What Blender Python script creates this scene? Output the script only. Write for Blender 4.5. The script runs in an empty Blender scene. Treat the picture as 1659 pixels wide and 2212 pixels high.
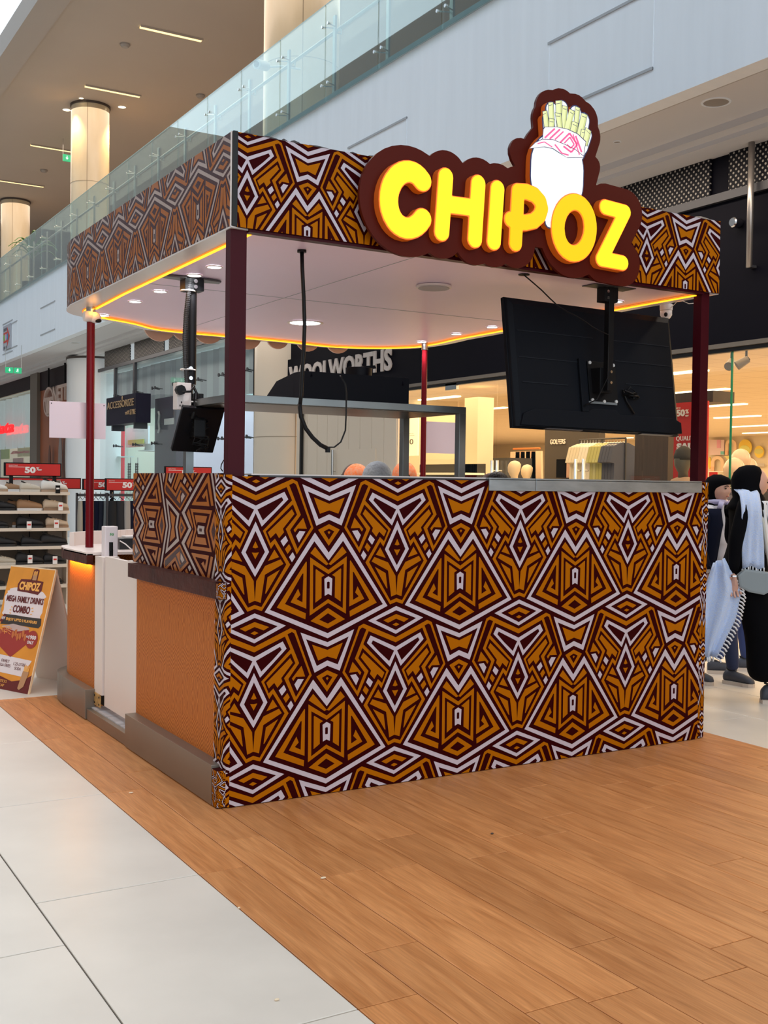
import bpy, bmesh, math, random
import numpy as np
from mathutils import Vector, Matrix
random.seed(7)
# ---------------------------------------------------------------- camera
FPX = 2405.4
CAM = np.array([-1.916, -4.543, 1.45])
_ya, _pi, _ro = [math.radians(a) for a in (30.644, -1.532, -0.788)]
_F = np.array([math.sin(_ya)*math.cos(_pi), math.cos(_ya)*math.cos(_pi), math.sin(_pi)])
_R = np.array([math.cos(_ya), -math.sin(_ya), 0.0]); _U = np.cross(_R, _F)
_R2 = math.cos(_ro)*_R - math.sin(_ro)*_U; _U2 = math.sin(_ro)*_R + math.cos(_ro)*_U
def P(u, v, ax, val):
    """point of the photograph taken back onto the plane ax = val (metres)"""
    d = _F + _R2*(u-829.5)/FPX - _U2*(v-1106)/FPX
    i = 'xyz'.index(ax); t = (val-CAM[i])/d[i]
    return tuple(float(a) for a in (CAM+t*d))
C = bpy.context.scene.collection
cam = bpy.data.cameras.new('camera'); camo = bpy.data.objects.new('camera', cam); C.objects.link(camo)
M4 = Matrix(((_R2[0], _U2[0], -_F[0], CAM[0]), (_R2[1], _U2[1], -_F[1], CAM[1]), (_R2[2], _U2[2], -_F[2], CAM[2]), (0, 0, 0, 1)))
camo.matrix_world = M4
cam.sensor_fit = 'HORIZONTAL'; cam.sensor_width = 36.0; cam.lens = 36.0*FPX/1659.0
cam.clip_start = 0.05; cam.clip_end = 200
bpy.context.scene.camera = camo
# ---------------------------------------------------------------- world (daylight through the skylight of the mall void)
W = bpy.data.worlds.new('skylight'); bpy.context.scene.world = W; W.use_nodes = True
W.node_tree.nodes['Background'].inputs[0].default_value = (0.69, 0.82, 0.93, 1)
W.node_tree.nodes['Background'].inputs[1].default_value = 0.88
vs = bpy.context.scene.view_settings
vs.view_transform = 'Standard'; vs.look = 'None'; vs.gamma = 1.0; vs.use_curve_mapping = False
vs.exposure = 1.2
def area(name, loc, sx, sy, power, col, rot=(0, 0, 0), spread=None):
    l = bpy.data.lights.new(name, 'AREA'); l.shape = 'RECTANGLE'; l.size = sx; l.size_y = sy; l.energy = power; l.color = col
    if spread: l.spread = spread
    o = bpy.data.objects.new(name, l); o.location = loc; o.rotation_euler = rot; C.objects.link(o); return o
def spot(name, loc, power, col, ang=110, rad=0.05, blend=.6):
    l = bpy.data.lights.new(name, 'SPOT'); l.energy = power; l.color = col; l.spot_size = math.radians(ang); l.spot_blend = blend; l.shadow_soft_size = rad
    o = bpy.data.objects.new(name, l); o.location = loc; C.objects.link(o); return o
# ceiling lamps of the shops and upper floor; warm fills are added without fixtures
area('shop_light', (8.2, 4.5, 2.88), 4.5, 7.0, 120, (1.0, .70, .40))
area('shop_light', (10.5, 2.0, 2.88), 3.0, 5.0, 90, (1.0, .70, .40))
area('shop_light', (9.0, 9.8, 2.88), 4.0, 4.0, 80, (1.0, .70, .40))
area('shop_light', (17.5, 12.0, 2.88), 10.0, 30.0, 850, (1.0, .74, .46))
area('accessory_shop_light', (7.9, 20.0, 3.8), 2.2, 14.0, 140, (.80, .95, 1.0))
area('shoe_shop_light', (7.2, 30.2, 3.9), 2.0, 4.5, 50, (1.0, .93, .85))
area('walkway_warm_fill', (5.0, 2.0, 4.40), .35, 9.0, 60, (1.0, .84, .68))  # both walkway lamps are added warm fill; the downlights here stay unlit
area('walkway_warm_fill', (5.0, 16.0, 4.40), .35, 12.0, 45, (1.0, .88, .78))
area('opposite_warm_fill', (-7.6, 0.0, 4.30), .8, 16.0, 190, (1.0, .74, .50))  # unseen fill, added to warm the left faces and the floor
area('upper_floor_light', (5.8, 22.0, 9.85), 5.0, 24.0, 380, (1.0, .80, .64))
area('near_warm_fill', (-1.0, -11.5, 5.6), 8.0, 2.0, 150, (1.0, .76, .56))  # added fill lamp out of view
# ---------------------------------------------------------------- materials
MATS = {}
def mat(name, col, rough=.5, metal=0., noise=0., nscale=8., bump=0., bscale=60., emit=None, es=1., coat=0., spec=.5, aniso=None, col2=None):
    if name in MATS: return MATS[name]
    m = bpy.data.materials.new(name); m.use_nodes = True; MATS[name] = m
    nt = m.node_tree; b = nt.nodes['Principled BSDF']
    b.inputs['Base Color'].default_value = (*col, 1); b.inputs['Roughness'].default_value = rough; b.inputs['Metallic'].default_value = metal
    b.inputs['Specular IOR Level'].default_value = spec; b.inputs['Coat Weight'].default_value = coat; b.inputs['Coat Roughness'].default_value = .08
    tc = nt.nodes.new('ShaderNodeTexCoord')
    vec = tc.outputs['Object']
    if aniso:
        mp = nt.nodes.new('ShaderNodeMapping'); mp.inputs['Scale'].default_value = aniso; nt.links.new(vec, mp.inputs[0]); vec = mp.outputs[0]
    if noise > 0:
        n = nt.nodes.new('ShaderNodeTexNoise'); n.inputs['Scale'].default_value = nscale; n.inputs['Detail'].default_value = 5
        nt.links.new(vec, n.inputs['Vector'])
        mx = nt.nodes.new('ShaderNodeMix'); mx.data_type = 'RGBA'
        c2 = col2 if col2 else tuple(c*(1-noise) for c in col)
        mx.inputs[6].default_value = (*c2, 1); mx.inputs[7].default_value = (*[min(1, c*(1+noise*.35)) for c in col], 1)
        rp = nt.nodes.new('ShaderNodeMapRange'); rp.inputs[1].default_value = .3; rp.inputs[2].default_value = .7
        nt.links.new(n.outputs[0], rp.inputs[0]); nt.links.new(rp.outputs[0], mx.inputs[0]); nt.links.new(mx.outputs[2], b.inputs['Base Color'])
    if bump > 0:
        n2 = nt.nodes.new('ShaderNodeTexNoise'); n2.inputs['Scale'].default_value = bscale; n2.inputs['Detail'].default_value = 3
        nt.links.new(vec, n2.inputs['Vector'])
        bp = nt.nodes.new('ShaderNodeBump'); bp.inputs['Strength'].default_value = bump; bp.inputs['Distance'].default_value = .01
        nt.links.new(n2.outputs[0], bp.inputs['Height']); nt.links.new(bp.outputs[0], b.inputs['Normal'])
    if emit:
        b.inputs['Emission Color'].default_value = (*emit, 1); b.inputs['Emission Strength'].default_value = es
    return m
def glass(name, tint, refl=.12, rough=0.0):
    if name in MATS: return MATS[name]
    m = bpy.data.materials.new(name); m.use_nodes = True; MATS[name] = m
    nt = m.node_tree; nt.nodes.clear(); o = nt.nodes.new('ShaderNodeOutputMaterial')
    t = nt.nodes.new('ShaderNodeBsdfTransparent'); t.inputs[0].default_value = (*tint, 1)
    g = nt.nodes.new('ShaderNodeBsdfGlossy'); g.inputs['Roughness'].default_value = rough; g.inputs[0].default_value = (.95, 1, 1, 1)
    ge = nt.nodes.new('ShaderNodeNewGeometry'); dt = nt.nodes.new('ShaderNodeVectorMath'); dt.operation = 'DOT_PRODUCT'
    nt.links.new(ge.outputs['Normal'], dt.inputs[0]); nt.links.new(ge.outputs['Incoming'], dt.inputs[1])
    def mm(op, a, b): n = nt.nodes.new('ShaderNodeMath'); n.operation = op; n.use_clamp = op == 'ADD'; [nt.links.new(x, n.inputs[i]) if not isinstance(x, (int, float)) else setattr(n.inputs[i], 'default_value', x) for i, x in enumerate((a, b))]; return n
    a = mm('ADD', mm('MULTIPLY', mm('POWER', mm('SUBTRACT', 1., mm('ABSOLUTE', dt.outputs['Value'], 0).outputs[0]).outputs[0], 5.).outputs[0], .9).outputs[0], refl)
    mx = nt.nodes.new('ShaderNodeMixShader'); nt.links.new(a.outputs[0], mx.inputs[0]); nt.links.new(t.outputs[0], mx.inputs[1]); nt.links.new(g.outputs[0], mx.inputs[2])
    nt.links.new(mx.outputs[0], o.inputs[0]); return m
def wood_mat(name='plank_oak'):
    m = mat(name, (.44, .21, .085), rough=.45, spec=.25)
    nt = m.node_tree; b = nt.nodes['Principled BSDF']; tc = [n for n in nt.nodes if n.type == 'TEX_COORD'][0]
    oi = nt.nodes.new('ShaderNodeObjectInfo')
    ad = nt.nodes.new('ShaderNodeVectorMath'); ad.operation = 'ADD'
    sc = nt.nodes.new('ShaderNodeVectorMath'); sc.operation = 'SCALE'; sc.inputs['Scale'].default_value = 37.0
    nt.links.new(oi.outputs['Location'], sc.inputs[0]); nt.links.new(tc.outputs['Object'], ad.inputs[0]); nt.links.new(sc.outputs[0], ad.inputs[1])
    mp = nt.nodes.new('ShaderNodeMapping'); mp.inputs['Scale'].default_value = (9, .9, 1); nt.links.new(ad.outputs[0], mp.inputs[0])
    n1 = nt.nodes.new('ShaderNodeTexNoise'); n1.inputs['Scale'].default_value = 2.2; n1.inputs['Detail'].default_value = 6; n1.inputs['Distortion'].default_value = 1.2
    nt.links.new(mp.outputs[0], n1.inputs['Vector'])
    mp2 = nt.nodes.new('ShaderNodeMapping'); mp2.inputs['Scale'].default_value = (160, 7, 1); nt.links.new(ad.outputs[0], mp2.inputs[0])
    n2 = nt.nodes.new('ShaderNodeTexNoise'); n2.inputs['Scale'].default_value = 1.0; n2.inputs['Detail'].default_value = 3; nt.links.new(mp2.outputs[0], n2.inputs['Vector'])
    r1 = nt.nodes.new('ShaderNodeValToRGB'); e = r1.color_ramp.elements
    e[0].position = .30; e[0].color = (.44, .165, .050, 1); e[1].position = .72; e[1].color = (.63, .275, .100, 1)
    nt.links.new(n1.outputs[0], r1.inputs[0])
    mx = nt.nodes.new('ShaderNodeMix'); mx.data_type = 'RGBA'; mx.blend_type = 'MULTIPLY'; mx.inputs[0].default_value = .75
    r2 = nt.nodes.new('ShaderNodeMapRange'); r2.inputs[1].default_value = .3; r2.inputs[2].default_value = .65; r2.inputs[3].default_value = .76; r2.inputs[4].default_value = 1.06
    nt.links.new(n2.outputs[0], r2.inputs[0]); nt.links.new(r1.outputs[0], mx.inputs[6]); nt.links.new(r2.outputs[0], mx.inputs[7])
    hs = nt.nodes.new('ShaderNodeHueSaturation'); mr = nt.nodes.new('ShaderNodeMapRange'); mr.inputs[3].default_value = .90; mr.inputs[4].default_value = 1.10
    wn = nt.nodes.new('ShaderNodeTexWhiteNoise'); nt.links.new(oi.outputs['Location'], wn.inputs['Vector']); nt.links.new(wn.outputs[0], mr.inputs[0])
    nt.links.new(mr.outputs[0], hs.inputs['Value']); nt.links.new(mx.outputs[2], hs.inputs['Color']); nt.links.new(hs.outputs[0], b.inputs['Base Color'])
    bp = nt.nodes.new('ShaderNodeBump'); bp.inputs['Strength'].default_value = .12; bp.inputs['Distance'].default_value = .003
    nt.links.new(n2.outputs[0], bp.inputs['Height']); nt.links.new(bp.outputs[0], b.inputs['Normal'])
    return m
def tone_mat(name='orange_tone_wrap'):
    """orange vinyl with faint darker zigzag and diamond lines"""
    m = mat(name, (.62, .25, .045), rough=.45, spec=.12)
    nt = m.node_tree; b = nt.nodes['Principled BSDF']; tc = [n for n in nt.nodes if n.type == 'TEX_COORD'][0]
    sp = nt.nodes.new('ShaderNodeSeparateXYZ'); nt.links.new(tc.outputs['Object'], sp.inputs[0])
    def mth(op, a, bb=None, c=None):
        n = nt.nodes.new('ShaderNodeMath'); n.operation = op
        for i, x in enumerate((a, bb, c)):
            if x is None: continue
            if isinstance(x, (int, float)): n.inputs[i].default_value = x
            else: nt.links.new(x, n.inputs[i])
        return n.outputs[0]
    Y = sp.outputs['Y']; Z = sp.outputs['Z']
    py = mth('PINGPONG', Y, .066)            # zigzag period .113 m
    band = mth('PINGPONG', mth('ADD', Z, .07), .16)   # row period .27 m
    # rows: near band = 0 diamonds (|dy|+|dz|), elsewhere tall chevrons
    dia = mth('ADD', mth('MULTIPLY', py, 1.0), mth('MULTIPLY', band, 1.0))
    chev = mth('ADD', mth('MULTIPLY', py, 1.0), mth('MULTIPLY', mth('PINGPONG', Z, .135), .22))
    ns = nt.nodes.new('ShaderNodeTexNoise'); ns.inputs['Scale'].default_value = 14; nt.links.new(tc.outputs['Object'], ns.inputs['Vector'])
    chev = mth('ADD', chev, mth('MULTIPLY', ns.outputs[0], .035))
    sd = mth('SINE', mth('MULTIPLY', dia, 300)); sc = mth('SINE', mth('MULTIPLY', chev, 430))
    isd = mth('LESS_THAN', band, .062)
    s = mth('ADD', mth('MULTIPLY', sd, isd), mth('MULTIPLY', sc, mth('MULTIPLY', mth('SUBTRACT', 1.0, isd), .7)))
    mr = nt.nodes.new('ShaderNodeMapRange'); mr.inputs[1].default_value = -.5; mr.inputs[2].default_value = .3; nt.links.new(s, mr.inputs[0])
    mx = nt.nodes.new('ShaderNodeMix'); mx.data_type = 'RGBA'
    mx.inputs[6].default_value = (.33, .080, .008, 1); mx.inputs[7].default_value = (.55, .17, .028, 1)
    nt.links.new(mr.outputs[0], mx.inputs[0]); nt.links.new(mx.outputs[2], b.inputs['Base Color'])
    return m
def perf_mat(name='perforated_metal'):
    m = mat(name, (.012, .012, .016), rough=.5)
    nt = m.node_tree; b = nt.nodes['Principled BSDF']; tc = [n for n in nt.nodes if n.type == 'TEX_COORD'][0]
    mp = nt.nodes.new('ShaderNodeMapping'); mp.inputs['Rotation'].default_value = (math.radians(45), 0, 0); mp.inputs['Scale'].default_value = (0, 24, 24)
    nt.links.new(tc.outputs['Object'], mp.inputs[0])
    fr = nt.nodes.new('ShaderNodeVectorMath'); fr.operation = 'FRACTION'; nt.links.new(mp.outputs[0], fr.inputs[0])
    su = nt.nodes.new('ShaderNodeVectorMath'); su.operation = 'SUBTRACT'; su.inputs[1].default_value = (0, .5, .5); nt.links.new(fr.outputs[0], su.inputs[0])
    ln = nt.nodes.new('ShaderNodeVectorMath'); ln.operation = 'LENGTH'; nt.links.new(su.outputs[0], ln.inputs[0])
    lt = nt.nodes.new('ShaderNodeMath'); lt.operation = 'LESS_THAN'; lt.inputs[1].default_value = .25; nt.links.new(ln.outputs['Value'], lt.inputs[0])
    mx = nt.nodes.new('ShaderNodeMix'); mx.data_type = 'RGBA'; mx.inputs[6].default_value = (.006, .006, .009, 1); mx.inputs[7].default_value = (.34, .31, .27, 1)  # pale dots paint the lit wall showing through the holes
    nt.links.new(lt.outputs[0], mx.inputs[0]); nt.links.new(mx.outputs[2], b.inputs['Base Color'])
    return m
def tiled_mat(name, base, joint, sx, sy, rough=.35, ox=0., oy=0., w=.004):
    m = mat(name, base, rough=rough)
    nt = m.node_tree; b = nt.nodes['Principled BSDF']; tc = [n for n in nt.nodes if n.type == 'TEX_COORD'][0]
    br = nt.nodes.new('ShaderNodeTexBrick'); mp = nt.nodes.new('ShaderNodeMapping'); mp.inputs['Location'].default_value = (ox, oy, 0)
    nt.links.new(tc.outputs['Object'], mp.inputs[0]); nt.links.new(mp.outputs[0], br.inputs['Vector'])
    br.offset = 0; br.inputs['Scale'].default_value = 1; br.inputs['Brick Width'].default_value = sx; br.inputs['Row Height'].default_value = sy; br.inputs['Mortar Size'].default_value = w
    br.inputs['Color1'].default_value = (*base, 1); br.inputs['Color2'].default_value = (*[c*.96 for c in base], 1); br.inputs['Mortar'].default_value = (*joint, 1)
    nt.links.new(br.outputs[0], b.inputs['Base Color']); return m
# ---------------------------------------------------------------- object helpers
OFF = {}
def tag(o, label=None, cat=None, group=None, kind=None):
    if label: o['label'] = label
    if cat: o['category'] = cat
    if group: o['group'] = group
    if kind: o['kind'] = kind
    return o
def thing(name, label, cat, loc=(0, 0, 0), group=None):
    o = bpy.data.objects.new(name, None); o.empty_display_size = .1; C.objects.link(o); o.location = loc; OFF[o] = Vector(loc)
    return tag(o, label, cat, group)
def structure(name, loc=(0, 0, 0)):
    o = bpy.data.objects.new(name, None); C.objects.link(o); o.location = loc; OFF[o] = Vector(loc); o['kind'] = 'structure'; return o
def dup(root, loc=None, rotz=None, label=None, group=None, parent=None):
    r = root.copy(); C.objects.link(r)
    if parent is not None: r.parent = parent
    if loc is not None: r.location = loc
    if rotz is not None: r.rotation_euler = (0, 0, rotz)
    if label: r['label'] = label
    if group: r['group'] = group
    for ch in list(root.children): dup(ch, parent=r)
    return r
class MB:
    def __init__(s): s.v = []; s.f = []; s.m = []; s.cm = 0
    def mi(s, i): s.cm = i; return s
    def face(s, pts, m=None):
        n = len(s.v); s.v += [tuple(p) for p in pts]; s.f.append(tuple(range(n, n+len(pts)))); s.m.append(s.cm if m is None else m); return s
    def box(s, x0, x1, y0, y1, z0, z1):
        n = len(s.v)
        for z in (z0, z1):
            for x, y in ((x0, y0), (x1, y0), (x1, y1), (x0, y1)): s.v.append((x, y, z))
        for q in ((3, 2, 1, 0), (4, 5, 6, 7), (0, 1, 5, 4), (1, 2, 6, 5), (2, 3, 7, 6), (3, 0, 4, 7)):
            s.f.append(tuple(n+i for i in q)); s.m.append(s.cm)
        return s
    def obox(s, c, ax, ay, az):
        """box about centre c with half-extent vectors"""
        c, ax, ay, az = map(Vector, (c, ax, ay, az)); n = len(s.v)
        for k in (-1, 1):
            for i, j in ((-1, -1), (1, -1), (1, 1), (-1, 1)): s.v.append(tuple(c+ax*i+ay*j+az*k))
        for q in ((3, 2, 1, 0), (4, 5, 6, 7), (0, 1, 5, 4), (1, 2, 6, 5), (2, 3, 7, 6), (3, 0, 4, 7)):
            s.f.append(tuple(n+i for i in q)); s.m.append(s.cm)
        return s
    def rings(s, rs, cap=True, closed=True):
        n = len(s.v); k = len(rs[0])
        for r in rs: s.v += [tuple(p) for p in r]
        for a in range(len(rs)-1):
            for i in range(k if closed else k-1):
                j = (i+1) % k
                s.f.append((n+a*k+i, n+a*k+j, n+(a+1)*k+j, n+(a+1)*k+i)); s.m.append(s.cm)
        if cap and closed:
            s.f.append(tuple(n+i for i in range(k-1, -1, -1))); s.m.append(s.cm)
            e = n+(len(rs)-1)*k; s.f.append(tuple(e+i for i in range(k))); s.m.append(s.cm)
        return s
    def tube(s, path, r, seg=8, cap=True):
        path = [Vector(p) for p in path]; rr = r if isinstance(r, (list, tuple)) else [r]*len(path); rs = []
        up = None
        for i, p in enumerate(path):
            t = (path[min(i+1, len(path)-1)]-path[max(i-1, 0)])
            if t.length < 1e-9: t = Vector((0, 0, 1))
            t.normalize()
            if up is None: up = Vector((0, 0, 1)) if abs(t.z) < .9 else Vector((0, 1, 0))
            a = t.cross(up)
            if a.length < 1e-4: a = t.cross(Vector((1, 0, 0)))
            a.normalize(); b = a.cross(t); up = b
            rs.append([p+(a*math.cos(2*math.pi*k/seg)+b*math.sin(2*math.pi*k/seg))*rr[i] for k in range(seg)])
        return s.rings(rs, cap)
    def lathe(s, prof, c, seg=24, axis='z'):
        rs = []
        for r, h in prof:
            ring = []
            for k in range(seg):
                a = 2*math.pi*k/seg; x, y = r*math.cos(a), r*math.sin(a)
                q = (x, y, h) if axis == 'z' else ((h, x, y) if axis == 'x' else (y, h, x))
                ring.append((c[0]+q[0], c[1]+q[1], c[2]+q[2]))
            rs.append(ring)
        return s.rings(rs)
    def ball(s, c, rx, ry=None, rz=None, seg=16, n=10):
        ry = ry or rx; rz = rz or rx; rs = []
        for i in range(n+1):
            t = math.pi*i/n-math.pi/2; q = max(math.cos(t), .02)
            rs.append([(c[0]+rx*q*math.cos(2*math.pi*k/seg), c[1]+ry*q*math.sin(2*math.pi*k/seg), c[2]+rz*math.sin(t)) for k in range(seg)])
        return s.rings(rs)
    def prism(s, poly, fn, d0, d1):
        """2-D polygon swept from depth d0 to d1; fn(a,b,d)->xyz"""
        n = len(s.v); k = len(poly)
        for d in (d0, d1): s.v += [fn(a, b, d) for a, b in poly]
        s.f.append(tuple(n+i for i in range(k-1, -1, -1))); s.m.append(s.cm)
        s.f.append(tuple(n+k+i for i in range(k))); s.m.append(s.cm)
        for i in range(k):
            j = (i+1) % k; s.f.append((n+i, n+j, n+k+j, n+k+i)); s.m.append(s.cm)
        return s
    def build(s, name, mats, parent=None, bevel=0., smooth=False, local=False, kind=None, label=None, fix=True, auto=None):
        me = bpy.data.meshes.new(name)
        off = Vector((0, 0, 0)) if (local or parent is None) else OFF.get(parent, Vector((0, 0, 0)))
        me.from_pydata([tuple(Vector(v)-off) for v in s.v], [], s.f)
        mats = mats if isinstance(mats, (list, tuple)) else [mats]
        for m in mats: me.materials.append(m)
        if len(mats) > 1: me.polygons.foreach_set('material_index', s.m)
        if fix or bevel > 0:
            bm = bmesh.new(); bm.from_mesh(me)
            if fix: bmesh.ops.recalc_face_normals(bm, faces=bm.faces)
            if bevel > 0:
                es = [e for e in bm.edges if len(e.link_faces) == 2 and e.calc_face_angle(0) > .6]
                bmesh.ops.bevel(bm, geom=es, offset=bevel, segments=2, affect='EDGES', profile=.7, clamp_overlap=True)
            bm.to_mesh(me); bm.free()
        if smooth:
            me.polygons.foreach_set('use_smooth', [True]*len(me.polygons))
            if auto:
                try: me.set_sharp_from_angle(angle=math.radians(auto))
                except Exception: pass
        o = bpy.data.objects.new(name, me); C.objects.link(o)
        if parent is not None: o.parent = parent; OFF[o] = off
        if kind: o['kind'] = kind
        if label: o['label'] = label
        return o
def eval_mesh(ob):
    C.objects.link(ob); bpy.context.view_layer.update(); dg = bpy.context.evaluated_depsgraph_get()
    me = bpy.data.meshes.new_from_object(ob.evaluated_get(dg)); bpy.data.objects.remove(ob); return me
def text_part(name, s, org, xd, up, mats, parent, height=None, width=None, depth=.004, bold=0., align='LEFT', shear=0., spacing=1., label=None):
    """flat lettering: org = lower left corner, xd / up = directions, stands proud along xd x up"""
    cu = bpy.data.curves.new('lettering_curve', 'FONT'); cu.body = s; cu.extrude = depth/2; cu.offset = bold; cu.size = 1.0; cu.shear = shear; cu.space_character = spacing; cu.resolution_u = 3
    me = eval_mesh(bpy.data.objects.new('lettering_tmp', cu)); bpy.data.curves.remove(cu)
    n = len(me.vertices); co = np.empty(n*3); me.vertices.foreach_get('co', co); co = co.reshape(-1, 3)
    mn = co.min(0); sz = co.max(0)-mn; co[:, :2] -= mn[:2]
    h = height or sz[1]; kx = (width/sz[0]) if width else h/sz[1]; ky = h/sz[1]
    if align == 'CENTER': co[:, 0] -= sz[0]/2
    xd = np.array(xd, float); xd /= np.linalg.norm(xd); up = np.array(up, float); up /= np.linalg.norm(up); nr = np.cross(xd, up)
    off = np.array(OFF.get(parent, Vector((0, 0, 0)))) if parent is not None else 0
    w = np.array(org)+co[:, :1]*kx*xd+co[:, 1:2]*ky*up+(co[:, 2:3]+depth/2)*nr-off
    me.vertices.foreach_set('co', w.ravel()); me.update(); me.materials.clear(); me.materials.append(mats)
    o = bpy.data.objects.new(name, me); C.objects.link(o)
    if parent is not None: o.parent = parent; OFF[o] = Vector(off)
    if label: o['label'] = label
    return o
# 2-D shapes from distance fields -> outlines -> filled meshes
def seg_d(X, Y, a, b):
    ax, ay = a; bx, by = b; dx, dy = bx-ax, by-ay; L = dx*dx+dy*dy+1e-12
    t = np.clip(((X-ax)*dx+(Y-ay)*dy)/L, 0, 1); return np.hypot(X-ax-t*dx, Y-ay-t*dy)
def strokes_d(X, Y, lines):
    d = np.full(X.shape, 9.)
    for ln in lines:
        if len(ln) == 1: d = np.minimum(d, np.hypot(X-ln[0][0], Y-ln[0][1]))
        for a, b in zip(ln[:-1], ln[1:]): d = np.minimum(d, seg_d(X, Y, a, b))
    return d
def contour(D, xs, ys):
    """marching squares of D<0 -> closed loops"""
    segs = {}; ins = D < 0
    def ip(i0, j0, i1, j1):
        a, b = D[j0, i0], D[j1, i1]; t = a/(a-b); return (xs[i0]+t*(xs[i1]-xs[i0]), ys[j0]+t*(ys[j1]-ys[j0]))
    E = {}
    code = ins[:-1, :-1]*1+ins[:-1, 1:]*2+ins[1:, 1:]*4+ins[1:, :-1]*8
    tab = {1: [(3, 0)], 2: [(0, 1)], 3: [(3, 1)], 4: [(1, 2)], 5: [(3, 0), (1, 2)], 6: [(0, 2)], 7: [(3, 2)], 8: [(2, 3)], 9: [(2, 0)], 10: [(0, 1), (2, 3)], 11: [(2, 1)], 12: [(1, 3)], 13: [(1, 0)], 14: [(0, 3)]}
    js, is_ = np.nonzero((code > 0) & (code < 15)); nxt = {}; pos = {}
    for j, i in zip(js, is_):
        ek = {0: ('h', i, j), 1: ('v', i+1, j), 2: ('h', i, j+1), 3: ('v', i, j)}
        ep = {0: (i, j, i+1, j), 1: (i+1, j, i+1, j+1), 2: (i, j+1, i+1, j+1), 3: (i, j, i, j+1)}
        for a, b in tab[int(code[j, i])]:
            for q in (a, b):
                if ek[q] not in pos: pos[ek[q]] = ip(*ep[q])
            nxt[ek[a]] = ek[b]
    loops = []
    while nxt:
        k0 = next(iter(nxt)); k = k0; lp = []
        while k in nxt: lp.append(pos[k]); k = nxt.pop(k)
        if len(lp) > 5: loops.append(lp)
    return loops
def simplify(lp, tol):
    keep = []; n = len(lp)
    def dp(a, b):
        if b <= a+1: return
        p, q = lp[a], lp[b % n]; mx, mi_ = 0, -1
        for i in range(a+1, b):
            x, y = lp[i]; dx, dy = q[0]-p[0], q[1]-p[1]; L = math.hypot(dx, dy)
            d = abs((x-p[0])*dy-(y-p[1])*dx)/L if L > 1e-9 else math.hypot(x-p[0], y-p[1])
            if d > mx: mx, mi_ = d, i
        if mx > tol: dp(a, mi_); keep.append(mi_); dp(mi_, b)
    h = n//2; keep.append(0); dp(0, h); keep.append(h); dp(h, n); return [lp[i] for i in sorted(set(keep))]
def fill_part(name, loops, fn, depth, mats, parent, label=None, smooth=False):
    """loops of one flat shape (holes allowed) given thickness; fn(a,b,d)->xyz"""
    cu = bpy.data.curves.new('outline', 'CURVE'); cu.dimensions = '2D'; cu.fill_mode = 'BOTH'; cu.extrude = depth/2
    for lp in loops:
        sp = cu.splines.new('POLY'); sp.points.add(len(lp)-1); sp.use_cyclic_u = True
        for i, (x, y) in enumerate(lp): sp.points[i].co = (x, y, 0, 1)
    me = eval_mesh(bpy.data.objects.new('outline_tmp', cu)); bpy.data.curves.remove(cu)
    off = OFF.get(parent, Vector((0, 0, 0)))
    for v in me.vertices: v.co = Vector(fn(v.co.x, v.co.y, v.co.z+depth/2))-off
    me.update(); me.materials.clear(); me.materials.append(mats)
    o = bpy.data.objects.new(name, me); C.objects.link(o); o.parent = parent; OFF[o] = off
    if label: o['label'] = label
    return o
def field_loops(lines, r, pad=.1, res=.005, extra=None, tol=.0012):
    pts = [p for l in lines for p in l]; xs = [p[0] for p in pts]; ys = [p[1] for p in pts]
    X0, X1, Y0, Y1 = min(xs)-r-pad, max(xs)+r+pad, min(ys)-r-pad, max(ys)+r+pad
    ax = np.arange(X0, X1, res); ay = np.arange(Y0, Y1, res); X, Y = np.meshgrid(ax, ay)
    D = strokes_d(X, Y, lines)-r
    if extra is not None: D = extra(X, Y, D)
    return [simplify(l, tol) for l in contour(D, ax, ay)]
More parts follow.
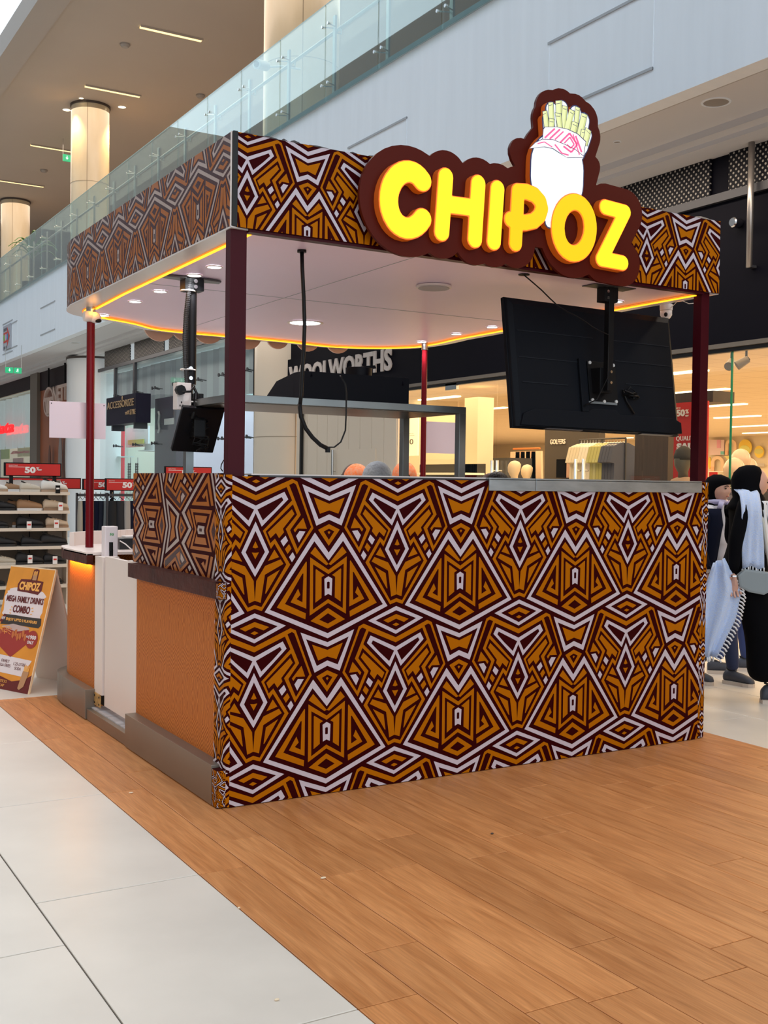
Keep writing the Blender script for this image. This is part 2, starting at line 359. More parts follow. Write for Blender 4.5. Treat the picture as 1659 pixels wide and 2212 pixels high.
PAT=[
('O',[(0.0,-0.091),(0.482,0.019),(0.554,0.002),(0.783,-0.311),(0.556,-0.487),(0.402,-0.315),(0.555,-0.22),(0.496,-0.15),(0.134,-0.33),(0.198,-0.408),(0.259,-0.378),(0.469,-0.554),(0.094,-0.856),(0.0,-0.839),(0.0,-0.813),(0.088,-0.83),(0.415,-0.552),(0.253,-0.412),(0.206,-0.446),(0.097,-0.325),(0.484,-0.124),(0.408,-0.035),(0.0,-0.127)]),
('M',[(0.442,-0.021),(0.502,-0.007),(0.535,-0.018),(0.749,-0.304),(0.567,-0.449),(0.461,-0.323),(0.606,-0.221)]),
('O',[(0.638,-0.241),(0.69,-0.315),(0.564,-0.313),(0.527,-0.339),(0.508,-0.321)]),
('W',[(0.59,-0.329),(0.671,-0.333),(0.583,-0.407),(0.543,-0.363)]),
('W',[(0.0,-0.159),(0.379,-0.067),(0.432,-0.117),(0.081,-0.298),(0.0,-0.209)]),
('M',[(0.022,-0.185),(0.343,-0.102),(0.366,-0.122),(0.248,-0.185),(0.095,-0.257)]),
('O',[(0.482,-0.183),(0.518,-0.215),(0.364,-0.313),(0.38,-0.337),(0.314,-0.376),(0.271,-0.34),(0.199,-0.375),(0.164,-0.336)]),
('W',[(0.402,-0.36),(0.435,-0.394),(0.374,-0.432),(0.334,-0.395)]),
('O',[(0.45,-0.416),(0.483,-0.447),(0.431,-0.482),(0.394,-0.449)]),
('W',[(0.501,-0.47),(0.536,-0.504),(0.491,-0.538),(0.452,-0.504)]),
('W',[(0.0,-0.264),(0.182,-0.466),(0.0,-0.629)]),
('M',[(0.0,-0.326),(0.127,-0.465),(0.0,-0.58)]),
('O',[(0.0,-0.394),(0.037,-0.434),(0.0,-0.44)]),
('O',[(0.0,-0.47),(0.047,-0.467),(0.0,-0.512)]),
('O',[(0.253,-0.451),(0.317,-0.502),(0.169,-0.526)]),
('O',[(0.338,-0.517),(0.377,-0.548),(0.13,-0.616),(0.078,-0.801),(0.0,-0.786),(0.017,-0.655),(0.132,-0.558)]),
('O',[(0.329,-0.586),(0.166,-0.633),(0.136,-0.742),(0.147,-0.741)]),
('W',[(0.803,-0.341),(1.0,-0.48),(1.0,-0.533),(0.797,-0.4),(0.202,-0.851),(1.0,-1.031),(1.0,-1.066),(0.132,-0.865)]),
('O',[(0.686,-0.536),(0.695,-0.541),(0.696,-0.856),(0.48,-0.807),(0.58,-0.718),(0.613,-0.76),(0.56,-0.788),(0.642,-0.811),(0.651,-0.617),(0.638,-0.617),(0.404,-0.817),(0.691,-0.887),(0.685,-0.927),(0.294,-0.838)]),
('O',[(0.807,-0.439),(1.0,-0.558),(0.967,-0.565),(0.744,-0.48)]),
('O',[(0.742,-0.508),(1.0,-0.597),(1.0,-0.626),(0.784,-0.557),(0.789,-0.865),(0.789,-0.865),(1.0,-0.797),(1.0,-0.824),(0.744,-0.904)]),
('O',[(0.827,-0.59),(0.948,-0.633),(0.904,-0.646),(0.907,-0.787),(0.821,-0.818),(0.819,-0.594)]),
('W',[(1.0,-0.641),(0.944,-0.658),(0.951,-0.774),(1.0,-0.762)]),
('M',[(1.0,-0.677),(0.981,-0.681),(0.981,-0.724),(1.0,-0.726)]),
('O',[(1.0,-0.858),(0.757,-0.941),(1.0,-0.999)]),
('M',[(1.0,-0.894),(0.879,-0.935),(1.0,-0.965)]),
('W',[(0.0,-0.869),(0.419,-0.962),(0.0,-1.067)]),
('M',[(0.0,-0.899),(0.308,-0.963),(0.0,-1.04)]),
('O',[(0.0,-0.926),(0.192,-0.965),(0.121,-0.985),(0.0,-0.959)]),
('O',[(0.0,-0.987),(0.053,-1.0),(0.0,-1.012)]),
('W',[(0.621,-0.015),(1.0,-0.093),(1.0,-0.125),(0.698,-0.063),(0.852,-0.251),(1.0,-0.218),(1.0,-0.255),(0.822,-0.295)]),
('O',[(0.783,-0.103),(1.0,-0.146),(1.0,-0.191),(0.87,-0.214)]),
('O',[(1.0,-0.285),(0.847,-0.323),(1.0,-0.433)]),
('M',[(1.0,-0.316),(0.925,-0.335),(1.0,-0.392)]),
('O',[(1.0,-0.332),(0.98,-0.339),(1.0,-0.355)])]
PLV=[1,2,3,3,1,2,1,1,1,1,1,2,3,3,1,1,1,1,1,1,1,1,1,2,1,2,1,2,3,3,1,1,1,2,3]
def clip_poly(p, i, lim, keep_less):
    out = []
    n = len(p)
    for k in range(n):
        a, b = p[k], p[(k+1) % n]
        ia = (a[i] <= lim) if keep_less else (a[i] >= lim); ib = (b[i] <= lim) if keep_less else (b[i] >= lim)
        if ia: out.append(a)
        if ia != ib:
            t = (lim-a[i])/(b[i]-a[i]); q = [a[0]+t*(b[0]-a[0]), a[1]+t*(b[1]-a[1])]; q[i] = lim; out.append(tuple(q))
    return out
def clip_rect(p, a0, a1, b0, b1):
    for i, l, k in ((0, a0, False), (0, a1, True), (1, b0, False), (1, b1, True)):
        p = clip_poly(p, i, l, k)
        if len(p) < 3: return []
    return p
def wrap(mb, a0, a1, b0, b1, fn, aD, hp, bL, vp, flip=False, rot=False, cuts=None):
    """lay the print over a rectangle (a along, b up); fn(a,b,d)->xyz; aD = a diamond axis, bL = a lens row"""
    LVL = .00045
    cuts = cuts or [a0, a1]
    sgn = -1 if flip else 1
    if rot: pa0, pa1, pb0, pb1 = b0, b1, a0, a1
    else: pa0, pa1, pb0, pb1 = a0, a1, b0, b1
    i0 = int(math.floor((pa0-aD)/(2*hp)))-1; i1 = int(math.ceil((pa1-aD)/(2*hp)))+1
    j0 = int(math.floor((pb0-bL)/vp))-2; j1 = int(math.ceil((pb1-bL)/vp))+2
    for i in range(i0, i1+1):
        for j in range(j0, j1+1):
            for idx, (c, ps) in enumerate(PAT):
                for side in (1, -1):
                    q = [(aD+2*hp*i+side*u*hp, bL+vp*j+sgn*v*vp) for u, v in ps]
                    if rot: q = [(y, x) for x, y in q]
                    for k in range(len(cuts)-1):
                        r = clip_rect(q, max(a0, cuts[k]), min(a1, cuts[k+1]), b0, b1)
                        if len(r) < 3: continue
                        ar = sum(r[m][0]*r[(m+1) % len(r)][1]-r[(m+1) % len(r)][0]*r[m][1] for m in range(len(r)))
                        if abs(ar) < 2e-6: continue
                        if ar < 0: r = r[::-1]
                        d = LVL*PLV[idx]+.0002
                        mb.face([fn(x, y, d) for x, y in r], {'O': 1, 'W': 2, 'M': 0}[c])
# ---------------------------------------------------------------- floor
m_wood = wood_mat()
m_tile = mat('porcelain_tile', (.66, .605, .535), rough=.33, noise=.10, nscale=2.2, spec=.5, aniso=(1, 1, 1))
m_grout = mat('tile_grout', (.035, .028, .022), rough=.95, spec=.1)
m_fartile = tiled_mat('far_floor_tile', (.62, .57, .50), (.22, .20, .18), .59, 1.196, rough=.3, ox=.417, oy=-.48)
floor = structure('floor')
b = MB(); b.box(-12, 16, -14, 42, -.12, -.008); b.build('subfloor', m_grout, floor)
b = MB()
for x0, x1, y0, y1 in ((-9, -.42-.59*5, -14, 42), (-.42-.59*5, -.42, 11.25, 42), (-.42, 3.07, 11.25, 42), (3.07, 16, 11.25, 42), (5.42+.59, 16, -14, 11.25), (-3.37, 6, -14, -6.7)):
    b.box(x0, x1, y0, y1, -.008, -.0005)
b.build('far_paving', m_fartile, floor, kind='stuff')
def slab_mesh(name, w, l, m, ch=.0025):
    mb = MB(); g = .0015 if 'plank' in name else .0027; x0, x1, y0, y1 = g, w-g, g, l-g
    n = [(x0, y0, -.01), (x1, y0, -.01), (x1, y1, -.01), (x0, y1, -.01), (x0, y0, -ch*.6), (x1, y0, -ch*.6), (x1, y1, -ch*.6), (x0, y1, -ch*.6), (x0+ch, y0+ch, 0), (x1-ch, y0+ch, 0), (x1-ch, y1-ch, 0), (x0+ch, y1-ch, 0)]
    mb.v = n
    for a in (0, 4):
        for i in range(4): j = (i+1) % 4; mb.f.append((a+i, a+j, a+4+j, a+4+i)); mb.m.append(0)
    mb.f.append((8, 9, 10, 11)); mb.m.append(0)
    me = bpy.data.meshes.new(name); me.from_pydata(mb.v, [], mb.f); me.materials.append(m); return me
cache = {}
def slab(name, x, y, w, l, m):
    k = (name, round(w, 3), round(l, 3))
    if k not in cache: cache[k] = slab_mesh(name, w, l, m)
    o = bpy.data.objects.new(name, cache[k]); C.objects.link(o); o.parent = floor; o.location = (x, y, 0); return o
XB, XR, TL, TW = -.417, 3.07, 1.196, .59
PW = (XR-XB)/18
YE = 2.93
for k in range(18):
    off = (.48+.306*k*((1, 1, -1)[k % 3])+(.37 if k % 4 == 2 else 0)) if k > 1 else (.48, -.41)[k]
    y = off-TL*6
    while y < YE:
        y1 = min(y+TL, YE)
        if y1 > -4.6 and y1-y > .02:
            x0 = XB+k*PW
            if not (x0 > .1 and x0 < 2.7 and y > .15): slab('plank', x0, max(y, -4.9), PW, y1-max(y, -4.9), m_wood)
        y = y1
for i in range(5):
    for j in range(-6, 9):
        o2 = 0 if i == 0 else (.26 if i % 2 else 0)
        slab('tile', XB-TW*(i+1), .48+TL*j+(0 if i % 2 == 0 else -.387), TW, TL, m_tile)
for i in range(5):
    for j in range(-3, 9):
        slab('tile', XR+TW*i, .30+TL*j+(0 if i % 2 == 0 else -.387), TW, TL, m_tile)
for i in range(6):
    for j in range(7): slab('tile', XB+.581*i, YE+TL*j, .581, min(TL, 11.25-(YE+TL*j)) if j == 6 else TL, m_tile)
# ---------------------------------------------------------------- mall shell
m_white = mat('white_plaster', (.84, .87, .91), rough=.75, noise=.03, nscale=1.5, aniso=(1, 6, .6))
m_soffit = mat('soffit_paint', (.66, .64, .64), rough=.8)
m_band = mat('soffit_band', (.46, .43, .41), rough=.8)
m_upceil = mat('upper_ceiling_paint', (.50, .42, .355), rough=.85, noise=.04, nscale=.5)
m_dark = mat('dark_fascia', (.004, .004, .008), rough=.6, spec=.06)
m_darkm = mat('charcoal_metal', (.045, .045, .052), rough=.45, metal=.3)
m_perf = perf_mat(); m_perf.node_tree.nodes['Principled BSDF'].inputs['Specular IOR Level'].default_value = .1
m_steel = mat('brushed_steel', (.52, .52, .50), rough=.3, metal=1., noise=.12, nscale=3, bump=.05, bscale=20, aniso=(60, 60, 1.5))
m_chrome = mat('chrome', (.75, .75, .75), rough=.18, metal=1.)
m_cream = mat('cream_cladding', (.66, .57, .46), rough=.32)
m_gls = glass('balustrade_glass', (.80, .90, .88), refl=.16)
m_shopgls = glass('shop_glass', (.96, .97, .95), refl=.03)
XBAL, ZB0, ZB1 = 4.33, 4.44, 6.05
b = MB(); b.box(XBAL, 4.50, -14, 42, ZB0, ZB1); b.build('wall_balcony', m_white, None, kind='structure')
b = MB(); b.box(4.50, 5.35, -14, 42, 4.52, 4.60).box(5.35, 5.48, -14, 42, 4.46, 4.6)
b.mi(1).box(4.50, 4.515, -14, 42, 4.44, 4.52); b.mi(0).box(5.48, 5.82, -14, 42, 4.42, 4.60)
sof = b.build('ceiling_walkway', [m_soffit, m_band], None, kind='structure')
b = MB(); b.box(4.5, 12.0, -14, 42, 5.80, 6.04); b.build('floor_upper', mat('upper_floor_stone', (.42, .38, .34), rough=.4), None, kind='structure')
b = MB(); b.box(3.35, 12.0, -14, 42, 10.0, 10.3); b.build('ceiling_upper', m_upceil, None, kind='structure')
b = MB(); b.box(2.85, 3.35, -14, 42, 9.86, 10.3); b.build('trim_1', mat('ceiling_edge', (.47, .40, .35), rough=.85), None, kind='structure')
b = MB(); b.box(11.8, 12.0, -14, 42, 6.04, 10.0); b.build('wall_upper_back', mat('upper_back_wall', (.19, .135, .105), rough=.7, noise=.2, nscale=.6), None, kind='structure')
b = MB(); b.box(-9.2, 12, 41.8, 42, 0, 16.6); b.build('wall_far_end', mat('far_wall', (.34, .30, .28), rough=.7), None, kind='structure')
b = MB(); b.box(-9.2, -9.0, -14, 42, 0, 4.4).box(-9.2, -9.0, -14, 42, 6.0, 9.8)
b.mi(1).box(-9.3, -8.3, -14, 42, 4.4, 6.0).mi(1).box(-9.3, -8.3, -14, 42, 9.8, 11.6)
b.mi(0).box(-9.2, -9.0, -14, 42, 11.6, 16.6)
b.build('wall_opposite', [mat('opposite_shops', (.10, .105, .115), rough=.4), m_white], None, kind='structure')
# recessed frames on the balcony wall
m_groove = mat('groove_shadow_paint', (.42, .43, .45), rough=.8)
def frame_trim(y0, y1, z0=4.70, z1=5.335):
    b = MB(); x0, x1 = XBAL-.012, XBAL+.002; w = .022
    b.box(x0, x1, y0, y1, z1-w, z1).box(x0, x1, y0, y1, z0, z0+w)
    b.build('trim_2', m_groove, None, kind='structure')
    b = MB(); b.box(XBAL-.006, XBAL+.002, y0, y0+.018, z0, z1).box(XBAL-.006, XBAL+.002, y1-.018, y1, z0, z1); b.build('trim_3', m_white, None, kind='structure')
for k in range(-1, 7): frame_trim(1.97+3.66*k, 3.27+3.66*k)
frame_trim(24.45, 25.6, 4.62, 5.42)
# notice on the balcony wall
nt_ = thing('notice_board', 'small grey notice with a red arrow and three coloured discs on the white balcony wall', 'notice', (XBAL-.03, 25.0, 4.66))
b = MB(); b.box(XBAL-.03, XBAL-.004, 24.58, 25.45, 4.72, 5.34); b.build('panel', mat('notice_grey', (.42, .43, .48), rough=.5), nt_)
fn = lambda a, bb, d: (XBAL-.031-d, 25.36-a, 4.78+bb)
b = MB(); b.prism([(0, .12), (.42, .12), (.42, 0), (.72, .25), (.42, .50), (.42, .38), (0, .38)], fn, 0, .003); b.build('arrow', mat('arrow_red', (.62, .05, .03), rough=.5), nt_)
for i, c in enumerate(((.25, .5, .12), (.6, .45, .65), (.05, .22, .42))):
    b = MB(); b.lathe([(.09, 0), (.09, .003)], (XBAL-.038, 25.27-.19*i, 5.03), 16, 'x'); b.build('disc', mat('disc_%s' % 'abc'[i], c, rough=.5), nt_)
for z in (4.74, 5.20):
    b = MB(); b.box(XBAL-.034, XBAL-.031, 24.98, 25.35, z, z+.07); b.build('caption', mat('caption_grey', (.12, .12, .14)), nt_)
# ---------------------------------------------------------------- glass balustrade
bal = thing('glass_balustrade', 'glass balustrade with steel posts and rail along the white upper balcony edge', 'balustrade', (XBAL, 5, ZB1))
pane0 = None
YJ = [4.925+1.2655*k for k in range(-9, 24)]
b = MB(); b.box(4.285, 4.297, 0.008, 1.2575, -.06, 1.10)
pg = b.build('glass_panel', m_gls, bal, local=True)
b2 = MB(); b2.box(4.284, 4.298, .008, 1.2575, 1.10, 1.106); edge = b2.build('panel_edge', mat('glass_edge', (.55, .72, .68), rough=.2), pg, local=True)
base = Vector((XBAL, 5, ZB1))
for i, y in enumerate(YJ):
    o = pg if i == 0 else dup(pg, parent=bal)
    o.location = (-XBAL, y-5, 0)
b = MB(); b.box(4.40, 4.425, -.028, .028, -.05, 1.0)
post = b.build('post', m_steel, bal, local=True)
b = MB()
for z in (.16, .86):
    for yy in (-.075, .075):
        b.lathe([(.018, 0), (.018, .012)], (4.272, yy, z), 10, 'x'); b.tube([(4.284, yy, z), (4.41, yy*.3, z)], .008, 6)
bolts = b.build('standoff_bolt', m_chrome, post, local=True, kind='stuff')
b = MB(); b.tube([(4.415, 0, .80), (4.50, 0, .80), (4.50, 0, .86)], .008, 6); b.build('rail_bracket', m_steel, post, local=True)
for i, y in enumerate(YJ):
    o = post if i == 0 else dup(post, parent=bal)
    o.location = (-XBAL, y-5, 0)
b = MB(); b.tube([(4.50, -7, ZB1+.88), (4.50, 34.5, ZB1+.88)], .022, 8); b.build('handrail', m_steel, bal, smooth=True)
b = MB(); b.box(4.30, 4.33, -8, 34.5, ZB1-.04, ZB1+.01); b.build('base_channel', mat('channel_grey', (.38, .40, .42), rough=.4, metal=.5), bal)
# ---------------------------------------------------------------- columns
m_col = mat('column_cladding', (.74, .69, .58), rough=.18, noise=.18, nscale=1.2, aniso=(1, 1, .25), col2=(.62, .50, .32))
def column(x, y, r, z0, z1, label, m=None, seams=True):
    t = thing('column', label, 'column', (x, y, z0))
    b = MB(); b.lathe([(r, z0), (r, z1)], (x, y, 0), 40); b.build('shaft', m or m_col, t, smooth=True, auto=40)
    b = MB()
    if seams:
        for k in range(4):
            a = -2.0+k*math.pi/2; b.box(x+(r+.001)*math.cos(a)-.004, x+(r+.001)*math.cos(a)+.004, y+(r+.001)*math.sin(a)-.004, y+(r+.001)*math.sin(a)+.004, z0, z1)
        z = z0+2.15
        while z < z1: b.lathe([(r+.003, z), (r+.003, z+.008)], (x, y, 0), 40); z += 2.15
        b.build('joint', mat('column_joint', (.28, .22, .15), rough=.6), t)
    b = MB(); b.lathe([(r+.02, z1-.05), (r+.02, z1-.001)], (x, y, 0), 40); b.build('collar', mat('column_collar', (.08, .06, .05), rough=.6), t)
    return t
column(5.34, 21.2, .43, 6.04, 10.0, 'round glossy cream column upstairs with two warm spotlights at its top')
column(6.25, 12.1, .62, 6.04, 10.0, 'pale round upper column behind the glass balustrade at the top centre')
column(5.85, 31.2, .43, 6.04, 10.0, 'round upper column at the far left edge beside the potted plant')
# ceiling slots and spotlights upstairs
m_slot = mat('warm_slot_light', (1, .85, .5), emit=(1., .74, .30), es=.75)
slots = [((4.86, 6.08), 16.16, 'topmost'), ((4.86, 6.08), 19.9, 'second from the top'), ((4.87, 6.08), 24.95, 'third from the top'), ((4.9, 6.16), 28.95, 'lowest and farthest')]
for (x0, x1), y, w in slots:
    t = thing('slot_light', 'slim glowing slot light in the upper ceiling, '+w, 'light', (x0, y, 9.98), 'slot lights in the upper ceiling')
    b = MB(); b.box(x0, x1, y-.05, y+.05, 9.97, 9.999); b.build('diffuser', m_slot, t)
    b = MB(); b.box(x0-.015, x1+.015, y-.065, y-.05, 9.965, 9.999).box(x0-.015, x1+.015, y+.05, y+.065, 9.965, 9.999); b.build('frame', m_upceil, t)
def downlight(x, y, z, r, m, label, group=None, ring=None, name='downlight'):
    t = thing(name, label, 'light', (x, y, z), group)
    b = MB(); b.lathe([(r, -.004), (r, -.001)], (x, y, z), 20); b.build('lens', m, t)
    b = MB(); b.rings([[(x+q*math.cos(2*math.pi*k/20), y+q*math.sin(2*math.pi*k/20), z+h) for k in range(20)] for q, h in ((r, -.001), (r, -.008), (r*1.18, -.006), (r*1.2, -.0005))], cap=False); b.build('ring', ring or m_white, t, smooth=True)
    return t
m_ledw = mat('warm_spot', (1, .8, .5), emit=(1., .78, .45), es=2.5)
m_ledc = mat('cool_led', (1, 1, 1), emit=(.93, .97, 1.), es=5)
for x, y, w in ((4.94, 21.75, 'left of'), (5.97, 20.85, 'right of'), (5.01, 20.77, 'in front of')):
    downlight(x, y, 10.0, .085 if w[0] != 'i' else .05, m_ledw, 'small warm ceiling spotlight just %s the cream upper column' % w, 'spots round the upper column')
spot('column_spot', (4.75, 20.95, 9.9), 90, (1., .68, .28), 80, .06); spot('column_spot', (5.97, 20.85, 9.9), 120, (1., .66, .24), 80, .06)
downlight(5.94, 31.22, 10.0, .12, m_ledc, 'bright cool spotlight in the upper ceiling above the potted plant')
for u, v, w in ((270, 95, 'near the topmost slot light'), (433, 205, 'nearest the glass balustrade'), (95, 367, 'near the farthest slot light')):
    p = P(u, v, 'z', 10.0); t = thing('smoke_detector', 'small round smoke detector on the upper ceiling '+w, 'detector', p)
    b = MB(); b.lathe([(.10, 0), (.10, -.03), (.06, -.07), (.01, -.07)], p, 16); b.build('housing', mat('detector_grey', (.36, .32, .29)), t, smooth=True, auto=40)
# upstairs surveillance camera
p = P(564, 142, 'x', 5.2); t = thing('security_camera', 'white surveillance camera upstairs behind the glass balustrade', 'camera', p)
b = MB(); b.tube([(p[0]-.12, p[1]-.1, p[2]-.03), (p[0]+.1, p[1]+.03, p[2]+.02)], .075, 14); b.build('housing', mat('camera_white', (.62, .64, .64), rough=.35), t, smooth=True, auto=40)
b = MB(); b.tube([(p[0]-.128, p[1]-.107, p[2]-.032), (p[0]-.122, p[1]-.102, p[2]-.03)], .045, 14); b.build('lens', m_dark, t)
b = MB(); b.tube([(p[0]+.1, p[1], p[2]), (p[0]+.30, p[1]-.1, p[2]+.02), (5.75, p[1]-.25, p[2]-.02)], .018, 8); b.build('bracket', mat('camera_white', (.6, .6, .6)), t)
# exit signs
m_exit = mat('exit_green', (.01, .22, .10), rough=.4, emit=(.01, .30, .12), es=.5); m_exitw = mat('exit_white', (.8, .9, .85), emit=(.7, .9, .8), es=.6)
def exit_sign(c, w, h, label, hang):
    t = thing('exit_sign', label, 'sign', c); x, y, z = c
    b = MB(); b.box(x-w/2, x-.01, y-.02, y+.02, z-h/2, z+h/2).box(x+.01, x+w/2, y-.02, y+.02, z-h/2, z+h/2); b.build('panel', m_exit, t)
    b = MB(); q = h*.16; yy = y-.022; cx = x-w/4
    b.box(cx-q*.3, cx+q*.3, yy, yy+.002, z, z+q*2); b.face([(cx-q*1.2, yy, z+q*.2), (cx, yy, z-q*1.6), (cx+q*1.2, yy, z+q*.2)])
    cx = x+w/4
    b.ball((cx+q*.2, yy, z+q*1.6), q*.5, .002, q*.5, 8, 6)
    b.tube([(cx+q*.1, yy, z+q), (cx-q*.3, yy, z-q*.3), (cx+q*.5, yy, z-q*.8), (cx+q*.2, yy, z-q*2)], q*.3, 5); b.tube([(cx-q*.3, yy, z-q*.3), (cx-q*.9, yy, z-q), (cx-q*1.6, yy, z-q*1.2)], q*.3, 5); b.tube([(cx-q*1.1, yy, z+q*.4), (cx, yy, z+q*.9), (cx+q, yy, z+q*.2)], q*.25, 5)
    b.build('pictogram', m_exitw, t)
    b = MB(); b.box(x-w/2, x-w/2+.01, y-.003, y+.003, z+h/2, hang).box(x+w/2-.01, x+w/2, y-.003, y+.003, z+h/2, hang); b.build('hanger', m_steel, t)
exit_sign(P(153, 343, 'y', 24.0), .40, .17, 'green emergency exit sign hanging upstairs beside the cream column', 10.0)
exit_sign(P(29, 800, 'y', 22.0), .36, .13, 'green emergency exit sign hanging under the walkway ceiling at the far left', 4.5)
# walkway ceiling downlights
m_off = mat('unlit_lamp', (.36, .32, .28), rough=.4)
for i, (x, y, w) in enumerate(((4.90, 1.85, 'unlit round downlight in the walkway ceiling at the right edge'), (4.95, 20.9, 'unlit oval downlight under the walkway ceiling left of the canopy'), (4.95, 30.0, 'tiny far downlight under the walkway ceiling at the left edge'))):
    downlight(x, y, 4.52, .10, m_off, w, 'walkway downlights')
downlight(4.95, 3.05, 4.52, .03, m_off, 'tiny sprinkler plate in the walkway ceiling behind the fries emblem')
# ---------------------------------------------------------------- kiosk
m_mar = mat('maroon_vinyl', (.032, .0006, .0012), rough=.5, spec=.04)
m_ora = mat('orange_vinyl', (.42, .125, .0005), rough=.5, spec=.05)
m_whi = mat('white_vinyl', (.54, .47, .52), rough=.5, spec=.08)
WR = [m_mar, m_ora, m_whi]
g_mar = mat('maroon_vinyl_gloss_washed', (.055, .010, .008), rough=.25, spec=.3, coat=.08); g_ora = mat('orange_vinyl_gloss_shaded', (.36, .105, .010), rough=.25, spec=.3, coat=.08); g_whi = mat('white_vinyl_gloss_shaded', (.42, .33, .30), rough=.25, spec=.3, coat=.08)  # side copies of the glossy print, shade and washed reflection put into their colours
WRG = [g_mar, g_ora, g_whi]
m_post = mat('maroon_powder_coat', (.050, .004, .008), rough=.35, spec=.12)
m_pole = mat('red_maroon_pole', (.14, .004, .008), rough=.25, spec=.2)
m_panel = mat('white_laminate', (.78, .68, .63), rough=.35, spec=.25)
m_ceil = mat('kiosk_ceiling_pink_bounce', (.82, .64, .80), rough=.35, noise=.02, nscale=2)  # white ceiling with the pink of bounced light mixed into its colour
m_led = mat('amber_led', (1, .5, .05), emit=(1., .34, .01), es=1.1)
m_ledw2 = mat('white_led_disc', (1, 1, 1), emit=(.92, .97, 1.), es=6)
m_black = mat('black_plastic', (.006, .006, .007), rough=.42, spec=.2)
m_oran = tone_mat()
m_ply = mat('raw_board', (.50, .30, .10), rough=.8, noise=.5, nscale=40)
kio = thing('food_kiosk', 'food kiosk wrapped in maroon, orange and white zigzag print under a printed canopy', 'kiosk', (0, 0, 0))
def part(name, mb, m, bevel=0, **k): return mb.build(name, m, kio, bevel=bevel, **k)
m_pli = mat('plinth_steel', (.30, .255, .21), rough=.42, metal=.85, noise=.08, nscale=2)
# front panel : sheet x 0..2.885
FX = 2.885
b = MB(); b.box(0, FX, 0, .006, 0.004, 1.468); fp = part('front_panel', b, m_mar)
b = MB(); wrap(b, 0, FX, .004, 1.468, lambda a, z, d: (a, -d, z), .113, .3685, 1.446, .676)
b.build('printed_wrap', WR, fp, fix=False)
b = MB(); b.box(0.012, FX-.01, .006, .13, 0, 1.455); part('front_wall', b, m_mar)
b = MB(); b.box(.13, 1.38, -.004, .13, 1.466, 1.474); part('top_edge', b, mat('dark_edge', (.02, .018, .02), rough=.3))
b = MB(); b.box(.10, 1.38, .02, .30, 1.474, 1.480); part('worktop_lip', b, m_panel)
m_trims = mat('steel_trim_satin', (.40, .45, .48), rough=.38, metal=.75, noise=.25, nscale=3, aniso=(2, 1, 6))
for x0, x1 in ((1.38, 1.673), (1.676, 2.868)):
    b = MB(); b.box(x0, x1, -.012, .35, 1.468, 1.480).box(x0, x1, -.012, -.004, 1.415, 1.474); part('steel_trim', b, m_trims, .0015)
# corner boards
b = MB(); b.box(-.0195, .012, .022, .135, .004, 1.474).rings([[(-.0195, .022, z), (-.0135, .0068, z), (-.0004, 0, z), (.012, .006, z), (.012, .022, z)] for z in (.004, 1.474)]); cl = part('corner_board', b, m_mar)
b = MB()
def cornL(a, z, d):
    pts = [(-.138, (-.02, .14)), (-.022, (-.02, .022)), (-.010, (-.014, .006)), (0, (0, -.001))]
    for (a0, p0), (a1, p1) in zip(pts[:-1], pts[1:]):
        if a <= a1+1e-9:
            t = (a-a0)/(a1-a0); x, y = p0[0]+(p1[0]-p0[0])*t, p0[1]+(p1[1]-p0[1])*t; nx, ny = p1[1]-p0[1], -(p1[0]-p0[0]); L = math.hypot(nx, ny); return (x+nx/L*d, y+ny/L*d, z)
    return (0, -.001-d, z)
wrap(b, -.138, 0, .004, 1.474, cornL, -.075, .17, 1.40, .42, cuts=[-.138, -.022, -.010, 0]); b.build('printed_wrap', WR, cl, fix=False)
b = MB(); b.box(FX, 2.945, .012, .14, .004, 1.474); cr = part('corner_board', b, m_mar)
b = MB(); wrap(b, FX, 2.915, .004, 1.474, lambda a, z, d: (a, .012-d, z), 2.90, .13, 1.40, .46); wrap(b, 2.915, 2.945, .004, 1.474, lambda a, z, d: (a, .012-d, z), 2.93, .09, 1.30, .40); b.build('printed_wrap', WR, cr, fix=False)
# left side : upper printed screen, ledge, tone-on-tone panel, plinth
b = MB(); b.box(0, .045, .138, 1.372, 1.0, 1.481); ss = part('side_screen', b, m_mar, .001)
b = MB(); wrap(b, .138, 1.372, 1.0, 1.481, lambda a, z, d: (-d, a, z), 1.215+.373, .373, .365+.70*.71, .70, rot=True)
b.build('printed_wrap', WRG, ss, fix=False)
b = MB(); b.box(-.06, .05, .03, 1.272, .925, 1.0); part('ledge', b, mat('wrinkled_brown_film', (.075, .020, .014), rough=.4, noise=.45, nscale=9, bump=.3, bscale=25, spec=.08), .003)
b = MB(); b.box(-.058, 0, .008, .05, .925, 1.0); le = part('ledge_end', b, m_mar)
b = MB(); wrap(b, .008, .03, .93, .995, lambda a, z, d: (-.058-d, a, z), .02, .03, .95, .09); wrap(b, -.058, -.021, .927, .998, lambda a, z, d: (a, .008-d, z), -.03, .04, .98, .12); b.build('printed_wrap', WR, le, fix=False)
b = MB(); b.box(.002, .045, .136, 1.305, .18, .930); part('lower_panel', b, m_oran)
b = MB(); b.box(-.059, .02, .066, 1.304, .006, .183); part('plinth', b, m_pli, .002)
b = MB(); b.box(-.055, .02, .008, .064, .004, .17); pe = part('plinth_end', b, m_mar)
b = MB(); wrap(b, .008, .064, .006, .168, lambda a, z, d: (-.055-d, a, z), .03, .07, .12, .15); wrap(b, -.055, 0, .006, .168, lambda a, z, d: (a, .008-d, z), -.02, .06, .10, .15); b.build('printed_wrap', WR, pe, fix=False)
b = MB(); b.box(0, .06, 1.305, 1.462, .150, .999); part('door_post', b, m_panel, .002)
b = MB(); b.box(.012, .040, 1.470, 1.925, .105, .990)
dr = part('gate_door', b, m_panel, .002)
